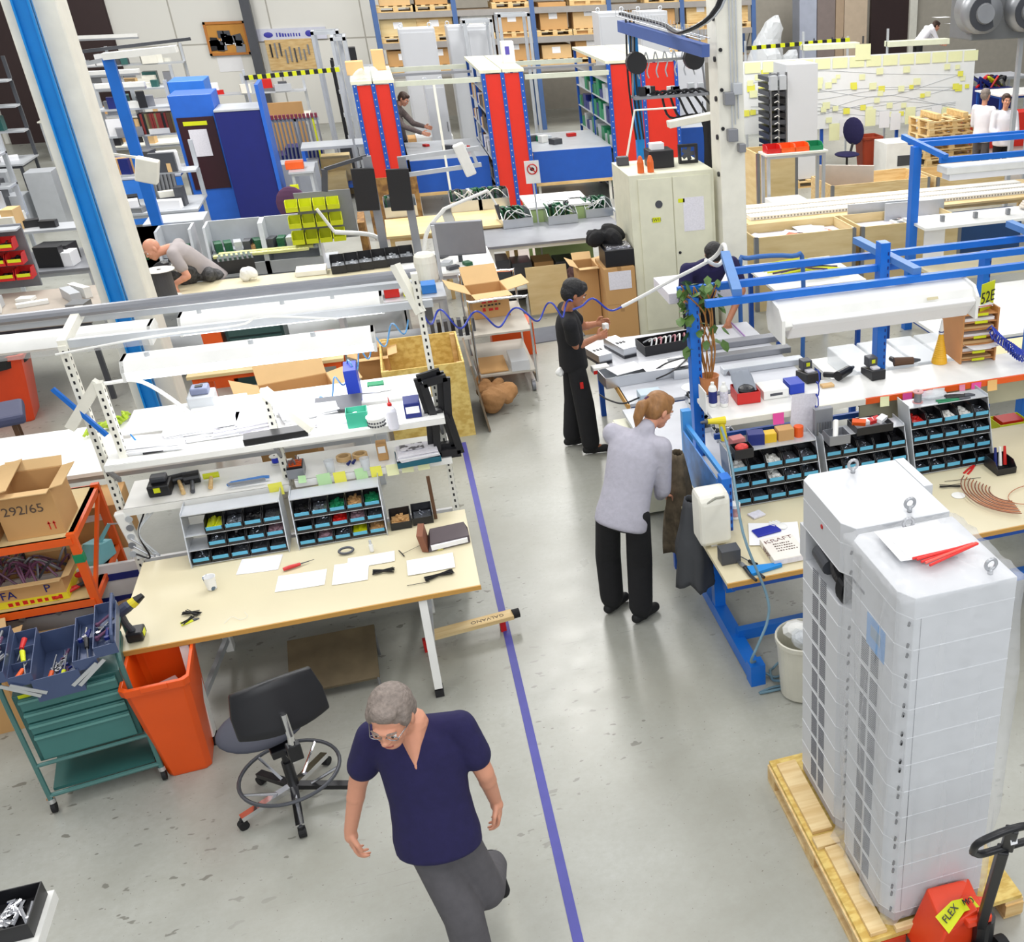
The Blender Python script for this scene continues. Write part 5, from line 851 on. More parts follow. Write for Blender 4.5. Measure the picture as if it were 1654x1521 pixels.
# ------------------------------------------------------------------ the middle of the hall
def table(name, label, x0, x1, y0, y1, z, top, frame, t_=.03, legs=True, shelf=None, group=None, cat='table'):
    t = T(name, label, cat, ((x0+x1)/2, (y0+y1)/2, 0), 0, group); w, d = (x1-x0)/2, (y1-y0)/2
    MB().box(-w, -d, z-t_, w, d, z).build('table_top', top, t)
    if legs:
        for sx in (-1, 1):
            for sy in (-1, 1): MB().box(sx*(w-.06)-.025, sy*(d-.06)-.025, 0, sx*(w-.06)+.025, sy*(d-.06)+.025, z-t_).build('leg', frame, t)
    MB().box(-w+.05, -d+.04, z-t_-.05, w-.05, -d+.07, z-t_).box(-w+.05, d-.07, z-t_-.05, w-.05, d-.04, z-t_).box(-w+.05, -d+.04, z-t_-.05, -w+.08, d-.04, z-t_).box(w-.08, -d+.04, z-t_-.05, w-.05, d-.04, z-t_).build('frame', frame, t)
    if shelf: MB().box(-w+.04, -d+.05, shelf-.02, w-.04, d-.05, shelf).build('lower_shelf', frame, t)
    return t
def blk(name, label, cat, loc, d, mt, rz=0, group=None, parts=None, bevel=.006):
    o = one(name, MB().box(-d[0]/2, -d[1]/2, 0, d[0]/2, d[1]/2, d[2]), mt, label, cat, loc, rz, group, bevel=bevel)
    for p in (parts or []): MB().box(*p[1]).build(p[0], p[2], o)
    return o
def pcb_unit(loc, rz, label, w=.38, d=.42, h=.16, group=None):
    t = T('circuit_unit', label, 'electronics', loc, rz, group); MB().open_box(-w/2, -d/2, 0, w/2, d/2, h, .006, zf=h*.6).build('chassis', ALU, t)
    for i in range(5): MB().box(-w/2+.03+i*(w-.06)/5, -d/2+.12, .03, -w/2+.045+i*(w-.06)/5, d/2-.01, h+.02).build('circuit_card', PCB, t)
    for i in range(9): MB().cbox((rnd(-w/2+.04, w/2-.04), rnd(-.02, d/2-.04), h+.015), (.06, .05, .03), rz=rnd(0, 1)).build('component', random.choice([BLACK, PCB, DGREY, LGREY, PCB]), t)
    for i in range(4): MB().tube(smooth_path([(rnd(-w/2, w/2), -d/2+.04, h*.5), (rnd(-w/3, w/3), -d/2+.06, h+.03), (rnd(-w/2, w/2), -d/2+.1, h*.6)]), .007, 5).build('wire', random.choice([LGREY, BLACK, WHITE]), t)
    return t
# table C where the two men work
tc_ = table('assembly_table', 'grey-topped assembly table with beige edge where the man in black works', 1.62, 3.3, 8.35, 10.12, .8, m('grey_mat', (196, 198, 204), .4), MBLUE)
table('assembly_table', 'second assembly table continuing toward the woman in grey', 1.55, 2.3, 6.78, 8.3, .78, m('grey_mat', (196, 198, 204), .4), MBLUE)
MB().box(-.85, -.9, .74, -.83, .88, .8).build('table_edge', EDGE, tc_)
dt = T('drawer_unit', 'beige drawer cabinet under the table between the man and the woman', 'drawer unit', (1.66, 8.0, 0)); MB().box(-.2, -.28, .04, .2, .3, .7).build('cabinet', CREAM, dt, bevel=.004)
for i in range(5): MB().box(-.212, -.26, .06+.13*i, -.2, .28, .17+.13*i).build('drawer', OFFW, dt)
zc = .802
def heat(loc, rz, label, w=.14, d=.36, h=.1):
    t = T('power_module', label, 'power module', loc, rz); MB().box(-w/2, -d/2, .03, w/2, d/2, h).build('case', ALU, t); fb = MB()
    for i in range(11): x = -w/2+.004+i*(w-.01)/10; fb.box(x-.002, -d/2-.004, 0, x+.002, d/2, .04)
    fb.build('cooling_fins', DGREY, t)
    for i in range(3): MB().box(-.045+.035*i, -.04, h, -.025+.035*i, -.0, h+.006).build('terminal', BLACK, t)
    return t
heat(P(965, 580, zc), .28, 'silver finned power module at the table corner beside the man in black'); heat(P(1002, 568, zc), .28, 'second silver finned power module with two dark terminals', .14, .42)
t = T('chassis', 'silver open chassis box holding a white paper on the table', 'chassis', P(1035, 612, zc), .1); MB().open_box(-.36, -.1, 0, .36, .16, .1, .004).build('chassis_body', ALU, t); MB().cbox((-.12, .05, .11), (.3, .22, .003), rz=.2).build('paper', PAPER, t)
for i in range(8): MB().cbox((.1+rnd(0, .1), rnd(-.03, .1), .07), (.04, .04, .05)).build('component', random.choice([BLACK, DGREY, COPPER, LGREY]), t)
t = T('chassis', 'shiny steel box with raised lid at the table middle', 'chassis', P(1105, 605, zc)); MB().open_box(-.12, -.1, 0, .12, .14, .09, .004).build('chassis_body', ALU, t); MB().box(-.12, -.02, .09, .12, .14, .1, rx=.3).build('lid', STEEL, t)
t = T('chassis', 'long black open tray of cables under a white sheet', 'chassis', P(1078, 562, zc), .12); MB().open_box(-.28, -.13, 0, .28, .15, .1, .006).build('chassis_body', BLACK, t)
for i in range(8): MB().tube(smooth_path([(-.2+.05*i, -.08, .06), (-.16+.05*i, .0, .12), (-.22+.06*i, .08, .07)]), .009, 5).build('wire', random.choice([LGREY, m('pink_wire', (190, 130, 140), .5), WHITE]), t)
paper(P(1072, 588, zc+.11), .08, 'white sheet lying over the black cable tray', PAPER, .42, .26); paper(P(1040, 552, zc), .05, 'large glossy grey sheet at the far table edge', LGREY, .8, .2)
blk('power_supply', 'small pale blue-grey power supply box by the woman', 'power supply', P(1050, 645, zc), (.2, .16, .08), m('pale_blue_grey', (176, 194, 206), .4)); MB().tube(smooth_path([(-.1, -.02, .04), (-.25, -.05, .02), (-.35, .1, .01), (-.4, .25, .01)]), .008, 6).build('cable', BLACK, bpy.data.objects['power_supply'])
blk('tape_box', 'red and white small box at the table edge by the modules', 'box', P(970, 600, zc), (.16, .1, .06), WHITE, .1, parts=[('red_side', (-.081, -.051, 0, .081, -.05, .035), REDP)])
one('paper_disc', MB().lathe([(.11, 0), (.11, .003)], n=28), PAPER, 'white round disc on the table near the plant', 'disc', P(1120, 625, zc)); one('wire_tangle', MB().tube(smooth_path([P(1060, 596, zc+.11), P(1080, 585, zc+.14), P(1110, 578, zc+.13), P(1085, 600, zc+.13), P(1060, 612, zc+.06)]), .008, 6), BLACK, 'black cable lying across the chassis boxes', 'cable')
for i in range(9):
    a = P(1125+((i*37) % 60), 600+i*13, .78); t = pcb_unit((min(max(a.x, 1.72), 2.2), min(max(a.y, 6.9), 8.2), .78+.0), rnd(-.2, .2), 'small silver circuit module in the pile beside the woman', .16, .16, .07, 'modules beside the woman')
for i in range(3): t = blk('metal_profile', ['grey steel profile lying under the first blue rail', 'long grey steel profile on the rear table', 'dark steel profile behind the plant'][i], 'profile', (3.0+.0*i, 8.75+.35*i, .802), (.8, .12, .06), [LGREY, STEEL, MGREY][i])
one('plastic_rod', MB().tube([P(1180, 520, .82), P(1205, 545, .82)], .008, 6), m('mauve_rod', (150, 110, 170), .5), 'mauve plastic rod lying on the table behind the plant', 'rod')
# beige double-door cabinet and boxes
cb = T('steel_cabinet', 'cream double-door steel cabinet labelled SW11 beside the white pillar', 'cabinet', (3.15, 12.85, 0)); MB().box(-.52, -.45, 0, .52, .5, 1.95).build('cabinet_body', CREAM, cb, bevel=.004)
for sx, x0, x1 in ((0, -.42, -.005), (1, .005, .48)):
    o = MB().box(x0, -.468, .06, x1, -.45, 1.9).build('door', CREAM, cb, bevel=.003)
    if sx: MB().cyl((.05, -.468, 1.0), (.05, -.475, 1.0), .018, n=10).build('lock', BLACK, o); MB().cbox((.25, -.47, 1.45), (.26, .003, .4)).build('paper_notice', PAPER2, o); MB().cbox((.1, -.47, 1.62), (.08, .003, .045)).build('yellow_sticker', YEL, o)
    else: MB().cyl((-.18, -.468, 1.6), (-.18, -.474, 1.6), .045, n=20).build('round_vent', DGREY, o); MB().cbox((-.22, -.47, 1.42), (.1, .003, .06)).build('yellow_label', YEL, o); text(o, 'SW11', (-.22, -.4725, 1.42), FRONT, .05, BLACK)
for i, x in enumerate((-.22, -.1)): t = T('bottle', ['orange bottle on the cream cabinet, the one nearer its corner', 'orange bottle on the cream cabinet, nearer the black box'][i], 'bottle', (3.15+x-.12, 12.52, 1.952)); MB().lathe([(.04, 0), (.04, .12), (.025, .17), (.015, .19)], n=14).build('bottle_body', m('orange_bottle', (226, 104, 40), .4), t)
t = T('desk_lamp', 'cream jointed arm lamp standing on the cream cabinet', 'lamp', (2.78, 13.2, 1.952)); a1, a2, a3 = (0, 0, 0), (.17, .05, .6), (.7, .05, .58)
for s in (-.015, .015): MB().tube([(0, s, 0), (.17, s+.05, .6), (.7, s+.05, .6)], .01, 6).build('arm', OFFW, t)
MB().box(.55, -.12, .42, 1.15, .02, .5, ry=-.12).build('lamp_head', OFFW, t, bevel=.01); MB().cyl((0, 0, 0), (0, 0, .05), .04).build('clamp', DGREY, t)
blk('black_box', 'open black box with white papers on the cream cabinet', 'box', (3.12, 12.85, 1.952), (.3, .3, .2), BLACK, 0, parts=[('papers', (-.1, -.05, .2, .06, .08, .27), PAPER)])
t = T('cooling_fan', 'black square cooling fan standing on the cream cabinet', 'fan', (3.5, 12.9, 1.952)); mb = MB(); mb.box(-.12, -.03, 0, .12, .03, .03).box(-.12, -.03, .19, .12, .03, .22).box(-.12, -.03, .03, -.09, .03, .19).box(.09, -.03, .03, .12, .03, .19).build('frame', BLACK, t)
for k in range(5): a = k*1.256; MB().bar((0, 0, .11), (.08*math.cos(a), .01, .11+.08*math.sin(a)), .05, .008, up=(0, 1, 0)).build('blade', DGREY, t)
blk('small_device', 'small dark device at the corner of the cream cabinet', 'device', (2.72, 13.1, 1.952), (.14, .1, .1), DGREY)
carton((2.42, 12.62, 0), (.38, .55, .45), 0, 'lowest cardboard box of the taped stack beside the cream cabinet', openq=False); carton((2.42, 12.62, .452), (.38, .55, .45), 0, 'taped box with white document on the stack', openq=False); cq_ = [o for o in bpy.data.objects if o.get('label', '').startswith('taped box with white document')][0]; MB().cbox((0, -.276, .3), (.28, .004, .22)).build('document', PAPER2, cq_)
carton((2.1, 12.9, 0), (.24, .4, .85), 0, 'tall narrow cardboard box standing beside the taped stack', openq=True, fl=.6)
blk('storage_tub', 'black tub with silver foil on top of the cardboard stack', 'tub', (2.45, 12.6, .905), (.36, .4, .2), BLACK, 0, parts=[('foil', (-.15, -.15, .2, .15, .1, .23), m('silver_foil', (190, 190, 196), .2, .9, bump=.8, scale=30))])
def lump(name, label, cat, loc, r, mt, k=5, seed=1, sub=None):
    random.seed(seed); mb = MB()
    for i in range(k): mb.ell((rnd(-r[0], r[0])*.6, rnd(-r[1], r[1])*.6, r[2]*rnd(.4, .8)), (r[0]*rnd(.4, .7), r[1]*rnd(.4, .7), r[2]*rnd(.35, .6)), Euler((rnd(0, 1), rnd(0, 1), rnd(0, 3))).to_matrix(), 10)
    o = mb.build(name, mt, None, loc); rm = o.modifiers.new('merge', 'REMESH'); rm.mode = 'VOXEL'; rm.voxel_size = max(.012, max(r)*.06); random.seed(seed+99); return tag(o, label, cat)
lump('black_jacket', 'black jacket dropped on the cardboard boxes by the cream cabinet', 'jacket', (2.32, 12.75, 1.1), (.3, .22, .18), BLKF, 6, 4)
# jigs on the gantry
t = T('tool_rail', 'wire shelf with hanging black cables and tools under the blue gantry', 'tool rail', (3.1, 13.9, 2.6)); a = PY(1022, 158, 13.9)-Vector((3.1, 13.9, 2.6)); b = PY(1140, 150, 13.9)-Vector((3.1, 13.9, 2.6)); MB().bar(a, b, .25, .03).build('shelf', MGREY, t); up = PY(1025, 100, 13.9)-Vector((3.1, 13.9, 2.6)); ub = PY(1130, 92, 13.9)-Vector((3.1, 13.9, 2.6)); MB().bar(up, ub, .03, .03).build('rail', STEEL, t)
for p, q in ((a, up), (b, ub)): MB().bar(p, q+Vector((0, 0, .3)), .02, .02).build('upright', STEEL, t)
for i in range(8): f = i/7; p = up.lerp(ub, f); MB().tube(smooth_path([p, p+Vector((.03, 0, .1)), p+Vector((.06, 0, -.02)), p+Vector((.03, 0, -.12)), p+Vector((.05, .0, -.2))]), .01, 5).build('hook', LGREY, t)
for (x, y) in ((1029, 102), (1122, 95)): p = PY(x, y, 13.8)-Vector((3.1, 13.9, 2.6)); MB().cyl(p, p+Vector((0, .1, 0)), .13, n=20).build('cable_reel', BLACK, t)
for i in range(7):
    p = a.lerp(b, .15+.1*i); MB().tube(smooth_path([p, p+Vector((.2, -.05, .05)), p+Vector((.3+.1*i*.3, -.1, -.25)), b+Vector((-.1+.02*i, -.1, -.3)), b+Vector((-.08+.02*i, -.1, -1.1))]), .016, 6).build('black_cable', BLACK, t)
for i in range(10): p = a.lerp(b, rnd(.1, .95)); MB().cbox((p.x, p.y, p.z+.07), (rnd(.05, .1), .06, rnd(.05, .13))).build('tool', random.choice([REDP, WHITE, NBLUE, DGREY, BLACK, LGREY]), t)
bw = table('test_bench', 'bench with stacked measuring instruments behind the cream cabinet', 2.95, 4.2, 14.4, 15.2, 1.0, LGREY, MBLUE)
for i in range(6): blk('instrument', 'stacked measuring instrument with small display behind the cabinet', 'instrument', (3.2+.7*(i % 2), 14.8, 1.002+.16*(i//2)), (.5, .4, .155), OFFW, 0, 'instruments behind the cabinet', [('display', (-.15, -.205, .05, .05, -.2, .12), NBLUE), ('knob', (.1, -.21, .05, .14, -.2, .09), BLACK)])
# aisle trolley
tr_ = T('trolley', 'grey tubular trolley with wheels and two decks beside the chipboard crate', 'trolley', (.86, 11.55, 0)); W_, D_ = .28, .55
for z in (.26, .72): MB().box(-W_-.05, -D_, z-.02, W_, D_, z).build('deck', m('trolley_deck', (190, 184, 172), .5), tr_)
for y in (-D_, D_): MB().tube(smooth_path([(-W_-.05, y, .12), (-W_-.05, y, 1.0), (-W_, y, 1.08), (W_-.05, y, 1.08), (W_, y, 1.0), (W_, y, .12)], 4), .014, 8).build('tube_frame', CHROME, tr_)
for x in (-W_-.05, W_): MB().tube([(x, -D_, .12), (x, D_, .12)], .014, 8).build('side_tube', CHROME, tr_)
for x in (-W_, W_-.04):
    for y in (-D_+.06, D_-.06): o = MB().box(x-.02, y-.03, .08, x+.02, y+.03, .12).build('caster', STEEL, tr_); MB().cyl((x-.018, y, .06), (x+.018, y, .06), .06, n=20).build('wheel', MGREY, o)
t = carton((.78, 11.75, .722), (.4, .4, .28), .1, 'open cardboard box with red print on the tubular trolley', fl=.8); marks(t, -.1, .1, -.202, .17, .035, REDP, 3); marks(t, -.12, .12, -.202, .135, .02, BLACK, 6); marks(t, -.1, .1, -.202, .08, .04, REDP, 3)
blk('storage_tub', 'orange-red flat tub on the floor behind the trolley', 'tub', (1.05, 12.4, 0), (.5, .35, .4), ORPL); blk('clear_sheets', 'bundle of clear plastic tubes on the lower trolley deck', 'tubes', (.98, 11.2, .262), (.2, .4, .12), FROST); blk('cardboard_sheet', 'flat cardboard sheet on the lower trolley deck', 'cardboard', (.7, 11.3, .262), (.3, .5, .02), CARD)
one('floor_mat', MB().box(-.4, -.28, 0, .4, .28, .012), m('mat_grey', (112, 116, 124), .9), 'dark grey rubber mat on the aisle floor behind the trolley', 'mat', (1.55, 12.9, 0), .1)
rl = T('cutting_fixture', 'black row of upright cutters on the shelf beside the trolley', 'tool', PY(735, 530, 11.2)); 
for i in range(7): MB().box(-.25+.07*i, -.05, -.08, -.21+.07*i, .05, .1).build('cutter', BLACK if i % 2 else DGREY, rl)
MB().box(-.3, -.06, -.12, .3, .06, -.08).build('base', WHITE, rl)
# chipboard crate
oc = T('chipboard_crate', 'open yellow chipboard crate standing on the floor at the end of the bench row', 'crate', (-.02, 10.55, 0)); MB().open_box(-.4, -.5, 0, .38, .5, .78, .018).build('crate_body', OSB, oc)
for (x, y) in ((-.355, -.455), (.335, -.455), (-.355, .455), (.335, .455)): MB().cbox((x, y, .4), (.048, .048, .74)).build('corner_batten', WOOD, oc)
one('chipboard_sheet', MB().box(-.01, -.45, 0, .01, .45, .72, ry=-.12), m('hardboard', (120, 104, 84), .7), 'thin brown sheet leaning on the chipboard crate', 'board', (.46, 10.5, .01))
for i, (x, y, r) in enumerate(((.62, 10.95, .16), (.66, 10.62, .2), (.6, 11.25, .13))): lump('packing_paper', ['crumpled brown packing paper, middle heap beside the crate', 'largest crumpled brown packing paper heap by the crate', 'crumpled brown packing paper heap nearest the trolley'][i], 'packing paper', (x, y, 0), (r, r*.9, r*1.2), m('kraft_paper', (176, 130, 84), .9, bump=.7, scale=12), 6, 20+i)
blk('drawer_box', 'clear plastic drawer box standing on the floor before the crate', 'storage box', (-.62, 9.9, 0), (.32, .35, .6), FROST, 0, parts=[('drawer_front', (-.14, -.18, .1, .14, -.175, .28), LGREY), ('drawer_front', (-.14, -.18, .32, .14, -.175, .5), LGREY)])
carton((-1.15, 9.75, .55), (.6, .45, .3), .2, 'open brown cardboard box beneath the back strip light', fl=.7); carton((-.5, 10.9, .3), (.3, .3, .4), 0, 'cardboard box behind the chipboard crate', fl=.4); blk('red_box', 'red metal box standing at the end of the orange-framed bench', 'box', (-.9, 10.75, .852), (.2, .2, .16), REDP)
# back-to-back bench behind the beige one
table('rear_bench', 'white workbench behind the shelves with green-yellow cables', -4.2, -.5, 8.3, 9.3, .9, WHITE, LGREY, cat='workbench')
for i in range(16): a = P(135+5*i, 705-2.4*i, .92); b = P(185+1.5*i, 690-1*i, .92); one('earth_cable', MB().tube(smooth_path([a, a.lerp(b, .5)+Vector((rnd(-.05, .05), rnd(-.05, .05), .05)), b]), .012, 6), m('earth_yellow_green', (186, 214, 60), .5, var=.4, scale=30), 'yellow-green earth cable in the bundle on the white rear bench', 'cable', (0, 0, 0), 0, 'earth cables on the rear bench')
c = carton((-2.5, 8.05, .45), (.36, .4, .36), .05, 'taped cardboard box with white label under the rear bench', openq=False); MB().cbox((0, -.2015, .28), (.2, .003, .05)).build('label', PAPER2, c); carton((-2.9, 8.02, .45), (.3, .4, .3), 0, 'smaller taped cardboard box under the rear bench', openq=False)
t = table('orange_rack', 'orange-framed bench with plywood top below the rear strip light', -2.15, -.75, 10.4, 11.2, .85, PLY, ORANGE, cat='rack'); blk('steel_tube', 'grey metal box with round blue end on the orange-framed bench', 'box', (-1.3, 10.7, .852), (.6, .25, .16), MGREY, .05)
c = carton((-1.35, 10.0, .0), (.5, .45, .55), 0, 'brown box of purple cable ends under the orange-framed bench', fl=.3); 
for i in range(14): x, y = rnd(-.2, .2), rnd(-.18, .18); MB().tube(smooth_path([(x, y, .5), (x+rnd(-.1, .1), y, .6), (x+rnd(-.1, .1), y+.1, .52)]), .012, 5).build('cable', random.choice([bpy.data.materials['mauve_cable'], DGREY, LGREY]), c)
waste_bin((-4.35, 12.35, 0), .1, 'orange-red waste bin with black liner behind the rear strip light', .75, .6, .75, m('bin_red', (224, 70, 24), .4), False); b_ = bpy.data.objects['waste_bin.001']; lm_ = MB().lathe([(.40, .62), (.43, .74), (.38, .77), (.3, .66)], n=20); lm_.build('bin_liner', BLACK, b_)
blk('seat_pad', 'dark blue-grey padded stool top at the left edge', 'stool', P(0, 680, .55)+Vector((-.1, 0, 0)), (.62, .5, .1), m('slate_pad', (66, 70, 100), .6), .25, bevel=.03); s_ = bpy.data.objects['seat_pad']
for x in (-.2, .2):
    for y in (-.15, .15): MB().box(x-.02, y-.02, -.55, x+.02, y+.02, 0).build('leg', DBROWN, s_)
0 and blk('brown_carton', 'flat cardboard box in the gap behind the strip light', 'cardboard box', PY(275, 545, 9.5)-Vector((0, 0, .2)), (.3, .3, .25), CARD)
# left work area with the bald man
lb = table('workbench_left', 'grey workbench with tools behind the blue pillar strip', -6.2, -3.3, 12.5, 14.0, .92, m('bench_grey_brown', (170, 160, 148), .5), DGREY, cat='workbench'); lb.name = 'workbench'
mb_ = table('workbench', 'long beige workbench where the bald man leans', -3.0, -.05, 12.85, 13.72, .9, LAM, LGREY, cat='workbench', shelf=.3)
spool(P(270, 480, .902), .16, .32, m('dark_cable', (66, 66, 70), .6), 'large cable spool with white flange on the beige workbench', rz=0)
lump('cable_heap', 'heap of black and white cables on the beige workbench', 'cables', P(318, 455, .902), (.3, .16, .16), m('mixed_cables', (70, 70, 72), .7, var=.7, scale=25), 7, 31); lump('cable_heap', 'black cable bundle leaning before the bald man', 'cables', P(290, 440, .902)+Vector((0, -.2, 0)), (.26, .16, .2), BLACK, 5, 32); lump('plastic_bag', 'white plastic bag beside the cable heap', 'plastic bag', P(335, 430, .902)+Vector((-.15, -.55, 0)), (.16, .1, .24), WHITE, 4, 33); lump('cotton_waste', 'white cotton waste at the end of the beige workbench', 'rag', P(408, 452, .902), (.14, .12, .12), WHITE, 4, 34)
t = T('heat_sink', 'black finned block with green rows on the beige workbench', 'heat sink', P(385, 437, .902), .15); MB().box(-.2, -.12, 0, .2, .14, .16).build('block', BLACK, t)
for i in range(7): MB().box(-.18+.055*i, -.11, .16, -.15+.055*i, .13, .19).build('green_row', m('sink_green', (50, 76, 66), .5), t)
t = T('led_strip_board', 'long pale yellow strip board lying across the beige workbench', 'board', P(420, 410, .902), .0); MB().box(-.55, -.05, 0, .6, .05, .03).build('board', m('pale_lime', (214, 214, 140), .5), t); MB().box(-.5, .08, 0, .65, .16, .03).build('board', m('pale_lime', (214, 214, 140), .5), t)
for i in range(24): MB().cbox((-.5+.045*i, 0, .031), (.016, .02, .004)).build('pad', WHITE, t)
t = T('drawer_chest', 'dark green drawer chest under the beige workbench', 'drawers', (-1.75, 12.62, 0)); MB().box(-.3, -.2, 0, .3, .25, .84).build('chest', m('dark_green_steel', (34, 62, 62), .4), t)
for i in range(3): MB().box(-.27, -.215, .46+.125*i, .27, -.2, .56+.125*i).build('drawer', m('green_drawer', (52, 84, 82), .4), t)
t = T('orange_crate', 'orange crate corner beside the green drawer chest', 'crate', (-2.2, 12.6, 0)); MB().open_box(-.1, -.15, 0, .1, .15, .8, .01).build('crate_body', ORANGE, t)
for i in range(6):
    q = P(548+22*i, 435-3*i, .92); bin_((q.x, q.y, .905), .02, .17, .28, .17, LGREY, 'block', 'black open bin with pale parts in the row of %s' % 'six on the beige workbench', 'black bins in a row on the rear bench', strip=None)
blk('flat_box', 'white flat box on the beige workbench beside the black bins', 'box', P(505, 432, .902)+Vector((0, -.25, 0)), (.35, .3, .06), OFFW)
t = table('steel_trolley', 'pale steel shelf trolley under the rear strip light with coloured boxes', -.85, .35, 11.8, 12.4, .95, LGREY, LGREY, shelf=.45, cat='trolley')
for i, (x, mt_, s) in enumerate(((-.6, BLACK, .14), (-.42, GREEN, .1), (-.22, REDP, .12), (-.02, YEL, .14), (.18, m('blue_box', (40, 120, 200), .4), .1))): blk('small_tub', ['black', 'green', 'red', 'bright yellow', 'light blue'][i]+' small tub in the row on the pale steel trolley', 'tub', (x, 12.05, .952), (.16, .2, s), mt_)
# white bench with monitor and screens
wb = table('white_bench', 'white-topped workbench under the grey monitor and lamp arms', -.2, 1.02, 12.85, 14.0, .92, WHITE, LGREY, cat='workbench'); bpy.data.objects['white_bench'].name = 'workbench'
mo = T('monitor', 'back of a large grey flat monitor on an arm over the white bench', 'monitor', PY(741, 385, 13.0)); MB().box(-.3, -.02, -.2, .3, .04, .2, rz=-.1).build('monitor_case', MGREY, mo, bevel=.012); MB().box(-.29, -.026, -.19, .28, -.02, -.186, rz=-.1).build('seam_line', DGREY, mo); MB().bar((0, .04, 0), (0, .35, -.1), .06, .05).bar((0, .35, -.1), (0, .35, -.72), .05, .05).build('arm', DGREY, mo)
sc = T('screen_post', 'grey post carrying a black screen, the one beside the task lamp', 'screen post', PY(606, 262, 14.2)*1.0); sc.location.z = 0
def screen_post(px, py0, Y, label, bar=None):
    q = PY(px, py0, Y); t = T('screen_post', label, 'screen post', (q.x, Y, 0)); MB().box(-.05, -.04, 0, .05, .04, q.z).build('post', MGREY, t); MB().box(-.22, -.12, q.z-.62, .05, -.08, q.z-.12, ry=.04).build('screen', BLACK, t, bevel=.008); MB().cbox((0, -.06, q.z-.4), (.06, .08, .06)).build('mount', DGREY, t)
    return t, q.z
bpy.data.objects.remove(sc)
t, z = screen_post(592, 252, 14.0, 'grey post with black screen and a jointed task lamp'); MB().bar((0, 0, z), (-.5, -.1, z-.1), .04, .04).bar((-.5, -.1, z-.1), (-.55, -.1, z-.35), .07, .07).build('task_lamp', DGREY, t)
t, z = screen_post(648, 253, 14.0, 'grey post with black screen under an aluminium arm'); 
for dz in (-.02, -.22): MB().bar((0, 0, z+dz), (.95, .1, z+dz+.04), .04, .05).build('arm', LGREY, t)
MB().bar((.85, .1, z+.02), (.9, .1, z-.18), .04, .04).build('link', LGREY, t); MB().box(.68, 0, z-.3, .82, .12, z+.1, ry=-.3).build('lamp_head', WHITE, t, bevel=.02)
t = T('inspection_lamp', 'white jointed magnifier arm over the white bench', 'lamp', (.2, 13.6, .92)); MB().tube(smooth_path([(0, 0, 0), (.1, -.05, .35), (.35, -.1, .62)], 5), .025, 8).tube([(.35, -.1, .62), (.9, -.05, .78)], .02, 8).tube([(.9, -.05, .78), (.98, -.05, .6)], .012, 8).build('arm', WHITE, t); MB().tube([(.98, -.05, .6), (1.0, -.05, .42)], [.03, .015], 8).build('tip', DGREY, t)
t = T('inspection_lamp', 'white jointed lamp arm with round base before the yellow bins', 'lamp', (-.2, 14.3, .92)); MB().tube(smooth_path([(0, 0, 0), (-.15, 0, .2), (-.6, -.05, .3)], 5), .03, 8).tube([(-.6, -.05, .3), (-.75, -.05, .6)], .02, 8).build('arm', WHITE, t)
t = T('paper_roll', 'cream rounded bottle-like dispenser hanging by the bench post', 'dispenser', PY(689, 436, 12.6)); MB().lathe([(.05, -.2), (.1, -.16), (.125, -.1), (.13, .1), (.12, .17), (.09, .2)], n=20).build('dispenser_body', OFFW, t); MB().box(.13, -.02, -t.location.z, .17, .02, .5).build('hanger_post', LGREY, t)
for i in range(5): one('pcb_piece', MB().cbox((0, 0, .02), (rnd(.08, .16), rnd(.06, .12), .04)), random.choice([PCB, DGREY, LGREY]), 'small circuit piece lying on the white bench', 'electronics', (rnd(.1, .9), rnd(13.0, 13.8), .922), rnd(0, 2), 'pieces on the white bench')
# bench with three open circuit units
table('unit_bench', 'grey bench carrying three open circuit units with green cards', 1.02, 2.9, 14.0, 15.15, .9, MGREY, OFFW, shelf=.3, cat='workbench')
pcb_unit(P(832, 362, .902), .1, 'open circuit unit nearest the red shelf on the grey bench', .42, .45, .2); pcb_unit(P(905, 356, .902), .05, 'middle open circuit unit on the grey bench', .42, .45, .2); pcb_unit(P(963, 345, .902), .05, 'open circuit unit beside the cream cabinet', .4, .45, .2)
table('tall_table', 'higher white table with papers and green panels behind the circuit units', 1.75, 2.65, 15.2, 16.1, 1.1, WHITE, OLIVE); MB().box(-.42, -.43, .3, .42, -.42, 1.05).build('green_panel', OLIVE, bpy.data.objects['tall_table'])
for i in range(4): paper((1.95+.18*i, 15.6+.1*(i % 2), 1.102+.003*i), .5*i, 'loose sheet lying on the higher white table', PAPER, .3, .21, .008, 'sheets on the higher table')
t = T('sign', 'small white sign with red prohibition circle on the red shelf', 'sign', PY(860, 278, 15.1)); MB().box(-.1, 0, -.15, .1, .01, .15).build('plate', WHITE, t); MB().tube([(.065*math.cos(a*.2618), -.006, .04+.065*math.sin(a*.2618)) for a in range(24)], .008, 6, closed=True).bar((-.045, -.006, .085), (.045, -.006, -.005), .012, .012, up=(0, 1, 0)).build('red_circle', REDP, t); MB().ell((0, -.004, .04), (.03, .004, .025)).build('pictogram', BLACK, t); MB().bar((0, .02, -.12), (0, .02, -t.location.z), .02, .02).build('stand', LGREY, t)
for i in range(5): blk('dark_crate', 'dark box stored on the floor beneath the circuit unit bench', 'box', (1.2+.3*i, 14.75, 0), (.27, .4, rnd(.35, .75)), random.choice([DBROWN, DGREY, BLACK, CARD]), 0, 'boxes beneath the unit bench')
one('plywood_board', MB().box(-.27, -.01, 0, .27, .01, .62, rx=-.15), PLY, 'light plywood board leaning under the grey bench', 'board', (1.72, 13.75, .02)); lump('junk_heap', 'heap of red and grey parts on the shelf under the bench', 'parts', (2.2, 14.2, .3), (.3, .2, .22), m('mixed_junk', (120, 90, 90), .6, var=.8, scale=14), 7, 41)
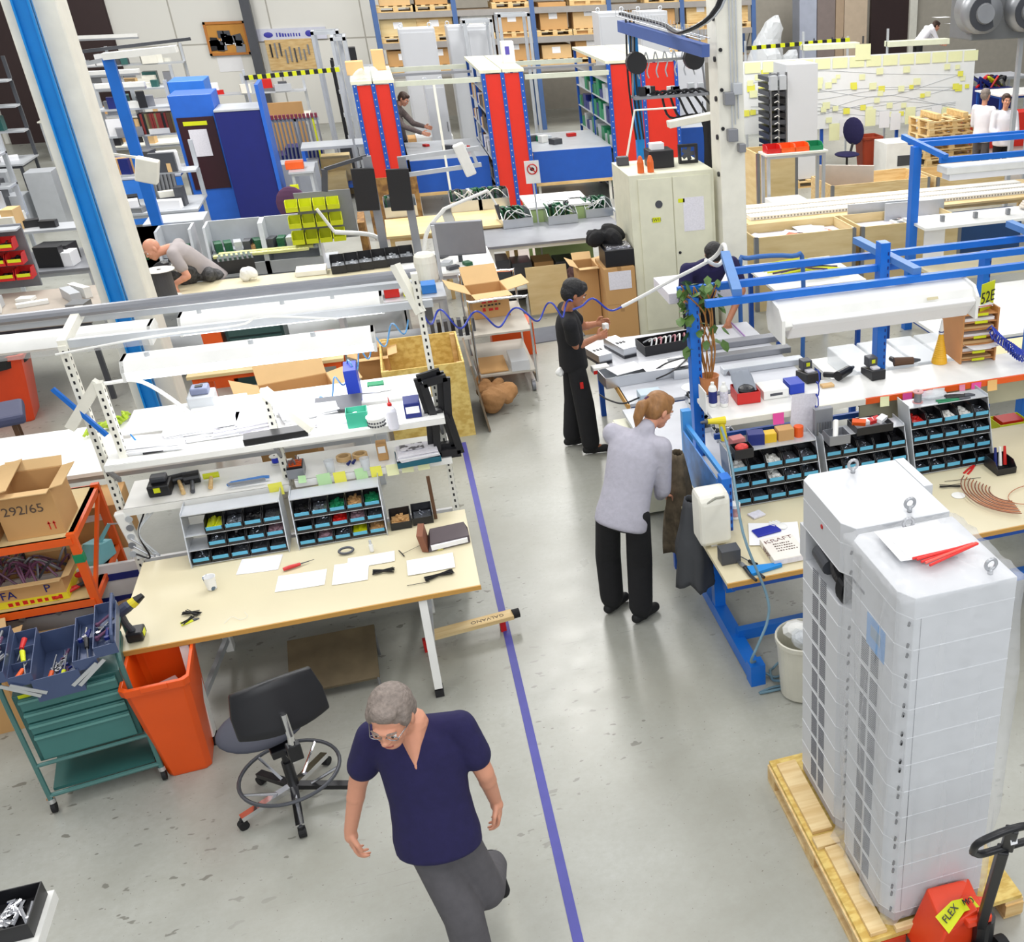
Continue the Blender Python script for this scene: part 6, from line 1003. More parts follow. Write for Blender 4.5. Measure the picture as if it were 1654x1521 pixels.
# plywood-topped benches with green modules
table('plywood_table', 'plywood-topped table with green circuit boards before the red shelves', -.2, .6, 14.9, 16.0, .95, PLY, WOOD); table('plywood_table', 'wider plywood-topped table nearer the middle red shelf', .75, 1.55, 15.0, 16.4, .95, PLY, WOOD)
for (x, y, l) in ((625, 315, 'green circuit board rack on the left plywood table'), (765, 300, 'large dark circuit rack on the wider plywood table'), (735, 312, 'green circuit board standing on the wider plywood table')):
    q = P(x, y, .97); pcb_unit((max(.05, min(q.x, .35)) if x < 700 else max(q.x, .97+.4*(x > 750)), min(max(q.y, 15.2), 16.2), .952), 0, l, .45, .3, .25)
# grey open cases row
for i, (x, l) in enumerate(((275, 'open grey case of circuit boards, first one right of the blue post'), (385, 'open grey case of circuit boards between the other two'), (470, 'open grey case of circuit boards nearest the yellow bins'), (225, 'open grey case half hidden behind the white pillar'))):
    q = P(x, 405, .9); t = T('equipment_case', l, 'case', (q.x, 15.3, .6)); MB().open_box(-.36, -.3, 0, .36, .3, .62, .03, zf=.16).build('case_body', LGREY, t); MB().box(-.32, -.2, .25, .32, .26, .28).build('inner_shelf', LGREY, t)
    for k in range(5): MB().cbox((-.24+.12*k, -.05, .35), (.09, .2, .12), rz=rnd(-.3, .3)).build('circuit_board', random.choice([PCB, DGREY, LGREY, PCB]), t)
    MB().cbox((.22, -.03, .32), (.12, .2, .05)).build('carton_piece', CARD, t)
table('case_table', 'long grey table carrying the open grey cases', -3.6, -.9, 15.0, 15.9, .59, LGREY, LGREY)
t = T('yellow_bin_rack', 'grey rack of bright yellow open bins beside the purple chair', 'bin rack', (-.95, 15.0, .95)); MB().box(-.3, .1, 0, .4, .13, .62).build('back_panel', MGREY, t)
for k in range(3):
    for i in range(4): MB().open_box(-.42+.17*i, -.16+.04*k, .02+.2*k, -.27+.17*i, .1+.0*k, .15+.2*k, .006, zf=.08+.2*k).build('yellow_bin', YEL, t)
def office_chair(loc, rz, mt_, label):
    t = T('office_chair', label, 'chair', loc, rz); MB().ell((0, 0, .5), (.26, .25, .05), n=16).build('seat', mt_, t); MB().ell((0, -.24, .92), (.25, .05, .27), n=18).build('backrest', mt_, t); MB().bar((0, -.26, .75), (0, -.1, .45), .05, .02).build('back_bar', BLACK, t); MB().cyl((0, 0, .08), (0, 0, .46), .025).build('column', BLACK, t)
    for k in range(5): a = k*1.2566; MB().bar((0, 0, .1), (.3*math.cos(a), .3*math.sin(a), .06), .04, .03).build('base_arm', BLACK, t); MB().cyl((.3*math.cos(a), .3*math.sin(a)-.015, .03), (.3*math.cos(a), .3*math.sin(a)+.015, .03), .03).build('wheel', BLACK, t)
    return t
office_chair((P(476, 380, .5).x, 17.6, 0), 2.9, PURP, 'purple office chair standing in front of the dark blue cabinet')
# ------------------------------------------------------------------ red-ended shelving, benches between
def red_unit(label, x0, x1, Y, h, depth, goods, gl):
    t = T('shelving_unit', label, 'shelving', (x0, Y, 0)); w = x1-x0; pw = (w-.21)/2
    for i in (0, 1): a = .07+i*(pw+.07); MB().box(a, -.02, .02, a+pw, 0, h-.02).build('end_panel', RED, t)
    for i in range(3):
        a = i*(pw+.07); o = MB().box(a, -.035, 0, a+.07, .03, h).build('post', MBLUE, t); hb = MB(); z = .1
        while z < h: hb.cbox((a+.035, -.036, z), (.018, .004, .018)); z += .11
        hb.build('holes', LGREY, o)
    for a in (0, w-.05): [MB().box(a, y_, 0, a+.05, y_+.05, h).build('rear_post', MBLUE, t) for y_ in (depth-.05, depth/2)]
    MB().box(-.02, -.04, h, w/2-.01, depth, h+.05).box(w/2+.01, -.04, h, w+.02, depth, h+.05).build('top_cover', CREAM, t)
    for z in (.15, .55, .95, 1.35, 1.75, 2.1): MB().box(.0, 0, z-.02, w, depth-.02, z).build('shelf', LGREY, t)
    MB().box(w/2-.02, .05, .1, w/2+.02, depth-.05, h-.05).build('centre_panel', m('shelf_centre_grey', (96, 98, 100), .7), t)  # plain dark grey panel down the middle of the shelving
    for z in (.15, .55, .95, 1.35, 1.75):
        y = .1
        while y < depth-.3:
            l = rnd(.18, .34); hh = rnd(.14, .32); one('stored_box', MB().box(0, 0, 0, w*.4, l-.03, hh), random.choice(goods), gl, 'box', (x0+.02, Y+y, z+.001), 0, gl+'es'); y += l
    return t
YS = 20.25
red_unit('shelving unit with two red end panels, the shorter one above the chipboard piece', -.36, .31, YS, 2.33, 2.6, [CARD, DGREY, WHITE], 'small box on the shelf of the first red unit')
red_unit('shelving unit with two red end panels reaching down behind the circuit units', 1.80, 2.53, YS, 2.40, 2.9, [CARD, DGREY, DBROWN, LGREY, BLACK, PAPER2], 'dark box on the shelf of the central red unit')
red_unit('wide red-ended shelving unit with green bins behind the cream cabinet', 4.1, 5.45, YS+.3, 2.42, 3.4, [GREEN, GREEN, PCB, FROST, NBLUE], 'green bin on the shelf of the wide red unit')
for (x0, x1, l) in ((.34, 1.78, 'bench with dark blue front panel between the first two red units'), (2.56, 4.08, 'bench with dark blue front panel below the wide red unit')):
    t = table('work_desk', l, x0+.02, x1-.02, YS+.3, YS+2.5, .98, LGREY, OFFW, cat='workbench'); w = (x1-x0)/2-.02; MB().box(-w, -1.14, .42, w, -1.1, .98).build('front_panel', MBLUE, t); MB().box(-w, -1.14, .36, w, -1.1, .42).build('panel_edge', WOOD, t)
    for i in range(6): blk('desk_item', 'small item lying on the '+l.split(' between')[0].split(' below')[0]+' in the red aisle', 'part', (rnd(x0+.2, x1-.2), rnd(YS+.5, YS+2), .982), (rnd(.08, .2), rnd(.08, .2), rnd(.04, .14)), random.choice([WHITE, LGREY, REDP, DGREY, GREEN]), rnd(0, 1), 'items on the desks in the red aisle')
    f = T('overhead_frame', 'pale beam frame joining the red units above the '+('first' if x0 < 1 else 'second')+' blue-fronted bench', 'frame', ((x0+x1)/2, YS, 2.3))
    for y in (0, 2.6): MB().box(-w-.02, y, -.04, w+.02, y+.06, .04).build('beam', m('pale_green_beam', (196, 200, 184), .5), f)
    MB().box(-.1, 0, -1.9, -.06, .04, -.04).build('hanger', OFFW, f) if x0 < 1 else None; MB().box(-w, 1.3, 0, w, 1.4, .04).build('beam', MGREY, f)
one('chipboard_piece', MB().box(-.42, -.01, 0, .42, .01, 1.0), OSB2, 'brown chipboard sheet standing below the first red end panels', 'board', (-.02, 18.9, .02)); one('chipboard_piece', MB().box(-.05, -.4, 0, .05, .4, .75), OSB2, 'brown chipboard strip standing beyond the purple chair', 'board', (-.55, 17.2, .02))
blk('cream_block', 'small wooden block on top of the first red unit', 'block', (-.28, YS+1.2, 2.382), (.3, .3, .22), CARD2); blk('cream_block', 'pair of stacked wooden blocks on the first red unit', 'block', (.15, YS+1.9, 2.382), (.22, .25, .34), CARD2); lump('plastic_bag', 'crumpled white plastic bag on top of the first red unit', 'plastic bag', (-.1, YS+.3, 2.382), (.28, .2, .1), FROST, 4, 51); blk('white_jug', 'white jug with blue mark on top of the central red unit', 'jug', (2.45, YS+1.2, 2.452), (.22, .25, .36), WHITE, parts=[('blue_mark', (-.06, -.13, .14, .02, -.126, .28), m('violet', (80, 70, 160), .5))])
# ------------------------------------------------------------------ pallet racking against the back wall
YR = 30.; rkx = [PY(x, 40, YR).x for x in (608, 737, 862, 986, 1103, 1218)]; zl = [PY(860, 12, YR).z, PY(860, 60, YR).z, 1.0]
zl = [2.95+.35, 1.75+.15, .4] if not (1.5 < zl[1] < 3) else [zl[0], zl[1], max(.35, 2*zl[1]-zl[0])]
print('rack', rkx, zl)
rk2 = T('pallet_rack', 'blue and grey pallet racking along the back wall with crates', 'rack', (rkx[0], YR, 0))
for x in rkx:
    for y in (0, 1.0): MB().box(x-rkx[0]-.06, y, 0, x-rkx[0]+.06, y+.08, 7).build('upright', m('rack_blue', (70, 100, 150), .5), rk2)
    MB().bar((x-rkx[0], .05, .3), (x-rkx[0], 1.0, 1.4), .03, .03).bar((x-rkx[0], 1.0, 1.4), (x-rkx[0], .05, 2.5), .03, .03).build('brace', MGREY, rk2)
for z in zl+[zl[0]+(zl[0]-zl[1])]:
    for i in range(len(rkx)-1):
        for y in (0, 1.0): MB().box(rkx[i]-rkx[0]+.06, y, z-.14, rkx[i+1]-rkx[0]-.06, y+.05, z).build('beam', m('rack_beam', (150, 146, 142), .5), rk2)
    MB().box(.06, .05, z-.02, rkx[-1]-rkx[0]-.06, 1.0, z).build('deck', m('deck_brown', (150, 128, 100), .7), rk2)
def pallet(loc, w, d, label, group=None, rz=0, h=.144):
    t = T('pallet', label, 'pallet', loc, rz, group); mb = MB()
    for i in range(5): x = -w/2+i*(w-.1)/4; mb.box(x, -d/2, h-.022, x+.1, d/2, h)
    for y in (-d/2+.04, 0, d/2-.04): mb.box(-w/2, y-.04, h-.044, w/2, y+.04, h-.022)
    mb.build('deck', WOODX, t)
    for y in (-d/2+.05, 0, d/2-.05): s = MB(); s.box(-w/2, y-.05, 0, w/2, y+.05, .022); [s.box(x-.06, y-.05, .022, x+.06, y+.05, h-.044) for x in (-w/2+.06, 0, w/2-.06)]; s.build('skid', WOOD, t)
    return t
k = 0
for i in range(len(rkx)-1):
    for zi, z in enumerate(zl):
        for u in (.27, .73):
            if random.random() < .12: continue
            x = rkx[i]+(rkx[i+1]-rkx[i])*u; pallet((x, YR+.5, z+.001), .95, .9, 'wooden pallet carrying a crate in the back racking', 'pallets in the back racking'); hh = rnd(.3, .75)
            c = blk('crate', 'crate standing on a pallet in the back racking', 'crate', (x, YR+.5, z+.147), (rnd(.7, .9), .8, hh), random.choice([CARD, WOOD, CARD2, PLY, WHITE, CARD]), 0, 'crates in the back racking'); MB().box(-.12, -.402, hh*.4, .1, -.4, hh*.4+.15).build('label', PAPER, c)
def tower(px0, py0, px1, py1, Y, label, mt=CABG, d=.8, frame=False, z0=0):
    X0, Z0, X1, Z1 = RB(px0, py0, px1, py1, Y); w = (X1-X0)/2; t = T('server_cabinet' if not frame else 'rack_frame', label, 'cabinet' if not frame else 'frame', ((X0+X1)/2, Y, z0)); h = Z1-z0
    if frame:
        for x in (-w, w-.06):
            for y in (0, d-.06): MB().box(x, y, 0, x+.06, y+.06, h).build('post', LGREY, t)
        for z in (0, h-.06): MB().box(-w, 0, z, w, .06, z+.06).box(-w, d-.06, z, w, d, z+.06).box(-w, 0, z, -w+.06, d, z+.06).box(w-.06, 0, z, w, d, z+.06).build('ring_frame', LGREY, t)
        MB().box(-w+.06, d*.4, .3, -w+.1, d*.5, h).box(w-.12, d*.4, .3, w-.08, d*.5, h).build('inner_rail', LGREY, t)
    else:
        MB().box(-w, 0, 0, w, d, h).build('cabinet_body', mt, t, bevel=.01); MB().box(-w*.9, -.02, .1, w*.9, 0, h-.08).build('door', mt, t); MB().box(w*.7, -.04, h*.5, w*.76, -.02, h*.6).build('handle', DGREY, t)
        for x in (-w*.8, w*.8): MB().tube([(x+.04*math.cos(a*PI/5), d/2, h+.05+.04*math.sin(a*PI/5)) for a in range(10)], .012, 5, closed=True).build('lifting_eye', LGREY, t)
    return t
tower(650, 46, 708, 130, 26.5, 'white cabinet back panel behind the first overhead frame'); tower(727, 42, 760, 120, 27.5, 'white cabinet behind the central red unit'); tower(752, 32, 800, 110, 27, 'light cabinet with framed sides near the racking', frame=True); tower(757, 42, 795, 100, 27.6, 'tall white cabinet inside the framed row'); tower(811, 22, 862, 140, 25.5, 'tall open white rack frame behind the second overhead frame', frame=True); tower(970, 20, 1018, 110, 26, 'grey cabinet with lifting eyes beside the blue gantry'); tower(1035, 18, 1080, 100, 26.5, 'grey cabinet with lifting eyes behind the gantry beam')
tower(515, 50, 560, 190, 25, 'tall aluminium profile frame near the tool board', frame=True); tower(545, 60, 570, 190, 24, 'slim aluminium frame left of the racking', frame=True, d=1.2); tower(1090, 88, 1140, 200, 22.8, 'grey cabinet with round fans beyond the wide red unit'); tower(690, 135, 722, 200, 24.2, 'white server cabinet seen through the overhead frame')
t = T('shelf_unit', 'black-framed shelf unit with white shelves below the loudspeaker', 'shelf', PY(570, 100, 27)); t.location.z = 0
for x in (-.45, .45): MB().box(x-.03, 0, 0, x+.03, .06, 2.2).box(x-.03, .6, 0, x+.03, .66, 2.2).build('post', BLACK, t)
for z in (.5, 1.0, 1.5, 2.0): MB().box(-.45, 0, z, .45, .66, z+.03).build('shelf', LGREY, t)
blk('loudspeaker', 'black loudspeaker box standing on the far shelf unit', 'speaker', (t.location.x, 27.3, 2.03), (.2, .3, .4), BLACK)
# back right partitions and bench
for (a, b_, c_, mt_, l) in ((1293, 1322, 66, m('pale_blue_grey2', (168, 174, 190), .5), 'pale blue-grey tall locker beside the wrapped bundle'), (1322, 1352, 66, m('taupe', (128, 116, 112), .6), 'taupe tall locker in the back row'), (1352, 1366, 66, m('tan', (168, 146, 122), .6), 'narrow tan panel among the lockers'), (1366, 1404, 66, m('beige_panel', (186, 168, 146), .6), 'beige tall locker next to the dark brown door')):
    X0, Z0, X1, Z1 = RB(a, -40, b_, c_, 31.5); o = blk('locker', l, 'locker', ((X0+X1)/2, 31.9, 0), (X1-X0-.02, .6, 3.6), mt_); MB().box((X1-X0)*.3, -.32, 1.6, (X1-X0)*.36, -.3, 1.8).build('handle', DGREY, o)
lump('wrapped_bundle', 'bundle wrapped in white plastic beside the racking', 'bundle', (PY(1236, 60, 27.2).x, 27.1, 0), (.8, .6, 2.4), FROST, 7, 71)
for i in range(5): carton((PY(1250+16*i, 66, 28.5).x, 28.5, 1.05), (.42, .4, .42), 0, 'small brown cardboard box in the row beyond the whiteboard', openq=False, flaps=False, group='cardboard boxes beyond the whiteboard')
table('far_bench', 'bench beneath the brown boxes beyond the whiteboard', PY(1230, 66, 28.5).x, PY(1340, 66, 28.5).x, 28, 29, 1.04, PLY, MGREY, cat='workbench')
q = PY(1530, 60, 26.3); table('far_bench', 'bench at which the far man in white bends', q.x-.3, q.x+2.4, 26, 27, 1.1, m('grey_mat', (196, 198, 204), .4), LGREY, cat='workbench')
for (x, y) in ((1540, 38), (1520, 28)): paper(PY(x, y, 26.8), 0, 'notice fixed over the far bench' if x == 1540 else 'second notice fixed over the far bench', PAPER, .4, .3)
# ------------------------------------------------------------------ planning board with notes
X0, X1, YB = 6.9, 12.3, 21.45
t = T('planning_board', 'huge white planning board covered with drawn lines and sticky notes', 'whiteboard', ((X0+X1)/2, YB, 0)); w = (X1-X0)/2; bm_ = m('board_white', (240, 242, 242), .3, var=.02)
MB().box(-w, 0, .86, w, .04, 2.24).build('board', bm_, t)
for x in (-w+.1, -w*.3, w*.35, w-.1): MB().box(x-.03, .04, 0, x+.03, .1, 2.2).build('leg', MBLUE, t)
ln = MB()
for i in range(9):
    z0 = rnd(1.2, 2.0); ln.tube(smooth_path([(-w+.3, -.004, z0), (-w*.4, -.004, z0+rnd(-.2, .2)), (w*.2, -.004, z0+rnd(-.2, .2)), (w-.4, -.004, z0+rnd(-.2, .2))]), .004, 3)
ln.build('drawn_lines', LGREY, t)
random.seed(12)
for i in range(62):
    x = rnd(X0+.15, X1-.15); z = rnd(1.0, 2.02); s = rnd(.1, .17); one('sticky_note', MB().cbox((0, 0, 0), (s, .002, s*.8)), YELP if i % 3 else YELN, 'yellow sticky note on the huge planning board', 'sticky note', (x, YB-.003-.0005*i, z), 0, 'notes on the planning board')
for i in range(14): x = X0+.35+i*.38; one('wide_note', MB().cbox((0, 0, 0), (.33, .006, .2)), YELP, 'wide pale yellow sheet along the top of the planning board', 'note', (x, YB-.012, 2.12), 0, 'wide notes along the board top')
one('wide_note', MB().cbox((0, 0, 0), (.34, .01, .3)), YELP, 'square pale sheet sticking up above the board edge', 'note', PY(1394, 84, YB-.02))
for i in range(10): x = X0+2.1+i*.3+rnd(-.05, .05); one('hanging_sheet', MB().cbox((0, 0, 0), (.24, .006, .34)), PAPER if i % 3 else YELP, 'white sheet pinned along the bottom of the planning board', 'paper', (x, YB-.02, .88+rnd(-.1, .16)), 0, 'sheets pinned under the board')
for (a, b_, y, Y, l) in ((1296, 1385, 78, 22.0, 'cream strip light over the planning board, nearer the pillar'), (1432, 1530, 72, 22.0, 'pale green strip light over the planning board end')):
    p, q = PY(a, y, Y), PY(b_, y-6, Y); tt = T('strip_light', l, 'light fixture', (p+q)/2); L = (q.x-p.x)/2; MB().box(-L, -.12, -.05, L, .12, .06).build('housing', m('cream_housing', (226, 228, 200), .4), tt, bevel=.01); MB().box(-L, -.02, -tt.location.z, -L+.04, .02, .3).build('hanger', LGREY, tt)
def hazard(a, b, label):
    d = (b-a); n = 22; t = T('hazard_bar', label, 'barrier bar', (a+b)/2)
    for i in range(n): MB().bar(a+d*(i/n)-(a+b)/2, a+d*((i+1)/n)-(a+b)/2, .05, .075).build('stripe', YEL if i % 2 else BLACK, t)
    for s in (a, b): MB().box(-.02, .07, -t.location.z, .02, .11, .1).build('stand', LGREY, t, loc=(s-(a+b)/2)*1.0-Vector((0, 0, (s-(a+b)/2).z)))
hazard(PY(1206, 78, 23), PY(1372, 64, 23), 'yellow and black striped bar behind the planning board'); hazard(PY(395, 126, 22.5), PY(548, 112, 22.5), 'yellow and black striped bar beside the first red unit')
# tall module tower on pallet
tw = T('module_tower', 'tall grey tower with open module front standing on a pallet', 'tower', (7.62, 20.45, .15)); MB().box(-.14, -.35, 0, .5, .4, 2.12).build('side_cover', CABG, tw); MB().box(-.5, -.3, 0, -.12, .4, .1).build('base', MGREY, tw)
for x in (-.48, -.32, -.16): MB().box(x, -.35, .1, x+.03, -.3, 2.0).build('rail', STEEL, tw)
for i in range(14): MB().box(-.5, -.33, .15+.13*i, -.14, .3, .23+.13*i).build('module', [BLACK, DGREY][i % 2], tw); MB().tube([(-.4, -.36, .17+.13*i), (-.34, -.38, .2+.13*i), (-.3, -.36, .17+.13*i)], .01, 4).build('white_lead', WHITE, tw)
for i in range(2): MB().box(-.5+.18*i, -.45, 1.7, -.36+.18*i, -.3, 1.95).build('top_module', LGREY, tw)
pallet((7.65, 20.45, 0), 1.2, .95, 'wooden pallet under the tall grey module tower')
for i in range(8): pallet((10.85+rnd(-.03, .03), 20.0+rnd(-.03, .03), .145*i), 1.2, .8, 'pine pallet in the tall stack beside the two standing men', 'stacked pallets', rnd(-.04, .04)+.05)
for i in (0, 1): blk('pine_block', 'short pine beam on top of the pallet stack, '+['the one nearer the board end', 'the one nearer the men'][i], 'beam', (10.55+.6*i, 20.0, 1.162), (.12, .7, .1), WOOD)
def collar(label, x0, x1, y0, y1, z0, h, mt=WOODX, name='wooden_crate'):
    t = T(name, label, 'crate', ((x0+x1)/2, (y0+y1)/2, z0)); w, d = (x1-x0)/2, (y1-y0)/2; MB().open_box(-w, -d, 0, w, d, h, .022).build('crate_body', mt, t)
    for x in (-w-.004, w-.05): MB().box(x, -d-.004, 0, x+.054, -d+.05, h).build('corner_plate', STEEL, t)
    return t
collar('pine collar crate with a board standing inside, before the module tower', 7.4, 9.35, 17.6, 18.6, 0, .5); collar('second pine collar crate beside the pallet stack', 9.45, 10.9, 17.5, 18.5, 0, .5); one('loose_panel', MB().box(-.5, -.012, 0, .5, .012, .75, rx=.2, rz=-.5), m('grey_pink_panel', (206, 196, 188), .5), 'pale panel standing in the first pine collar crate', 'panel', (7.85, 18.0, .03))
blk('small_cabinet', 'small white cabinet with dark openings before the pallet stack', 'cabinet', (9.95, 20.1, 0), (.9, .6, .75), WHITE, parts=[('dark_opening', (-.2, -.305, .3, .1, -.3, .5), DGREY), ('dark_opening', (.15, -.305, .3, .42, -.3, .5), DGREY)])
office_chair((8.9, 20.4, 0), 2.2, NAVYF, 'dark navy office chair beside the grey module tower'); waste_bin((9.6, 20.9, 0), 0, 'brown-red waste bin under the planning board', .45, .45, .75, m('brown_red', (164, 62, 34), .5), False)
# long bench with white strip panels, plywood crates
lbn = table('long_bench', 'long pine bench carrying white perforated strip panels', 4.6, 9.7, 13.9, 15.1, .88, WOODX, WOOD, cat='workbench')
for i in range(3): t = T('perforated_strip', ['front', 'middle', 'rear'][i]+' white perforated strip panel lying on the long pine bench', 'panel', (7.1, 14.2+.28*i, .882)); MB().box(-2.4, -.1, 0, 2.3, .1, .05).build('panel', WHITE, t); hb = MB(); [hb.box(-2.35+.05*k, -.104, .012, -2.33+.05*k, -.1, .035) for k in range(92)]; hb.build('slots', MGREY, t)
for i in range(2): blk('thin_sheet', ['white thin panel standing behind the plywood crates', 'second pale panel leaning on the plywood crate'][i], 'panel', (6.4+.5*i, 13.55-.15*i, .5), (.9, .02, .6), LGREY, -.05, bevel=.002)
for (x0, x1, l, n) in ((4.3, 5.72, 'big plywood crate full of loose papers beside the pillar', 9), (5.8, 7.3, 'big plywood crate with white grids and a note on its edge', 7)):
    t = collar(l, x0, x1, 12.75, 13.5, 0, .98, PLY, 'plywood_crate')
    MB().box(-(x1-x0)/2+.03, -.34, .7, (x1-x0)/2-.03, .34, .86).build('contents', PAPER2, t)
    for i in range(n): paper((rnd(x0+.25, x1-.25), rnd(12.98, 13.3), .862+.004*i), rnd(0, 3), 'loose sheet in the '+l.split(' full')[0].split(' with')[0]+(' with red print' if x0 < 5 else ' by the grids'), random.choice([PAPER, PAPER2, m('red_print', (216, 120, 90), .7)]), .42, .3, .01, 'sheets in the plywood crate '+l[-6:])
for i in range(6): blk('grid_piece', 'white grid piece with dark squares in the plywood crate', 'grid', (6.5+.18*(i % 3), 13.0+.15*(i//3), .9), (.15, .12, .03), WHITE, .3, 'grids in the crate', [('dark_square', (-.04, -.04, .03, .04, .04, .034), BLACK)])
# second blue frame to the right
f2 = T('blue_frame_bench', 'blue steel frame with white shelf and strip light beyond the plywood crates', 'workbench', (7.0, 11.4, 0))
for x in (-1.15, .62): MB().box(x-.05, -.05, 0, x+.05, .05, 2.2).build('post', BLUE, f2)
for (y, z) in ((-.5, 2.12), (.0, 2.22), (.3, 2.2)): MB().bar((-1.1, y, z), (2.8, y, z), .05, .06).build('top_rail', BLUE, f2)
for x in (-1.15, .62): MB().bar((x, .35, 2.26), (x+.1, -.55, 2.16), .06, .06).build('top_arm', BLUE, f2)
MB().box(-1.15, -.35, 1.3, 2.8, .25, 1.33).build('shelf', WHITE, f2); MB().box(-1.1, -.7, .78, 2.8, .2, .82).build('bench_top', LAM, f2); MB().box(-1.0, -.5, 1.95, 2.6, -.25, 2.03).build('light_housing', WHITE, f2, bevel=.01); MB().box(-.95, -.48, 1.88, 2.55, -.3, 1.95).build('light_diffuser', m('diffuser_white', (238, 238, 240), .25), f2)
for i in range(3): blk('cable_clamp', 'small metal clamp in the row on the white shelf of the second blue frame', 'clamp', (6.2+.45*i, 11.3, 1.332), (.05, .05, .07), STEEL, 0, 'clamps on the white shelf')
one('cable_coil', MB().tube([(.22*math.cos(a*.35)+.01*a*.1, .16*math.sin(a*.35), .02+.004*a*.3) for a in range(60)], .02, 7), m('cream_cable', (214, 204, 190), .5), 'coil of cream cable on the white shelf of the second blue frame', 'cable', (7.6, 11.45, 1.335))
blk('blue_box', 'dark blue box with white label under the long pine bench', 'box', (8.0, 13.75, 0), (1.6, .3, .77), m('deep_blue', (30, 70, 120), .4), parts=[('label', (0, -.155, .63, .15, -.15, .71), PAPER)]); blk('notice_sheet', 'white notice hanging on a post before the plywood crate', 'paper', PY(1508, 400, 11.33)-Vector((0, 0, .2)), (.28, .01, .42), PAPER, bevel=0)
# shelf items and bench right of the front blue bench
t = table('side_bench', 'white bench with purple cable loops beyond the blue-framed bench', 4.9, 6.9, 8.6, 10.2, .85, WHITE, MBLUE, cat='workbench'); one('cable_loops', MB().tube([(.16*math.cos(a*.5)+.02*math.sin(a*1.7), .1*math.sin(a*.5), .01+.002*(a % 7)) for a in range(50)], .006, 5), PURP, 'tangle of purple cable on the white bench by the 52E sign', 'cable', (5.6, 9.3, .853)); blk('foam_block', 'pale foam-topped board on the bench beyond the organizer', 'board', (5.25, 7.9, .9), (.9, .6, .07), m('foam_cream', (226, 214, 170), .8))
for i in range(4): blk('clear_box', 'clear plastic box in the row behind the strip light', 'box', (3.75+.3*i, 8.3, .803), (.27, .7, .16), FROST, .0, 'clear boxes in a row', bevel=.01)
table('rear_table', 'table carrying the row of clear plastic boxes', 3.5, 5.0, 7.85, 8.8, .8, WHITE, MBLUE); blk('cable_reel_box', 'white boxes and cables heap table beyond the blue rails', 'box', (3.1, 11.2, .85), (.9, .7, .12), PAPER2)
ft = table('cable_table', 'table heaped with striped dark cables beyond the blue rails', 2.9+.9, 4.9, 10.6, 11.7, .95, WHITE, MBLUE)
for i in range(16): one('striped_cable', MB().tube(smooth_path([(-.35, 0, .01), (0, rnd(-.05, .05), .04), (.35, 0, .01)]), .012, 5), random.choice([m('dark_purple', (70, 50, 80), .5), BLACK, LGREY, YEL]), 'cable lying with many others on the table beyond the blue rails', 'cable', (rnd(4.2, 4.6), rnd(10.75, 11.5), .955+.01*(i % 4)), rnd(-.5, .1), 'cables beyond the blue rails')
t = T('tub_chair', 'blue tubular frame chair back behind the rails', 'chair frame', (3.55, 10.3, 0)); MB().tube(smooth_path([(-.25, 0, 0), (-.25, 0, 1.3), (-.15, 0, 1.42), (.3, -.1, 1.42), (.42, -.1, 1.3), (.42, -.1, 0)], 4), .025, 8).build('tube', m('tube_blue', (60, 110, 180), .4), t)
# fan heater at the top right
fh = T('fan_heater', 'large grey fan heater with two round outlets at the top right', 'fan heater', PY(1618, 14, 15.5)); MB().box(-.55, -.1, -.42, .9, .6, .5).build('housing', m('heater_grey', (124, 126, 128), .45, .2), fh, bevel=.02)
for x in (-.45, .32):
    o = MB().cyl((x, .0, 0), (x-.08, -.42, -.03), .34, .28, 28).build('duct', m('duct_grey', (150, 152, 156), .35, .4), fh, smooth=True); MB().cyl((x-.08, -.41, -.03), (x-.082, -.43, -.031), .24, n=28).build('duct_mouth', DGREY, o); MB().cyl((x-.08, -.42, -.03), (x-.1, -.5, -.03), .15, .13, 20).build('inner_duct', m('duct_grey', (150, 152, 156), .35), o)
for x in (.5, .8): MB().box(x, .2, -fh.location.z, x+.07, .27, -.42).build('support_leg', LGREY, fh)
t = T('crate_cart', 'dark blue cart with yellow and red cables at the far right', 'cart', (PY(1600, 110, 25).x, 25, 0)); MB().box(-.5, -.3, .5, .5, .3, 1.0).build('cart_body', NBLUE, t)
for i in range(14): MB().tube(smooth_path([(rnd(-.45, .45), rnd(-.2, .2), 1.0), (rnd(-.45, .45), rnd(-.2, .2), 1.25), (rnd(-.45, .45), rnd(-.2, .2), .9)]), .03, 5).build('cable', random.choice([YEL, REDP, NBLUE, BLACK]), t)
for s in (-.4, .4): MB().cyl((s, -.3, .15), (s, .3, .15), .12).build('wheel', BLACK, t)
table('far_table', 'white table on blue legs at the right edge behind the men', PY(1600, 130, 23.5).x, PY(1680, 130, 23.5).x+.6, 23, 24.2, 1.05, WHITE, MBLUE); blk('red_cabinet', 'red cabinet low behind the two standing men', 'cabinet', (PY(1600, 215, 22.5).x+.3, 22.6, 0), (2.2, .5, .75), RED)
# ------------------------------------------------------------------ left back: cabinets, shelves, benches
def cabX(px0, py0, px1, py1, Y, label, mt, d=.9):
    X0, Z0, X1, Z1 = RB(px0, py0, px1, py1, Y); t = T('tall_cabinet', label, 'cabinet', ((X0+X1)/2, Y, 0)); w = (X1-X0)/2; MB().box(-w, 0, 0, w, d, Z1).build('cabinet_body', mt, t, bevel=.01); return t, w, Z1
LB2 = m('cobalt', (36, 100, 200), .45)
t, w, h = cabX(296, 152, 366, 352, 21.2, 'cobalt blue cabinet with dark maroon panel and white notice', LB2); MB().box(-w*.85, -.02, h*.3, w*.85, 0, h*.84).build('maroon_panel', m('maroon_panel', (52, 18, 28), .4), t); MB().box(-w*.45, -.03, h*.55, w*.4, -.02, h*.75).build('notice', PAPER2, t); MB().box(-w*.6, -.03, h*.78, w*.5, -.02, h*.81).build('yellow_label', YEL, t)
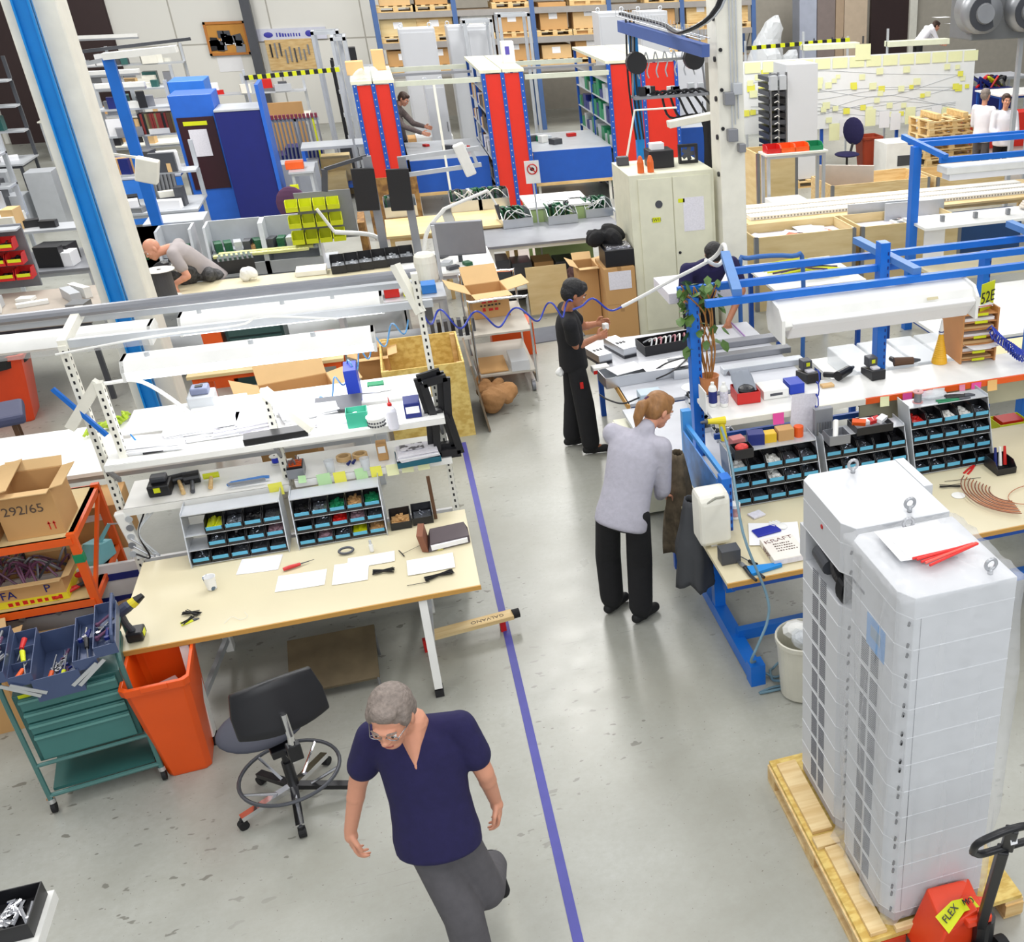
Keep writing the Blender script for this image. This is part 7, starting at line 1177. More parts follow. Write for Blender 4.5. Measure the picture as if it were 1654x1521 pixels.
t, w, h = cabX(366, 178, 440, 348, 20.9, 'dark navy cabinet standing next to the maroon-panelled one', m('deep_navy', (18, 28, 110), .45)); MB().box(-w, -.01, h, w, .9, h+.03).build('top_cover', LGREY, t); MB().box(w, -.03, 0, w+.06, .9, h+.4).build('side_frame', LB2, t)
t, w, h = cabX(292, 130, 350, 300, 22.6, 'light blue cabinet top behind the maroon-panelled cabinet', m('azure', (48, 124, 220), .45)); blk('grey_cart', 'pale grey low cabinet beside the blue post', 'cabinet', (PY(275, 320, 17.4).x, 17.4, 0), (.8, .6, .95), LGREY)
for i in range(6): one('steel_pipe', MB().cyl((0, 0, 0), (.02, .25, 1.45), .03, n=8), STEEL, 'steel tube leaning in the bundle beside the blue cabinets', 'tube', (PY(312, 340, 20).x-.52+.06*i, 20.1, .0), 0, 'steel tubes by the blue cabinets')
bq = PY(218, 240, 17.0); bp_ = T('lamp_post', 'slanting-looking blue steel post with strip light arm behind the pillar', 'post', (bq.x, 17, 0)); zt_ = PY(178, 95, 17).z; MB().box(-.07, -.05, 0, .07, .05, zt_).build('post', BLUE, bp_); MB().bar((-.3, 0, zt_+.1), (1.05, 0, zt_+.2), .04, .04).build('rail', DGREY, bp_); MB().box(-.05, -.1, zt_+.02, .85, .1, zt_+.1, ry=-.06).build('strip_lamp', WHITE, bp_); MB().bar((0, 0, zt_), (-.9, .2, zt_-.15), .07, .05).build('cable_bundle', LGREY, bp_)
t = T('task_lamp', 'cream box-headed task lamp on a jointed arm before the blue post', 'lamp', PY(238, 275, 16)); MB().cbox((0, 0, 0), (.26, .2, .3), ry=.3).build('lamp_head', OFFW, t, bevel=.015); MB().bar((0, 0, .15), (-.75, .1, .3), .03, .03).bar((-.75, .1, .3), (-.8, .1, -1.2), .03, .03).build('arm', OFFW, t)
def back_bench(label, x0, x1, Y, d, shelves, topm, frame=LGREY, items=10, il='', panel=None, lamp=None):
    t = table('workbench', label, x0, x1, Y, Y+d, .9, topm, frame, cat='workbench'); w = (x1-x0)/2
    for x in (-w+.03, 0, w-.03): MB().box(x-.03, d/2-.08, .9, x+.03, d/2-.02, max(shelves+[1.3])+.4).build('upright', frame, t)
    for z in shelves: MB().box(-w, d/2-.45, z-.03, w, d/2-.02, z).build('upper_shelf', LGREY, t)
    if panel: MB().box(-w, -d/2-.02, panel[0], w, -d/2, panel[1]).build('front_panel', panel[2], t)
    if lamp: MB().box(-w*.8, d/2-.5, lamp, w*.5, d/2-.3, lamp+.07).build('lamp_housing', WHITE, t); MB().box(-w*.8, d/2-.5, lamp-.04, w*.5, d/2-.32, lamp).build('lamp_diffuser', ALU, t)
    for z in [.9]+shelves:
        y0, y1 = (Y+.15, Y+d-.55) if z == .9 else (Y+d-.42, Y+d-.1)
        for i in range(items): s = (rnd(.12, .42), rnd(.1, .3), rnd(.06, .3)); blk('clutter_box', il, 'box', (rnd(x0+.25, x1-.25), rnd(y0, max(y0+.02, y1)), z+.001), s, random.choice([DGREY, BLACK, WHITE, MGREY, CARD, LGREY, REDP, TEAL, PAPER, NBLUE, STEEL, OFFW, CARD2]), rnd(-.3, .3), il.replace('box', 'boxes'), bevel=0)
    return t
back_bench('grey bench with shelves right of the pillar holding a row of folders', -4.75, -3.55, 21.5, 1.2, [1.5, 1.95], m('grey_mat', (196, 198, 204), .4), items=7, il='small box or tool on the folder bench by the blue post', panel=(.1, .86, m('azure', (48, 124, 220), .45)), lamp=2.3)
for i in range(16): q = PY(215+4*i, 184, 21.9); one('folder', MB().box(-.02, -.15, 0, .02, .15, .34), random.choice([DBROWN, BLACK, CARD, MGREY, m('dark_red', (130, 40, 36), .6), m('olive_drab', (120, 116, 80), .6)]), 'upright folder in the row on the shelf behind the blue post', 'folder', (q.x, 22.42, 1.502), rnd(-.04, .04), 'folders in a row')
back_bench('grey bench with blue front panel at the left edge behind the pillar', -8.6, -5.4, 17.8, 1.3, [1.35, 1.8], LGREY, items=12, il='small box on the blue-panelled bench at the left edge', panel=(.62, .88, m('azure', (48, 124, 220), .45)), lamp=2.0)
back_bench('steel shelves and bench far at the left against the brown doors', -10.5, -6.6, 24.0, 1.2, [1.4, 1.85, 2.3], LGREY, DGREY, items=16, il='small box on the far left steel shelves', lamp=2.6)
back_bench('bench row with lamps between the pillar and the white wall', -6.3, -4.0, 25.5, 1.2, [1.4, 1.9], OFFW, items=9, il='small box on the bench near the white wall', lamp=2.2)
back_bench('bench with test gear under the cork board', -4.4, -1.6, 28.5, 1.2, [1.4], OFFW, items=10, il='small box on the bench under the cork board')
back_bench('grey work table left of the pillar with red bins above', -5.9, -3.75, 15.0, 1.2, [1.25], MGREY, items=9, il='small box on the grey table under the red bins')
random.seed(5)
for k in range(3):
    for i in range(5): t = bin_((-4.98+.175*i+.04*k, 13.9-.06*k*0+.1, 1.42-.17*k), 0, .16, .2, .12, BLACK, 'block', 'red bin, %s row, %s from left, in the red bin rack' % (['top', 'middle', 'lower'][k], ORD[i]), 'red bins at the left', REDP, YEL)
t = T('bin_rack', 'grey frame holding the three rows of red bins', 'bin rack', (-4.65, 14.25, .92)); MB().box(-.5, -.02, 0, .5, .02, .72).build('back_panel', MGREY, t); MB().box(-.5, -.22, .68, .5, .0, .7).build('top_cover', LGREY, t)
for i in range(24): q = (rnd(-6., -3.5), rnd(12.7, 13.8)); blk('clutter_box', 'small tool or part on the grey bench below the red bins', 'part', (q[0], q[1], .922), (rnd(.08, .4), rnd(.06, .25), rnd(.03, .12)), random.choice([DGREY, STEEL, BLACK, REDP, MGREY, WHITE, LGREY]), rnd(0, 3), 'tools on the grey bench', bevel=0)
t = T('light_strip', 'yellow-lit LED strip on a board at the left edge', 'LED strip', (-5.2, 13.2, 1.05)); MB().box(-.6, -.12, -.02, .5, .12, 0).build('board', m('pale_wood', (226, 206, 160), .6), t)
for y in (-.05, .05): MB().box(-.35, y-.012, 0, .48, y+.012, .012).build('led_row', m('warm_led', (250, 214, 140), .5, emis=.8, var=0), t)
# carts by the blue cabinets
t = T('cable_cart', 'trolley with hanging grey cables and maroon plugs near the blue cart', 'cart', (PY(475, 185, 24).x, 24, 0)); MB().box(-.5, -.3, .15, .5, .3, .2).build('base', LGREY, t); MB().box(-.45, -.03, 1.35, .45, .03, 1.42).box(-.03, -.03, .2, .03, .03, 1.4).build('hanger_bar', LGREY, t)
for i in range(12): x = -.42+.075*i; MB().tube([(x, -.05, 1.42), (x+.01, -.08, .9), (x-.02, -.06, .35)], .02, 5).build('cable', MGREY if i != 10 else YEL, t); MB().cbox((x, -.05, 1.45), (.05, .1, .08)).build('plug', m('maroon_plug', (120, 40, 60), .5), t)
t = T('blue_cart', 'blue steel cart with grey top beside the first red unit', 'cart', (PY(533, 195, 23.2).x, 23.2, 0)); w = .62
MB().box(-w, -.4, .95, w, .4, 1.0).build('top_deck', LGREY, t); MB().box(-w, -.4, .2, w, .4, .26).build('lower_deck', LB2, t)
for x in (-w, w-.06):
    for y in (-.4, .34): MB().box(x, y, .1, x+.06, y+.06, .95).build('leg', LB2, t); MB().cyl((x+.01, y+.03, .07), (x+.05, y+.03, .07), .07).build('wheel', BLACK, t)
t = table('parts_cart', 'grey two-deck cart with orange items near the dark navy cabinet', PY(450, 200, 20.8).x, PY(482, 200, 20.8).x+.1, 20.5, 21.4, .95, LGREY, LGREY, shelf=.4, cat='cart'); blk('orange_item', 'orange item lying on the two-deck cart', 'box', (PY(462, 205, 20.9).x, 20.9, .953), (.3, .25, .12), ORANGE); blk('yellow_bag', 'bright yellow bag hanging on the two-deck cart', 'bag', (PY(458, 225, 20.46).x, 20.46, .45), (.14, .06, .3), YEL)
one('cardboard_sheet', MB().box(-.6, -.02, 0, .6, .02, 1.5), CARD, 'tall brown cardboard sheet standing behind the cable trolley', 'cardboard', (PY(440, 170, 26).x, 26, 0))
for i in range(14): x, Yf = random.choice([(-1.5, 23), (-3.2, 27), (3.1, 23.4), (6.2, 23.6), (5.0, 25), (1.2, 24.6)]); blk('floor_crate', 'cardboard or wooden box standing on the floor deep in the hall', 'box', (x+rnd(-.5, .5), Yf+rnd(-.3, .9), .0), (rnd(.5, .8), rnd(.4, .7), rnd(.35, .9)), random.choice([CARD, WOOD, WHITE, LGREY, PLY]), 0, 'boxes deep in the hall')
back_bench('crowded steel bench with dark shelves beyond the red bins', -9.2, -6.4, 20.6, 1.2, [1.3, 1.75, 2.15], OFFW, DGREY, items=15, il='small box on the crowded steel bench beyond the red bins', lamp=2.45)
back_bench('long shelf bench in front of the white panelled wall', -7.8, -4.4, 30.5, 1.2, [1.5, 2.0], OFFW, LGREY, items=13, il='small box on the bench in front of the panelled wall', lamp=2.6)
back_bench('grey bench with instruments behind the open grey cases', -4.6, -2.9, 18.2, 1.2, [1.35], LGREY, items=9, il='small box on the bench behind the open cases')
t = table('work_desk', 'bench with blue front panel between the wide red unit and the pillar', 5.6, 7.0, 21.6, 22.8, 1.0, LGREY, OFFW, cat='workbench'); MB().box(-.7, -.62, .35, .7, -.58, 1.05).build('front_panel', MBLUE, t)
collar('tall pine crate standing between the pillar and the module tower', 6.0, 6.75, 17.6, 18.3, 0, 1.15, PLY); blk('white_box', 'white low box standing beside the tall pine crate', 'box', (6.1, 16.4, 0), (.6, .5, .62), WHITE)
t = table('parts_stand', 'narrow stand holding orange and green open bins by the module tower', 5.85, 6.95, 16.7, 17.1, 1.28, OFFW, LGREY, cat='stand')
for i, (mt_, l) in enumerate(((REDP, 'red'), (ORANGE, 'orange'), (ORANGE, 'second orange'), (GREEN, 'green'))): one('open_bin', MB().open_box(-.12, -.12, 0, .12, .12, .12, .006, zf=.07), mt_, l+' open bin on the narrow stand by the module tower', 'bin', (6.02+.25*i, 16.9, 1.282))
for i in range(16): x, Yf = random.choice([(-6.5, 22.5), (-5, 24), (-7.5, 16.5), (-2.4, 24.6), (-.8, 25.5)]); blk('floor_crate', 'box or small machine standing on the floor among the left benches', 'box', (x+rnd(-.8, .8), Yf+rnd(-.5, .6), .0), (rnd(.4, .8), rnd(.4, .7), rnd(.5, 1.2)), random.choice([MGREY, LGREY, CARD, NBLUE, OFFW, TEAL, DGREY]), 0, 'boxes among the left benches')
# lower left corner tray
t = T('parts_tray', 'black tray of silver washers on a white stand at the lower corner', 'parts tray', P(15, 1490, .72)); MB().open_box(-.16, -.12, 0, .12, .12, .08, .005).build('tray_body', BLACK, t)
for i in range(16): MB().cyl((rnd(-.04, .1), rnd(-.08, .08), .04), (rnd(-.04, .1), rnd(-.08, .08), .05), .01, n=8).build('washer', CHROME, t)
MB().cbox((-.1, -.04, .04), (.08, .08, .05)).build('blue_block', NBLUE, t); MB().box(-.2, -.2, -.06, .14, .14, -.002).box(-.1, -.1, -.72, 0, 0, -.06).build('white_stand', WHITE, t)
# ------------------------------------------------------------------ people
def remesh(mb, name, mt, parent, off, vox, loc=None, sm=5):
    o = mb.build(name, mt, parent, loc, off=off, smooth=True); r = o.modifiers.new('merge', 'REMESH'); r.mode = 'VOXEL'; r.voxel_size = vox; r.use_smooth_shade = True
    s = o.modifiers.new('soft', 'SMOOTH'); s.factor = .6; s.iterations = sm; return o
def cap(mb, a, b, ra, rb, n=14):        # tapered limb with round ends
    a = Vector(a); b = Vector(b); mb.cyl(a, b, ra, rb, n); mb.ell(a, (ra,)*3, n=12); mb.ell(b, (rb,)*3, n=12)
def chain(mb, pts, rs):
    for i in range(len(pts)-1): cap(mb, pts[i], pts[i+1], rs[i], rs[i+1])
def frame_of(f, up):
    f = Vector(f).normalized(); u = Vector(up); u = (u-f*u.dot(f)).normalized(); r = f.cross(u).normalized()
    return Matrix((r, f, u)).transposed()      # columns: person's right, forward, up
def hand(mb, w, d, thumb, curl=.5, s=1., palm=None):
    """w wrist, d direction of the fingers, thumb side, fingers curl toward the palm normal"""
    d = Vector(d).normalized(); th = Vector(thumb); th = (th-d*th.dot(d)).normalized(); n = th.cross(d).normalized() if palm is None else d.cross(th).normalized(); w = Vector(w)
    R = Matrix((th, d, n)).transposed(); mb.ell(w+d*.045*s, (.04*s, .055*s, .016*s), R, 12); cap(mb, w-d*.01, w+d*.03*s, .026*s, .03*s)
    for i, (off, L) in enumerate(((.033, .078), (.0115, .088), (-.0115, .082), (-.034, .062))):
        p = w+d*.085*s+th*off*s; dd = d; pts = [w+d*.06*s+th*off*.8*s, p]
        for k in range(3): a = curl*(.35+.35*k)+.04*i; q = (dd*math.cos(a)+n*math.sin(a)).normalized(); p = p+q*L*s*(.42, .33, .25)[k]; pts.append(p); dd = q
        chain(mb, pts, [.0098*s, .009*s, .0084*s, .008*s, .007*s])
    b = w+d*.025*s+th*.03*s; q = (d*.62+th*.7+n*.25).normalized(); p1 = b+q*.038*s; p2 = p1+(d*.9+th*.15+n*.35).normalized()*.032*s; chain(mb, [w+d*.01*s+th*.012*s, b, p1, p2], [.016*s, .014*s, .0115*s, .009*s])
def head(mb, c, R, s=1.):               # c = centre of the skull, R columns right, forward, up
    def E(x, y, z, a, b, d, n=14): mb.ell(Vector(c)+R@Vector((x*s, y*s, z*s)), (a*s, b*s, d*s), R, n)
    E(0, -.012, .025, .075, .092, .088, 18); E(0, .02, -.02, .066, .075, .09, 18); E(0, .05, -.075, .044, .042, .038); E(0, .058, -.095, .024, .024, .02)
    E(0, .09, -.008, .010, .018, .026); E(0, .103, -.022, .014, .015, .012); E(-.013, .096, -.026, .008, .008, .007); E(.013, .096, -.026, .008, .008, .007)
    E(0, .082, .024, .05, .018, .011); E(-.036, .066, -.018, .022, .02, .018); E(.036, .066, -.018, .022, .02, .018); E(0, .086, -.052, .022, .012, .006); E(0, .085, -.063, .019, .012, .0065)
    for k in (-1, 1): E(k*.077, -.006, -.005, .010, .019, .032); E(k*.074, 0, -.03, .008, .01, .012)
def face_bits(c, R, par, off, s=1., brow=HAIRD):
    for k in (-1, 1):
        q = Vector(c)+R@Vector((k*.031*s, .081*s, .004*s)); e = MB().ell(q, (.0135*s, .010*s, .0085*s), R, 10).build('eye', m('eye_white', (236, 232, 228), .3), par, off=off, smooth=True)
        MB().ell(q+R@Vector((0, .008*s, 0)), (.006*s, .004*s, .006*s), R, 8).build('iris', m('iris_dark', (50, 36, 30), .3), e, off=Vector(off)*0+Vector(off)); MB().tube([Vector(c)+R@Vector((k*x*s, y*s, z*s)) for x, y, z in ((.014, .094, .026), (.032, .092, .032), (.048, .08, .026))], [.004*s, .0045*s, .003*s], 6).build('eyebrow', brow, par, off=off)
    MB().tube([Vector(c)+R@Vector((x*s, y*s, z*s)) for x, y, z in ((-.022, .089, -.058), (-.008, .0965, -.057), (.008, .0965, -.057), (.022, .089, -.058))], [.002*s, .004*s, .004*s, .002*s], 6).build('mouth', m('lips', (164, 84, 76), .5), par, off=off)
def hair_cap(mb, c, R, s=1., thick=.012, low=-.03, front=.05, short=False):
    def E(x, y, z, a, b, d, n=16): mb.ell(Vector(c)+R@Vector((x*s, y*s, z*s)), (a*s, b*s, d*s), R, n)
    E(0, -.025, .045, .075+thick, .085+thick, .072+thick, 18); E(0, -.05, .0, .072+thick, .058+thick, .075+thick); E(0, front-.01, .088, .055, .035+thick*.6, .022+thick)
    for k in (-1, 1): E(k*.066, .01, .035, .014+thick*.4, .04, .045)
def loft(mb, A, up, TR, L, secs, n=20):
    vs = []; A = Vector(A)
    for t_, rx, ry in secs:
        for k in range(n): a = 2*PI*k/n; vs.append(A+up*(t_*L)+TR@Vector((rx*math.cos(a), ry*math.sin(a), 0)))
    N = len(secs); mb.add(vs, [(i*n+k, i*n+(k+1) % n, (i+1)*n+(k+1) % n, (i+1)*n+k) for i in range(N-1) for k in range(n)]+[tuple(range(n-1, -1, -1)), tuple((N-1)*n+k for k in range(n))])
def person(label, J, R, skin, shirt, trous, shoe=BLACKR, hair=None, vox=.01, sleeves='short', hands=None, torso=None, build=1., hd=1., faced=True, neckl=None, shirt_open=True, legs=True, hairfn=None, wide=1.):
    """J: joints in world coordinates; R: 3x3 head frame"""
    g = J['ground']; off = Vector(g); b = MB(); V = {k: Vector(v) for k, v in J.items() if k not in ('flat', 'vneck')}
    hipc = (V['hl']+V['hr'])/2; shc = (V['sl']+V['sr'])/2; up = (shc-hipc).normalized(); side = (V['sr']-V['sl']).normalized(); fw = up.cross(side).normalized()*-1
    TR = Matrix((side, side.cross(up)*-1, up)).transposed()
    # body
    TL = (shc-hipc).length; q_ = build; loft(b, hipc, up, TR, TL, [(-.2, .1, .08), (-.1, .135*q_, .095*q_), (.1, .142*q_, .1*q_), (.35, .135*q_, .1*q_), (.6, .145*q_, .105*q_), (.85, .155*q_, .1*q_), (1.02, .12*q_, .075*q_), (1.08, .07, .05)]); cap(b, V['sl'], V['sr'], .055, .055); chain(b, [shc-up*.02, shc+(V['neck']-shc)*.6, V['head']-R@Vector((0, .01, .06))], [.075, .052, .052])
    for k in 'lr':
        chain(b, [V['s'+k], V['e'+k], V['w'+k]], [.048*build, .038*build, .026*build]); chain(b, [V['e'+k], V['e'+k].lerp(V['w'+k], .3)], [.038, .040])
        if legs: chain(b, [V['h'+k], V['k'+k], V['k'+k].lerp(V['a'+k], .3), V['a'+k]], [.08, .055, .056, .036]); cap(b, V['a'+k], V['a'+k].lerp(V['t'+k], .5), .034, .024)
        h = (hands or {}).get(k)
        if h: hand(b, V['w'+k], h[0], h[1], h[2], h[3] if len(h) > 3 else 1., palm=Vector(h[0]).cross(Vector(h[1])) if k == 'l' else None)
    if J.get('vneck'): f_ = side.cross(up)*(1 if side.cross(up).y < 0 else -1); cap(b, shc+up*.06+f_*.05, shc-up*.11+f_*.118, .07, .012)
    head(b, V['head'], R, hd); o = remesh(b, 'person', skin, None, off, min(vox*.45, .0065), off, 3); tag(o, label, 'person')
    # shirt
    t = MB(); e = .014; rs = .05*build+e
    loft(t, hipc, up, TR, TL, [(-.2, .15*q_, .12*q_), (-.17, .172*q_, .134*q_), (-.02, .175*q_, .132*q_), (.12, .165*q_, .128*q_), (.35, .158*q_, .12*q_), (.6, .165*q_, .122*q_), (.82, .175*q_, .118*q_), (.96, .165*q_, .1*q_), (1.07, .11*q_, .075*q_)], 24); cap(t, V['sl'], V['sr'], .068, .068); cap(t, shc-up*.03, shc+(V['neck']-shc)*(.85 if sleeves == 'long' else .35), .085, .066)
    for k in 'lr':
        if sleeves == 'short': chain(t, [V['s'+k], V['s'+k].lerp(V['e'+k], .62)], [.066*build, .066*build])
        elif sleeves == 'long': chain(t, [V['s'+k], V['e'+k], V['e'+k].lerp(V['w'+k], .93)], [.068*build, .056*build, .042])
        else: chain(t, [V['s'+k], V['e'+k], V['e'+k].lerp(V['w'+k], .45)], [.068*build, .056*build, .05])
    remesh(t, 'shirt', shirt, o, off, vox)
    if legs:
        t = MB(); t.ell(hipc-up*.02, (.158, .118, .115), TR, 18)
        for k in 'lr': chain(t, [V['h'+k], V['k'+k], V['a'+k]+(V['k'+k]-V['a'+k])*.08], [.087, .081*wide, .076*wide])
        remesh(t, 'trousers', trous, o, off, vox)
        for k in 'lr':
            s = MB(); d = (V['t'+k]-V['a'+k]); fl_ = abs(d.z) < .1; fo = Vector((d.x, d.y, 0)).normalized() if fl_ else d.normalized(); dn = Vector((0, 0, -1)) if fl_ else fo.cross(Vector((0, 0, 1)).cross(fo)).normalized()
            a = V['a'+k]+dn*.045; cap(s, a-fo*.05, a+fo*.14, .04, .038); cap(s, V['a'+k], a+fo*.02, .042, .045)
            so = remesh(s, 'shoe', shoe, o, off, .008)
    if hair:
        t = MB(); (hairfn or hair_cap)(t, V['head'], R, hd); remesh(t, 'hair', hair, o, off, .006, sm=2)
    if faced: face_bits(V['head'], R, o, off, hd, hair or HAIRG)
    return o
# walker in the foreground
HR = frame_of((-.34, -.86, -.30), (0, -.2, 1))
hc = Vector(P(632, 1158, 1.60))
J = dict(ground=(-.25, 3.78, 0), head=hc, neck=P(668, 1165, 1.47), sl=P(742, 1172, 1.40), sr=P(602, 1188, 1.40), el=P(783, 1248, 1.15), wl=P(800, 1292, .93), er=P(578, 1265, 1.14), wr=P(566, 1342, .90),
         hl=P(730, 1335, .93), hr=P(680, 1345, .93))
print('walker', {k: tuple(round(c, 2) for c in v) for k, v in J.items()})
J['vneck'] = True; J.update(kr=(-.27, 3.48, .52), ar=(-.25, 3.40, .10), tr=(-.27, 3.22, .03), kl=(-.16, 3.60, .50), al=(-.13, 3.98, .27), tl=(-.10, 3.90, .10));
wk = person('man walking in a navy V-neck T-shirt and dark grey trousers', J, HR, SKIN, NAVYF, GREYT, BLACKR, HAIRG, .010, 'short', {'l': ((.1, -.1, -1), (-.2, -1, -.1), 1.2), 'r': ((-.05, -.15, -1), (.3, -1, 0), 1.1)}, build=1.08, hd=1.06, wide=1.12)
off = Vector(J['ground'])
# V neck opening (skin patch) and glasses
nk = J['neck']; sc_ = (J['sl']+J['sr'])/2; gl = MB()
for k in (-1, 1):
    c = hc+HR@Vector((k*.033, .098, .004)); gl.tube([c+HR@Vector((.024*math.cos(a*PI/8), 0, .016*math.sin(a*PI/8))) for a in range(16)], .002, 5, closed=True); gl.tube([c+HR@Vector((k*.024, 0, .004)), hc+HR@Vector((k*.08, .03, .008)), hc+HR@Vector((k*.082, -.03, .0))], .002, 5)
gl.tube([hc+HR@Vector((-.01, .102, .006)), hc+HR@Vector((.01, .102, .006))], .002, 5); gl.build('glasses', STEEL, wk, off=off)
MB().tube([P(672, 1245, 1.25)+Vector((0, -.03, 0)), P(668, 1262, 1.2)+Vector((0, -.03, 0))], .004, 6).build('pen', STEEL, wk, off=off)
# woman seen from behind
HR = frame_of((.75, .3, -.55), (.25, .1, 1)); hc = P(1064, 662, 1.55)
J = dict(ground=(1.12, 6.25, 0), head=hc, neck=P(1046, 688, 1.48), sl=P(990, 700, 1.41), sr=P(1068, 722, 1.36), el=P(1010, 760, 1.08)+Vector((.1, .12, 0)), wl=P(1060, 790, .92)+Vector((.08, .1, 0)), er=P(1070, 790, 1.02), wr=P(1058, 812, .90)+Vector((.06, .1, 0)),
         hl=P(982, 825, .92), hr=P(1030, 832, .92), kl=P(982, 895, .48), kr=P(1033, 905, .48), al=(1.0, 6.42, .09), ar=(1.17, 6.22, .09), tl=(1.1, 6.5, .04), tr=(1.3, 6.3, .04))
print('woman', {k: tuple(round(c, 2) for c in v) for k, v in J.items()})
def pony(t, c, R, s):
    hair_cap(t, c, R, s, .014); E = lambda x, y, z, a, b, d: t.ell(Vector(c)+R@Vector((x, y, z)), (a, b, d), R, 14); E(0, -.1, .03, .03, .04, .03); chain(t, [Vector(c)+R@Vector((0, -.11, .03)), Vector(c)+R@Vector((0, -.15, -.02)), Vector(c)+R@Vector((0, -.14, -.10)), Vector(c)+R@Vector((0, -.12, -.16))], [.025, .04, .035, .012])
wo = person('woman with a ponytail in a light grey sweatshirt and black work trousers', J, HR, SKIN, GREYF, BLKF, BLACKR, HAIRB, .011, 'long', {'l': ((.6, .3, -.3), (.5, -.5, 0), .8), 'r': ((.6, .5, -.3), (-.5, .5, 0), .8)}, build=1.1, hairfn=pony, wide=1.15)
MB().lathe([(.03, -.008), (.03, .008)], n=14).build('hair_tie', PURP, wo, loc=hc+HR@Vector((0, -.118, .03))-Vector(J['ground']), rot=(1.2, 0, .5))
# man in black
HR = frame_of((.85, .0, -.42), (.3, 0, 1)); hc = P(928, 474, 1.60)
J = dict(ground=(1.33, 9.35, 0), head=hc, neck=P(915, 495, 1.48), sl=P(908, 505, 1.38)+Vector((.04, .12, 0)), sr=P(918, 520, 1.38)+Vector((0, -.1, 0)), el=P(948, 535, 1.13)+Vector((0, .15, 0)), wl=P(968, 525, 1.14)+Vector((-.02, .05, 0)), er=P(930, 556, 1.10)+Vector((-.02, -.08, 0)), wr=P(962, 542, 1.12)+Vector((0, -.05, 0)))
hpx = J['sl'].lerp(J['sr'], .5)
J.update(hl=(hpx.x+.02, 9.38, .93), hr=(hpx.x+.03, 9.22, .93), kl=(1.30, 9.42, .50), kr=(1.36, 9.2, .50), al=(1.24, 9.44, .09), ar=(1.38, 9.18, .09), tl=(1.4, 9.44, .04), tr=(1.55, 9.16, .04))
print('man', {k: tuple(round(c, 2) for c in v) for k, v in J.items()})
def full_hair(t, c, R, s): hair_cap(t, c, R, s, .02); t.ell(Vector(c)+R@Vector((0, .045, .075)), (.075, .05, .04), R, 14)
mn = person('man in black T-shirt and trousers looking down at a part in his hands', J, HR, SKIN2, BLKF, BLKF, BLACKR, HAIRK, .011, 'short', {'l': ((.9, -.3, .15), (0, 0, 1), .9), 'r': ((.9, .3, .1), (0, .2, 1), .9)}, build=1.04, hairfn=full_hair, wide=1.18)
one('white_part', MB().cbox((0, 0, 0), (.05, .05, .06), rz=.4), WHITE, 'small white part held in the hands of the man in black', 'part', (J['wl']+J['wr'])/2+Vector((.09, 0, .03)), bevel=.008)
MB().cbox((-.0, 0, 0), (.03, .012, .06)).build('red_tool', REDP, mn, loc=Vector((1.34, 9.1, .74))-Vector(J['ground'])); lump('gloves', 'white gloves tucked in the back pocket of the man in black', 'gloves', (1.17, 9.25, .80), (.05, .05, .08), WHITE, 4, 61)
# man in navy behind the rack
HR = frame_of((-.1, -.55, -.85), (0, -.6, .6)); hc = P(1152, 412, 1.52)
J = dict(ground=(2.95, 10.6, 0), head=hc, neck=hc+Vector((0, .1, -.04)), sl=hc+Vector((.23, .1, -.13)), sr=hc+Vector((-.26, .1, -.15)), el=hc+Vector((.3, .0, -.4)), wl=P(1176, 520, .86), er=hc+Vector((-.33, .0, -.42)), wr=P(1117, 520, .86), hl=(3.05, 10.75, .95), hr=(2.85, 10.75, .95), kl=(3.05, 10.7, .5), kr=(2.85, 10.7, .5), al=(3.05, 10.8, .09), ar=(2.85, 10.8, .09), tl=(3.05, 10.65, .04), tr=(2.85, 10.65, .04))
person('man in a navy T-shirt bending over the table behind the blue rails', J, HR, SKIN2, NAVYF, BLKF, BLACKR, HAIRK, .013, 'short', {'l': ((0, -.3, -1), (-1, 0, 0), .7), 'r': ((0, -.3, -1), (1, 0, 0), .7)}, build=1.15, hairfn=full_hair)
# bald man
HR = frame_of((-.75, -.4, -.55), (-.5, -.1, 1)); hc = P(246, 402, 1.36); s1 = P(279, 410, 1.30)
V3 = Vector; J = dict(ground=(-1.95, 14.2, 0), head=hc, neck=hc+V3((.13, .06, -.01)), sl=s1, sr=s1+V3((.03, .36, .03)), el=s1+V3((.1, -.08, -.25)), wl=s1+V3((-.06, -.12, -.32)), er=s1+V3((.03, .4, -.25)), wr=s1+V3((-.1, .32, -.31)), hl=s1+V3((.3, .28, -.38)), hr=s1+V3((.3, .48, -.38)), kl=s1+V3((.3, .42, -.8)), kr=s1+V3((.3, .6, -.8)), al=s1+V3((.35, .5, -1.2)), ar=s1+V3((.35, .65, -1.2)), tl=s1+V3((.22, .5, -1.26)), tr=s1+V3((.22, .65, -1.26)))
print('bald', {k: tuple(round(c, 2) for c in v) for k, v in J.items()})
person('bald man in a light grey T-shirt leaning over the beige workbench', J, HR, SKIN, MGF, BLKF, BLACKR, None, .013, 'short', {'l': ((.3, -.3, -.6), (0, -1, 0), .6), 'r': ((-.2, -.5, -.6), (1, 0, 0), .6)}, build=1.05)
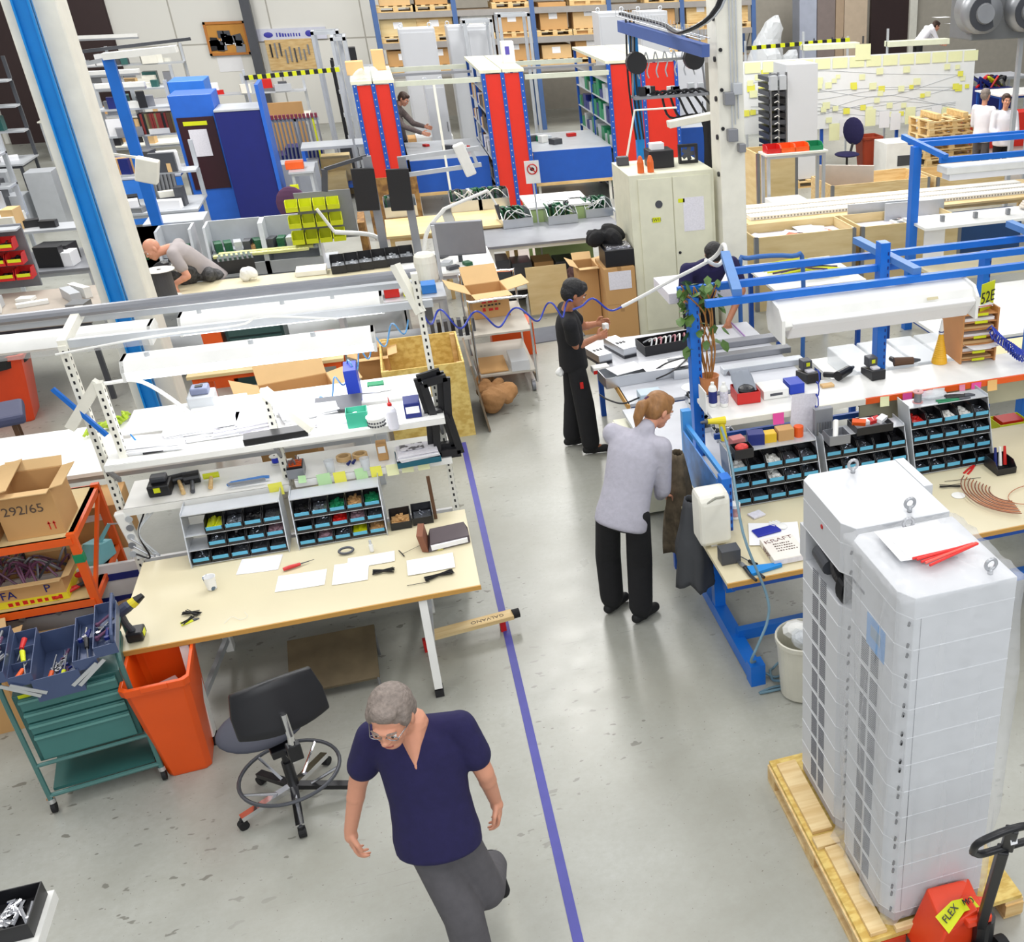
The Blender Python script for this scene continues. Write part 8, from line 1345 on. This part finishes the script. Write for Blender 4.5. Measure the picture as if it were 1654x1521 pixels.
# two men talking by the pallet stack
def stander(label, px, py, Y, turn, hairm, trous, vox=.016, sl='mid'):
    q = PY(px, py, Y); q.z = q.z; gx = Vector((q.x, Y, 0)); s = (q.z-.04)/1.62; rot = Matrix.Rotation(turn, 3, 'Z')
    def w(x, y, z): return gx+rot@Vector((x, y, z*s))
    J = dict(ground=gx, head=w(0, .03, 1.66), neck=w(0, .0, 1.5), sl=w(-.19, 0, 1.42), sr=w(.19, 0, 1.42), el=w(-.24, .05, 1.12), er=w(.24, .05, 1.12), wl=w(-.08, .26, 1.08), wr=w(.1, .27, 1.06), hl=w(-.09, 0, .93), hr=w(.09, 0, .93), kl=w(-.1, .02, .5), kr=w(.1, .02, .5), al=w(-.1, 0, .09), ar=w(.1, 0, .09), tl=w(-.1, .14, .04), tr=w(.1, .14, .04))
    f = rot@Vector((0, 1, -.05)); return person(label, J, frame_of(f, (0, 0, 1)), SKIN, WHTF, trous, BLACKR, hairm, vox, sl, {'l': (rot@Vector((.6, .7, .1)), (0, 0, 1), .7), 'r': (rot@Vector((-.6, .7, .1)), (0, 0, 1), .7)}, build=1.1)
stander('grey-haired man in a white shirt turned away near the pallet stack', 1591, 154, 18.7, -1.1, HAIRG, GREYT)
stander('dark-haired man in a white shirt facing the camera with hands joined', 1625, 162, 18.3, 2.9, HAIRD, BLKF)
# man leaning between the red shelves, and a man bending at the far bench
q = PY(652, 160, 22.2); gx = Vector((q.x-.02, 23.25, 0)); HR = frame_of((.7, -.5, -.6), (.3, 0, 1))
J = dict(ground=gx, head=q, neck=q+Vector((-.1, .05, -.05)), sl=q+Vector((-.1, .2, -.2)), sr=q+Vector((-.22, -.15, -.2)), el=q+Vector((.1, .05, -.45)), wl=q+Vector((.3, -.1, -.5)), er=q+Vector((-.1, -.25, -.45)), wr=q+Vector((.22, -.35, -.58)), hl=gx+Vector((-.1, .1, .95)), hr=gx+Vector((-.1, -.1, .95)), kl=gx+Vector((-.1, .1, .5)), kr=gx+Vector((-.1, -.1, .5)), al=gx+Vector((-.1, .1, .09)), ar=gx+Vector((-.1, -.1, .09)), tl=gx+Vector((.03, .1, .04)), tr=gx+Vector((.03, -.1, .04)))
person('dark-haired man in a checked shirt leaning over a bench between red shelves', J, HR, SKIN, CHK, BLKF, BLACKR, HAIRD, .016, 'long', {'l': ((.8, -.3, -.2), (0, 0, 1), .5), 'r': ((.8, -.3, -.2), (0, 0, 1), .5)})
q = PY(1512, 42, 27); gx = Vector((q.x-.35, 27.1, q.z-1.35)); blk('step_platform', 'low grey platform under the man at the far bench', 'platform', (q.x-.3, 27.2, 0), (.9, .8, q.z-1.36), MGREY); HR = frame_of((.9, -.1, -.5), (.4, 0, 1))
J = dict(ground=gx, head=q, neck=q+Vector((-.12, 0, .0)), sl=q+Vector((-.2, .18, -.05)), sr=q+Vector((-.2, -.18, -.05)), el=q+Vector((-.05, .18, -.3)), wl=q+Vector((.15, .1, -.42)), er=q+Vector((-.05, -.18, -.3)), wr=q+Vector((.15, -.1, -.42)), hl=gx+Vector((-.1, .1, .95)), hr=gx+Vector((-.1, -.1, .95)), kl=gx+Vector((-.1, .1, .5)), kr=gx+Vector((-.1, -.1, .5)), al=gx+Vector((-.1, .1, .09)), ar=gx+Vector((-.1, -.1, .09)), tl=gx+Vector((.03, .1, .04)), tr=gx+Vector((.03, -.1, .04)))
print('far', q)
person('man in a white shirt bending over a bench near the dark brown door', J, HR, SKIN, WHTF, BLKF, BLACKR, HAIRD, .018, 'long', {'l': ((.8, -.3, -.2), (0, 0, 1), .5), 'r': ((.8, -.3, -.2), (0, 0, 1), .5)})
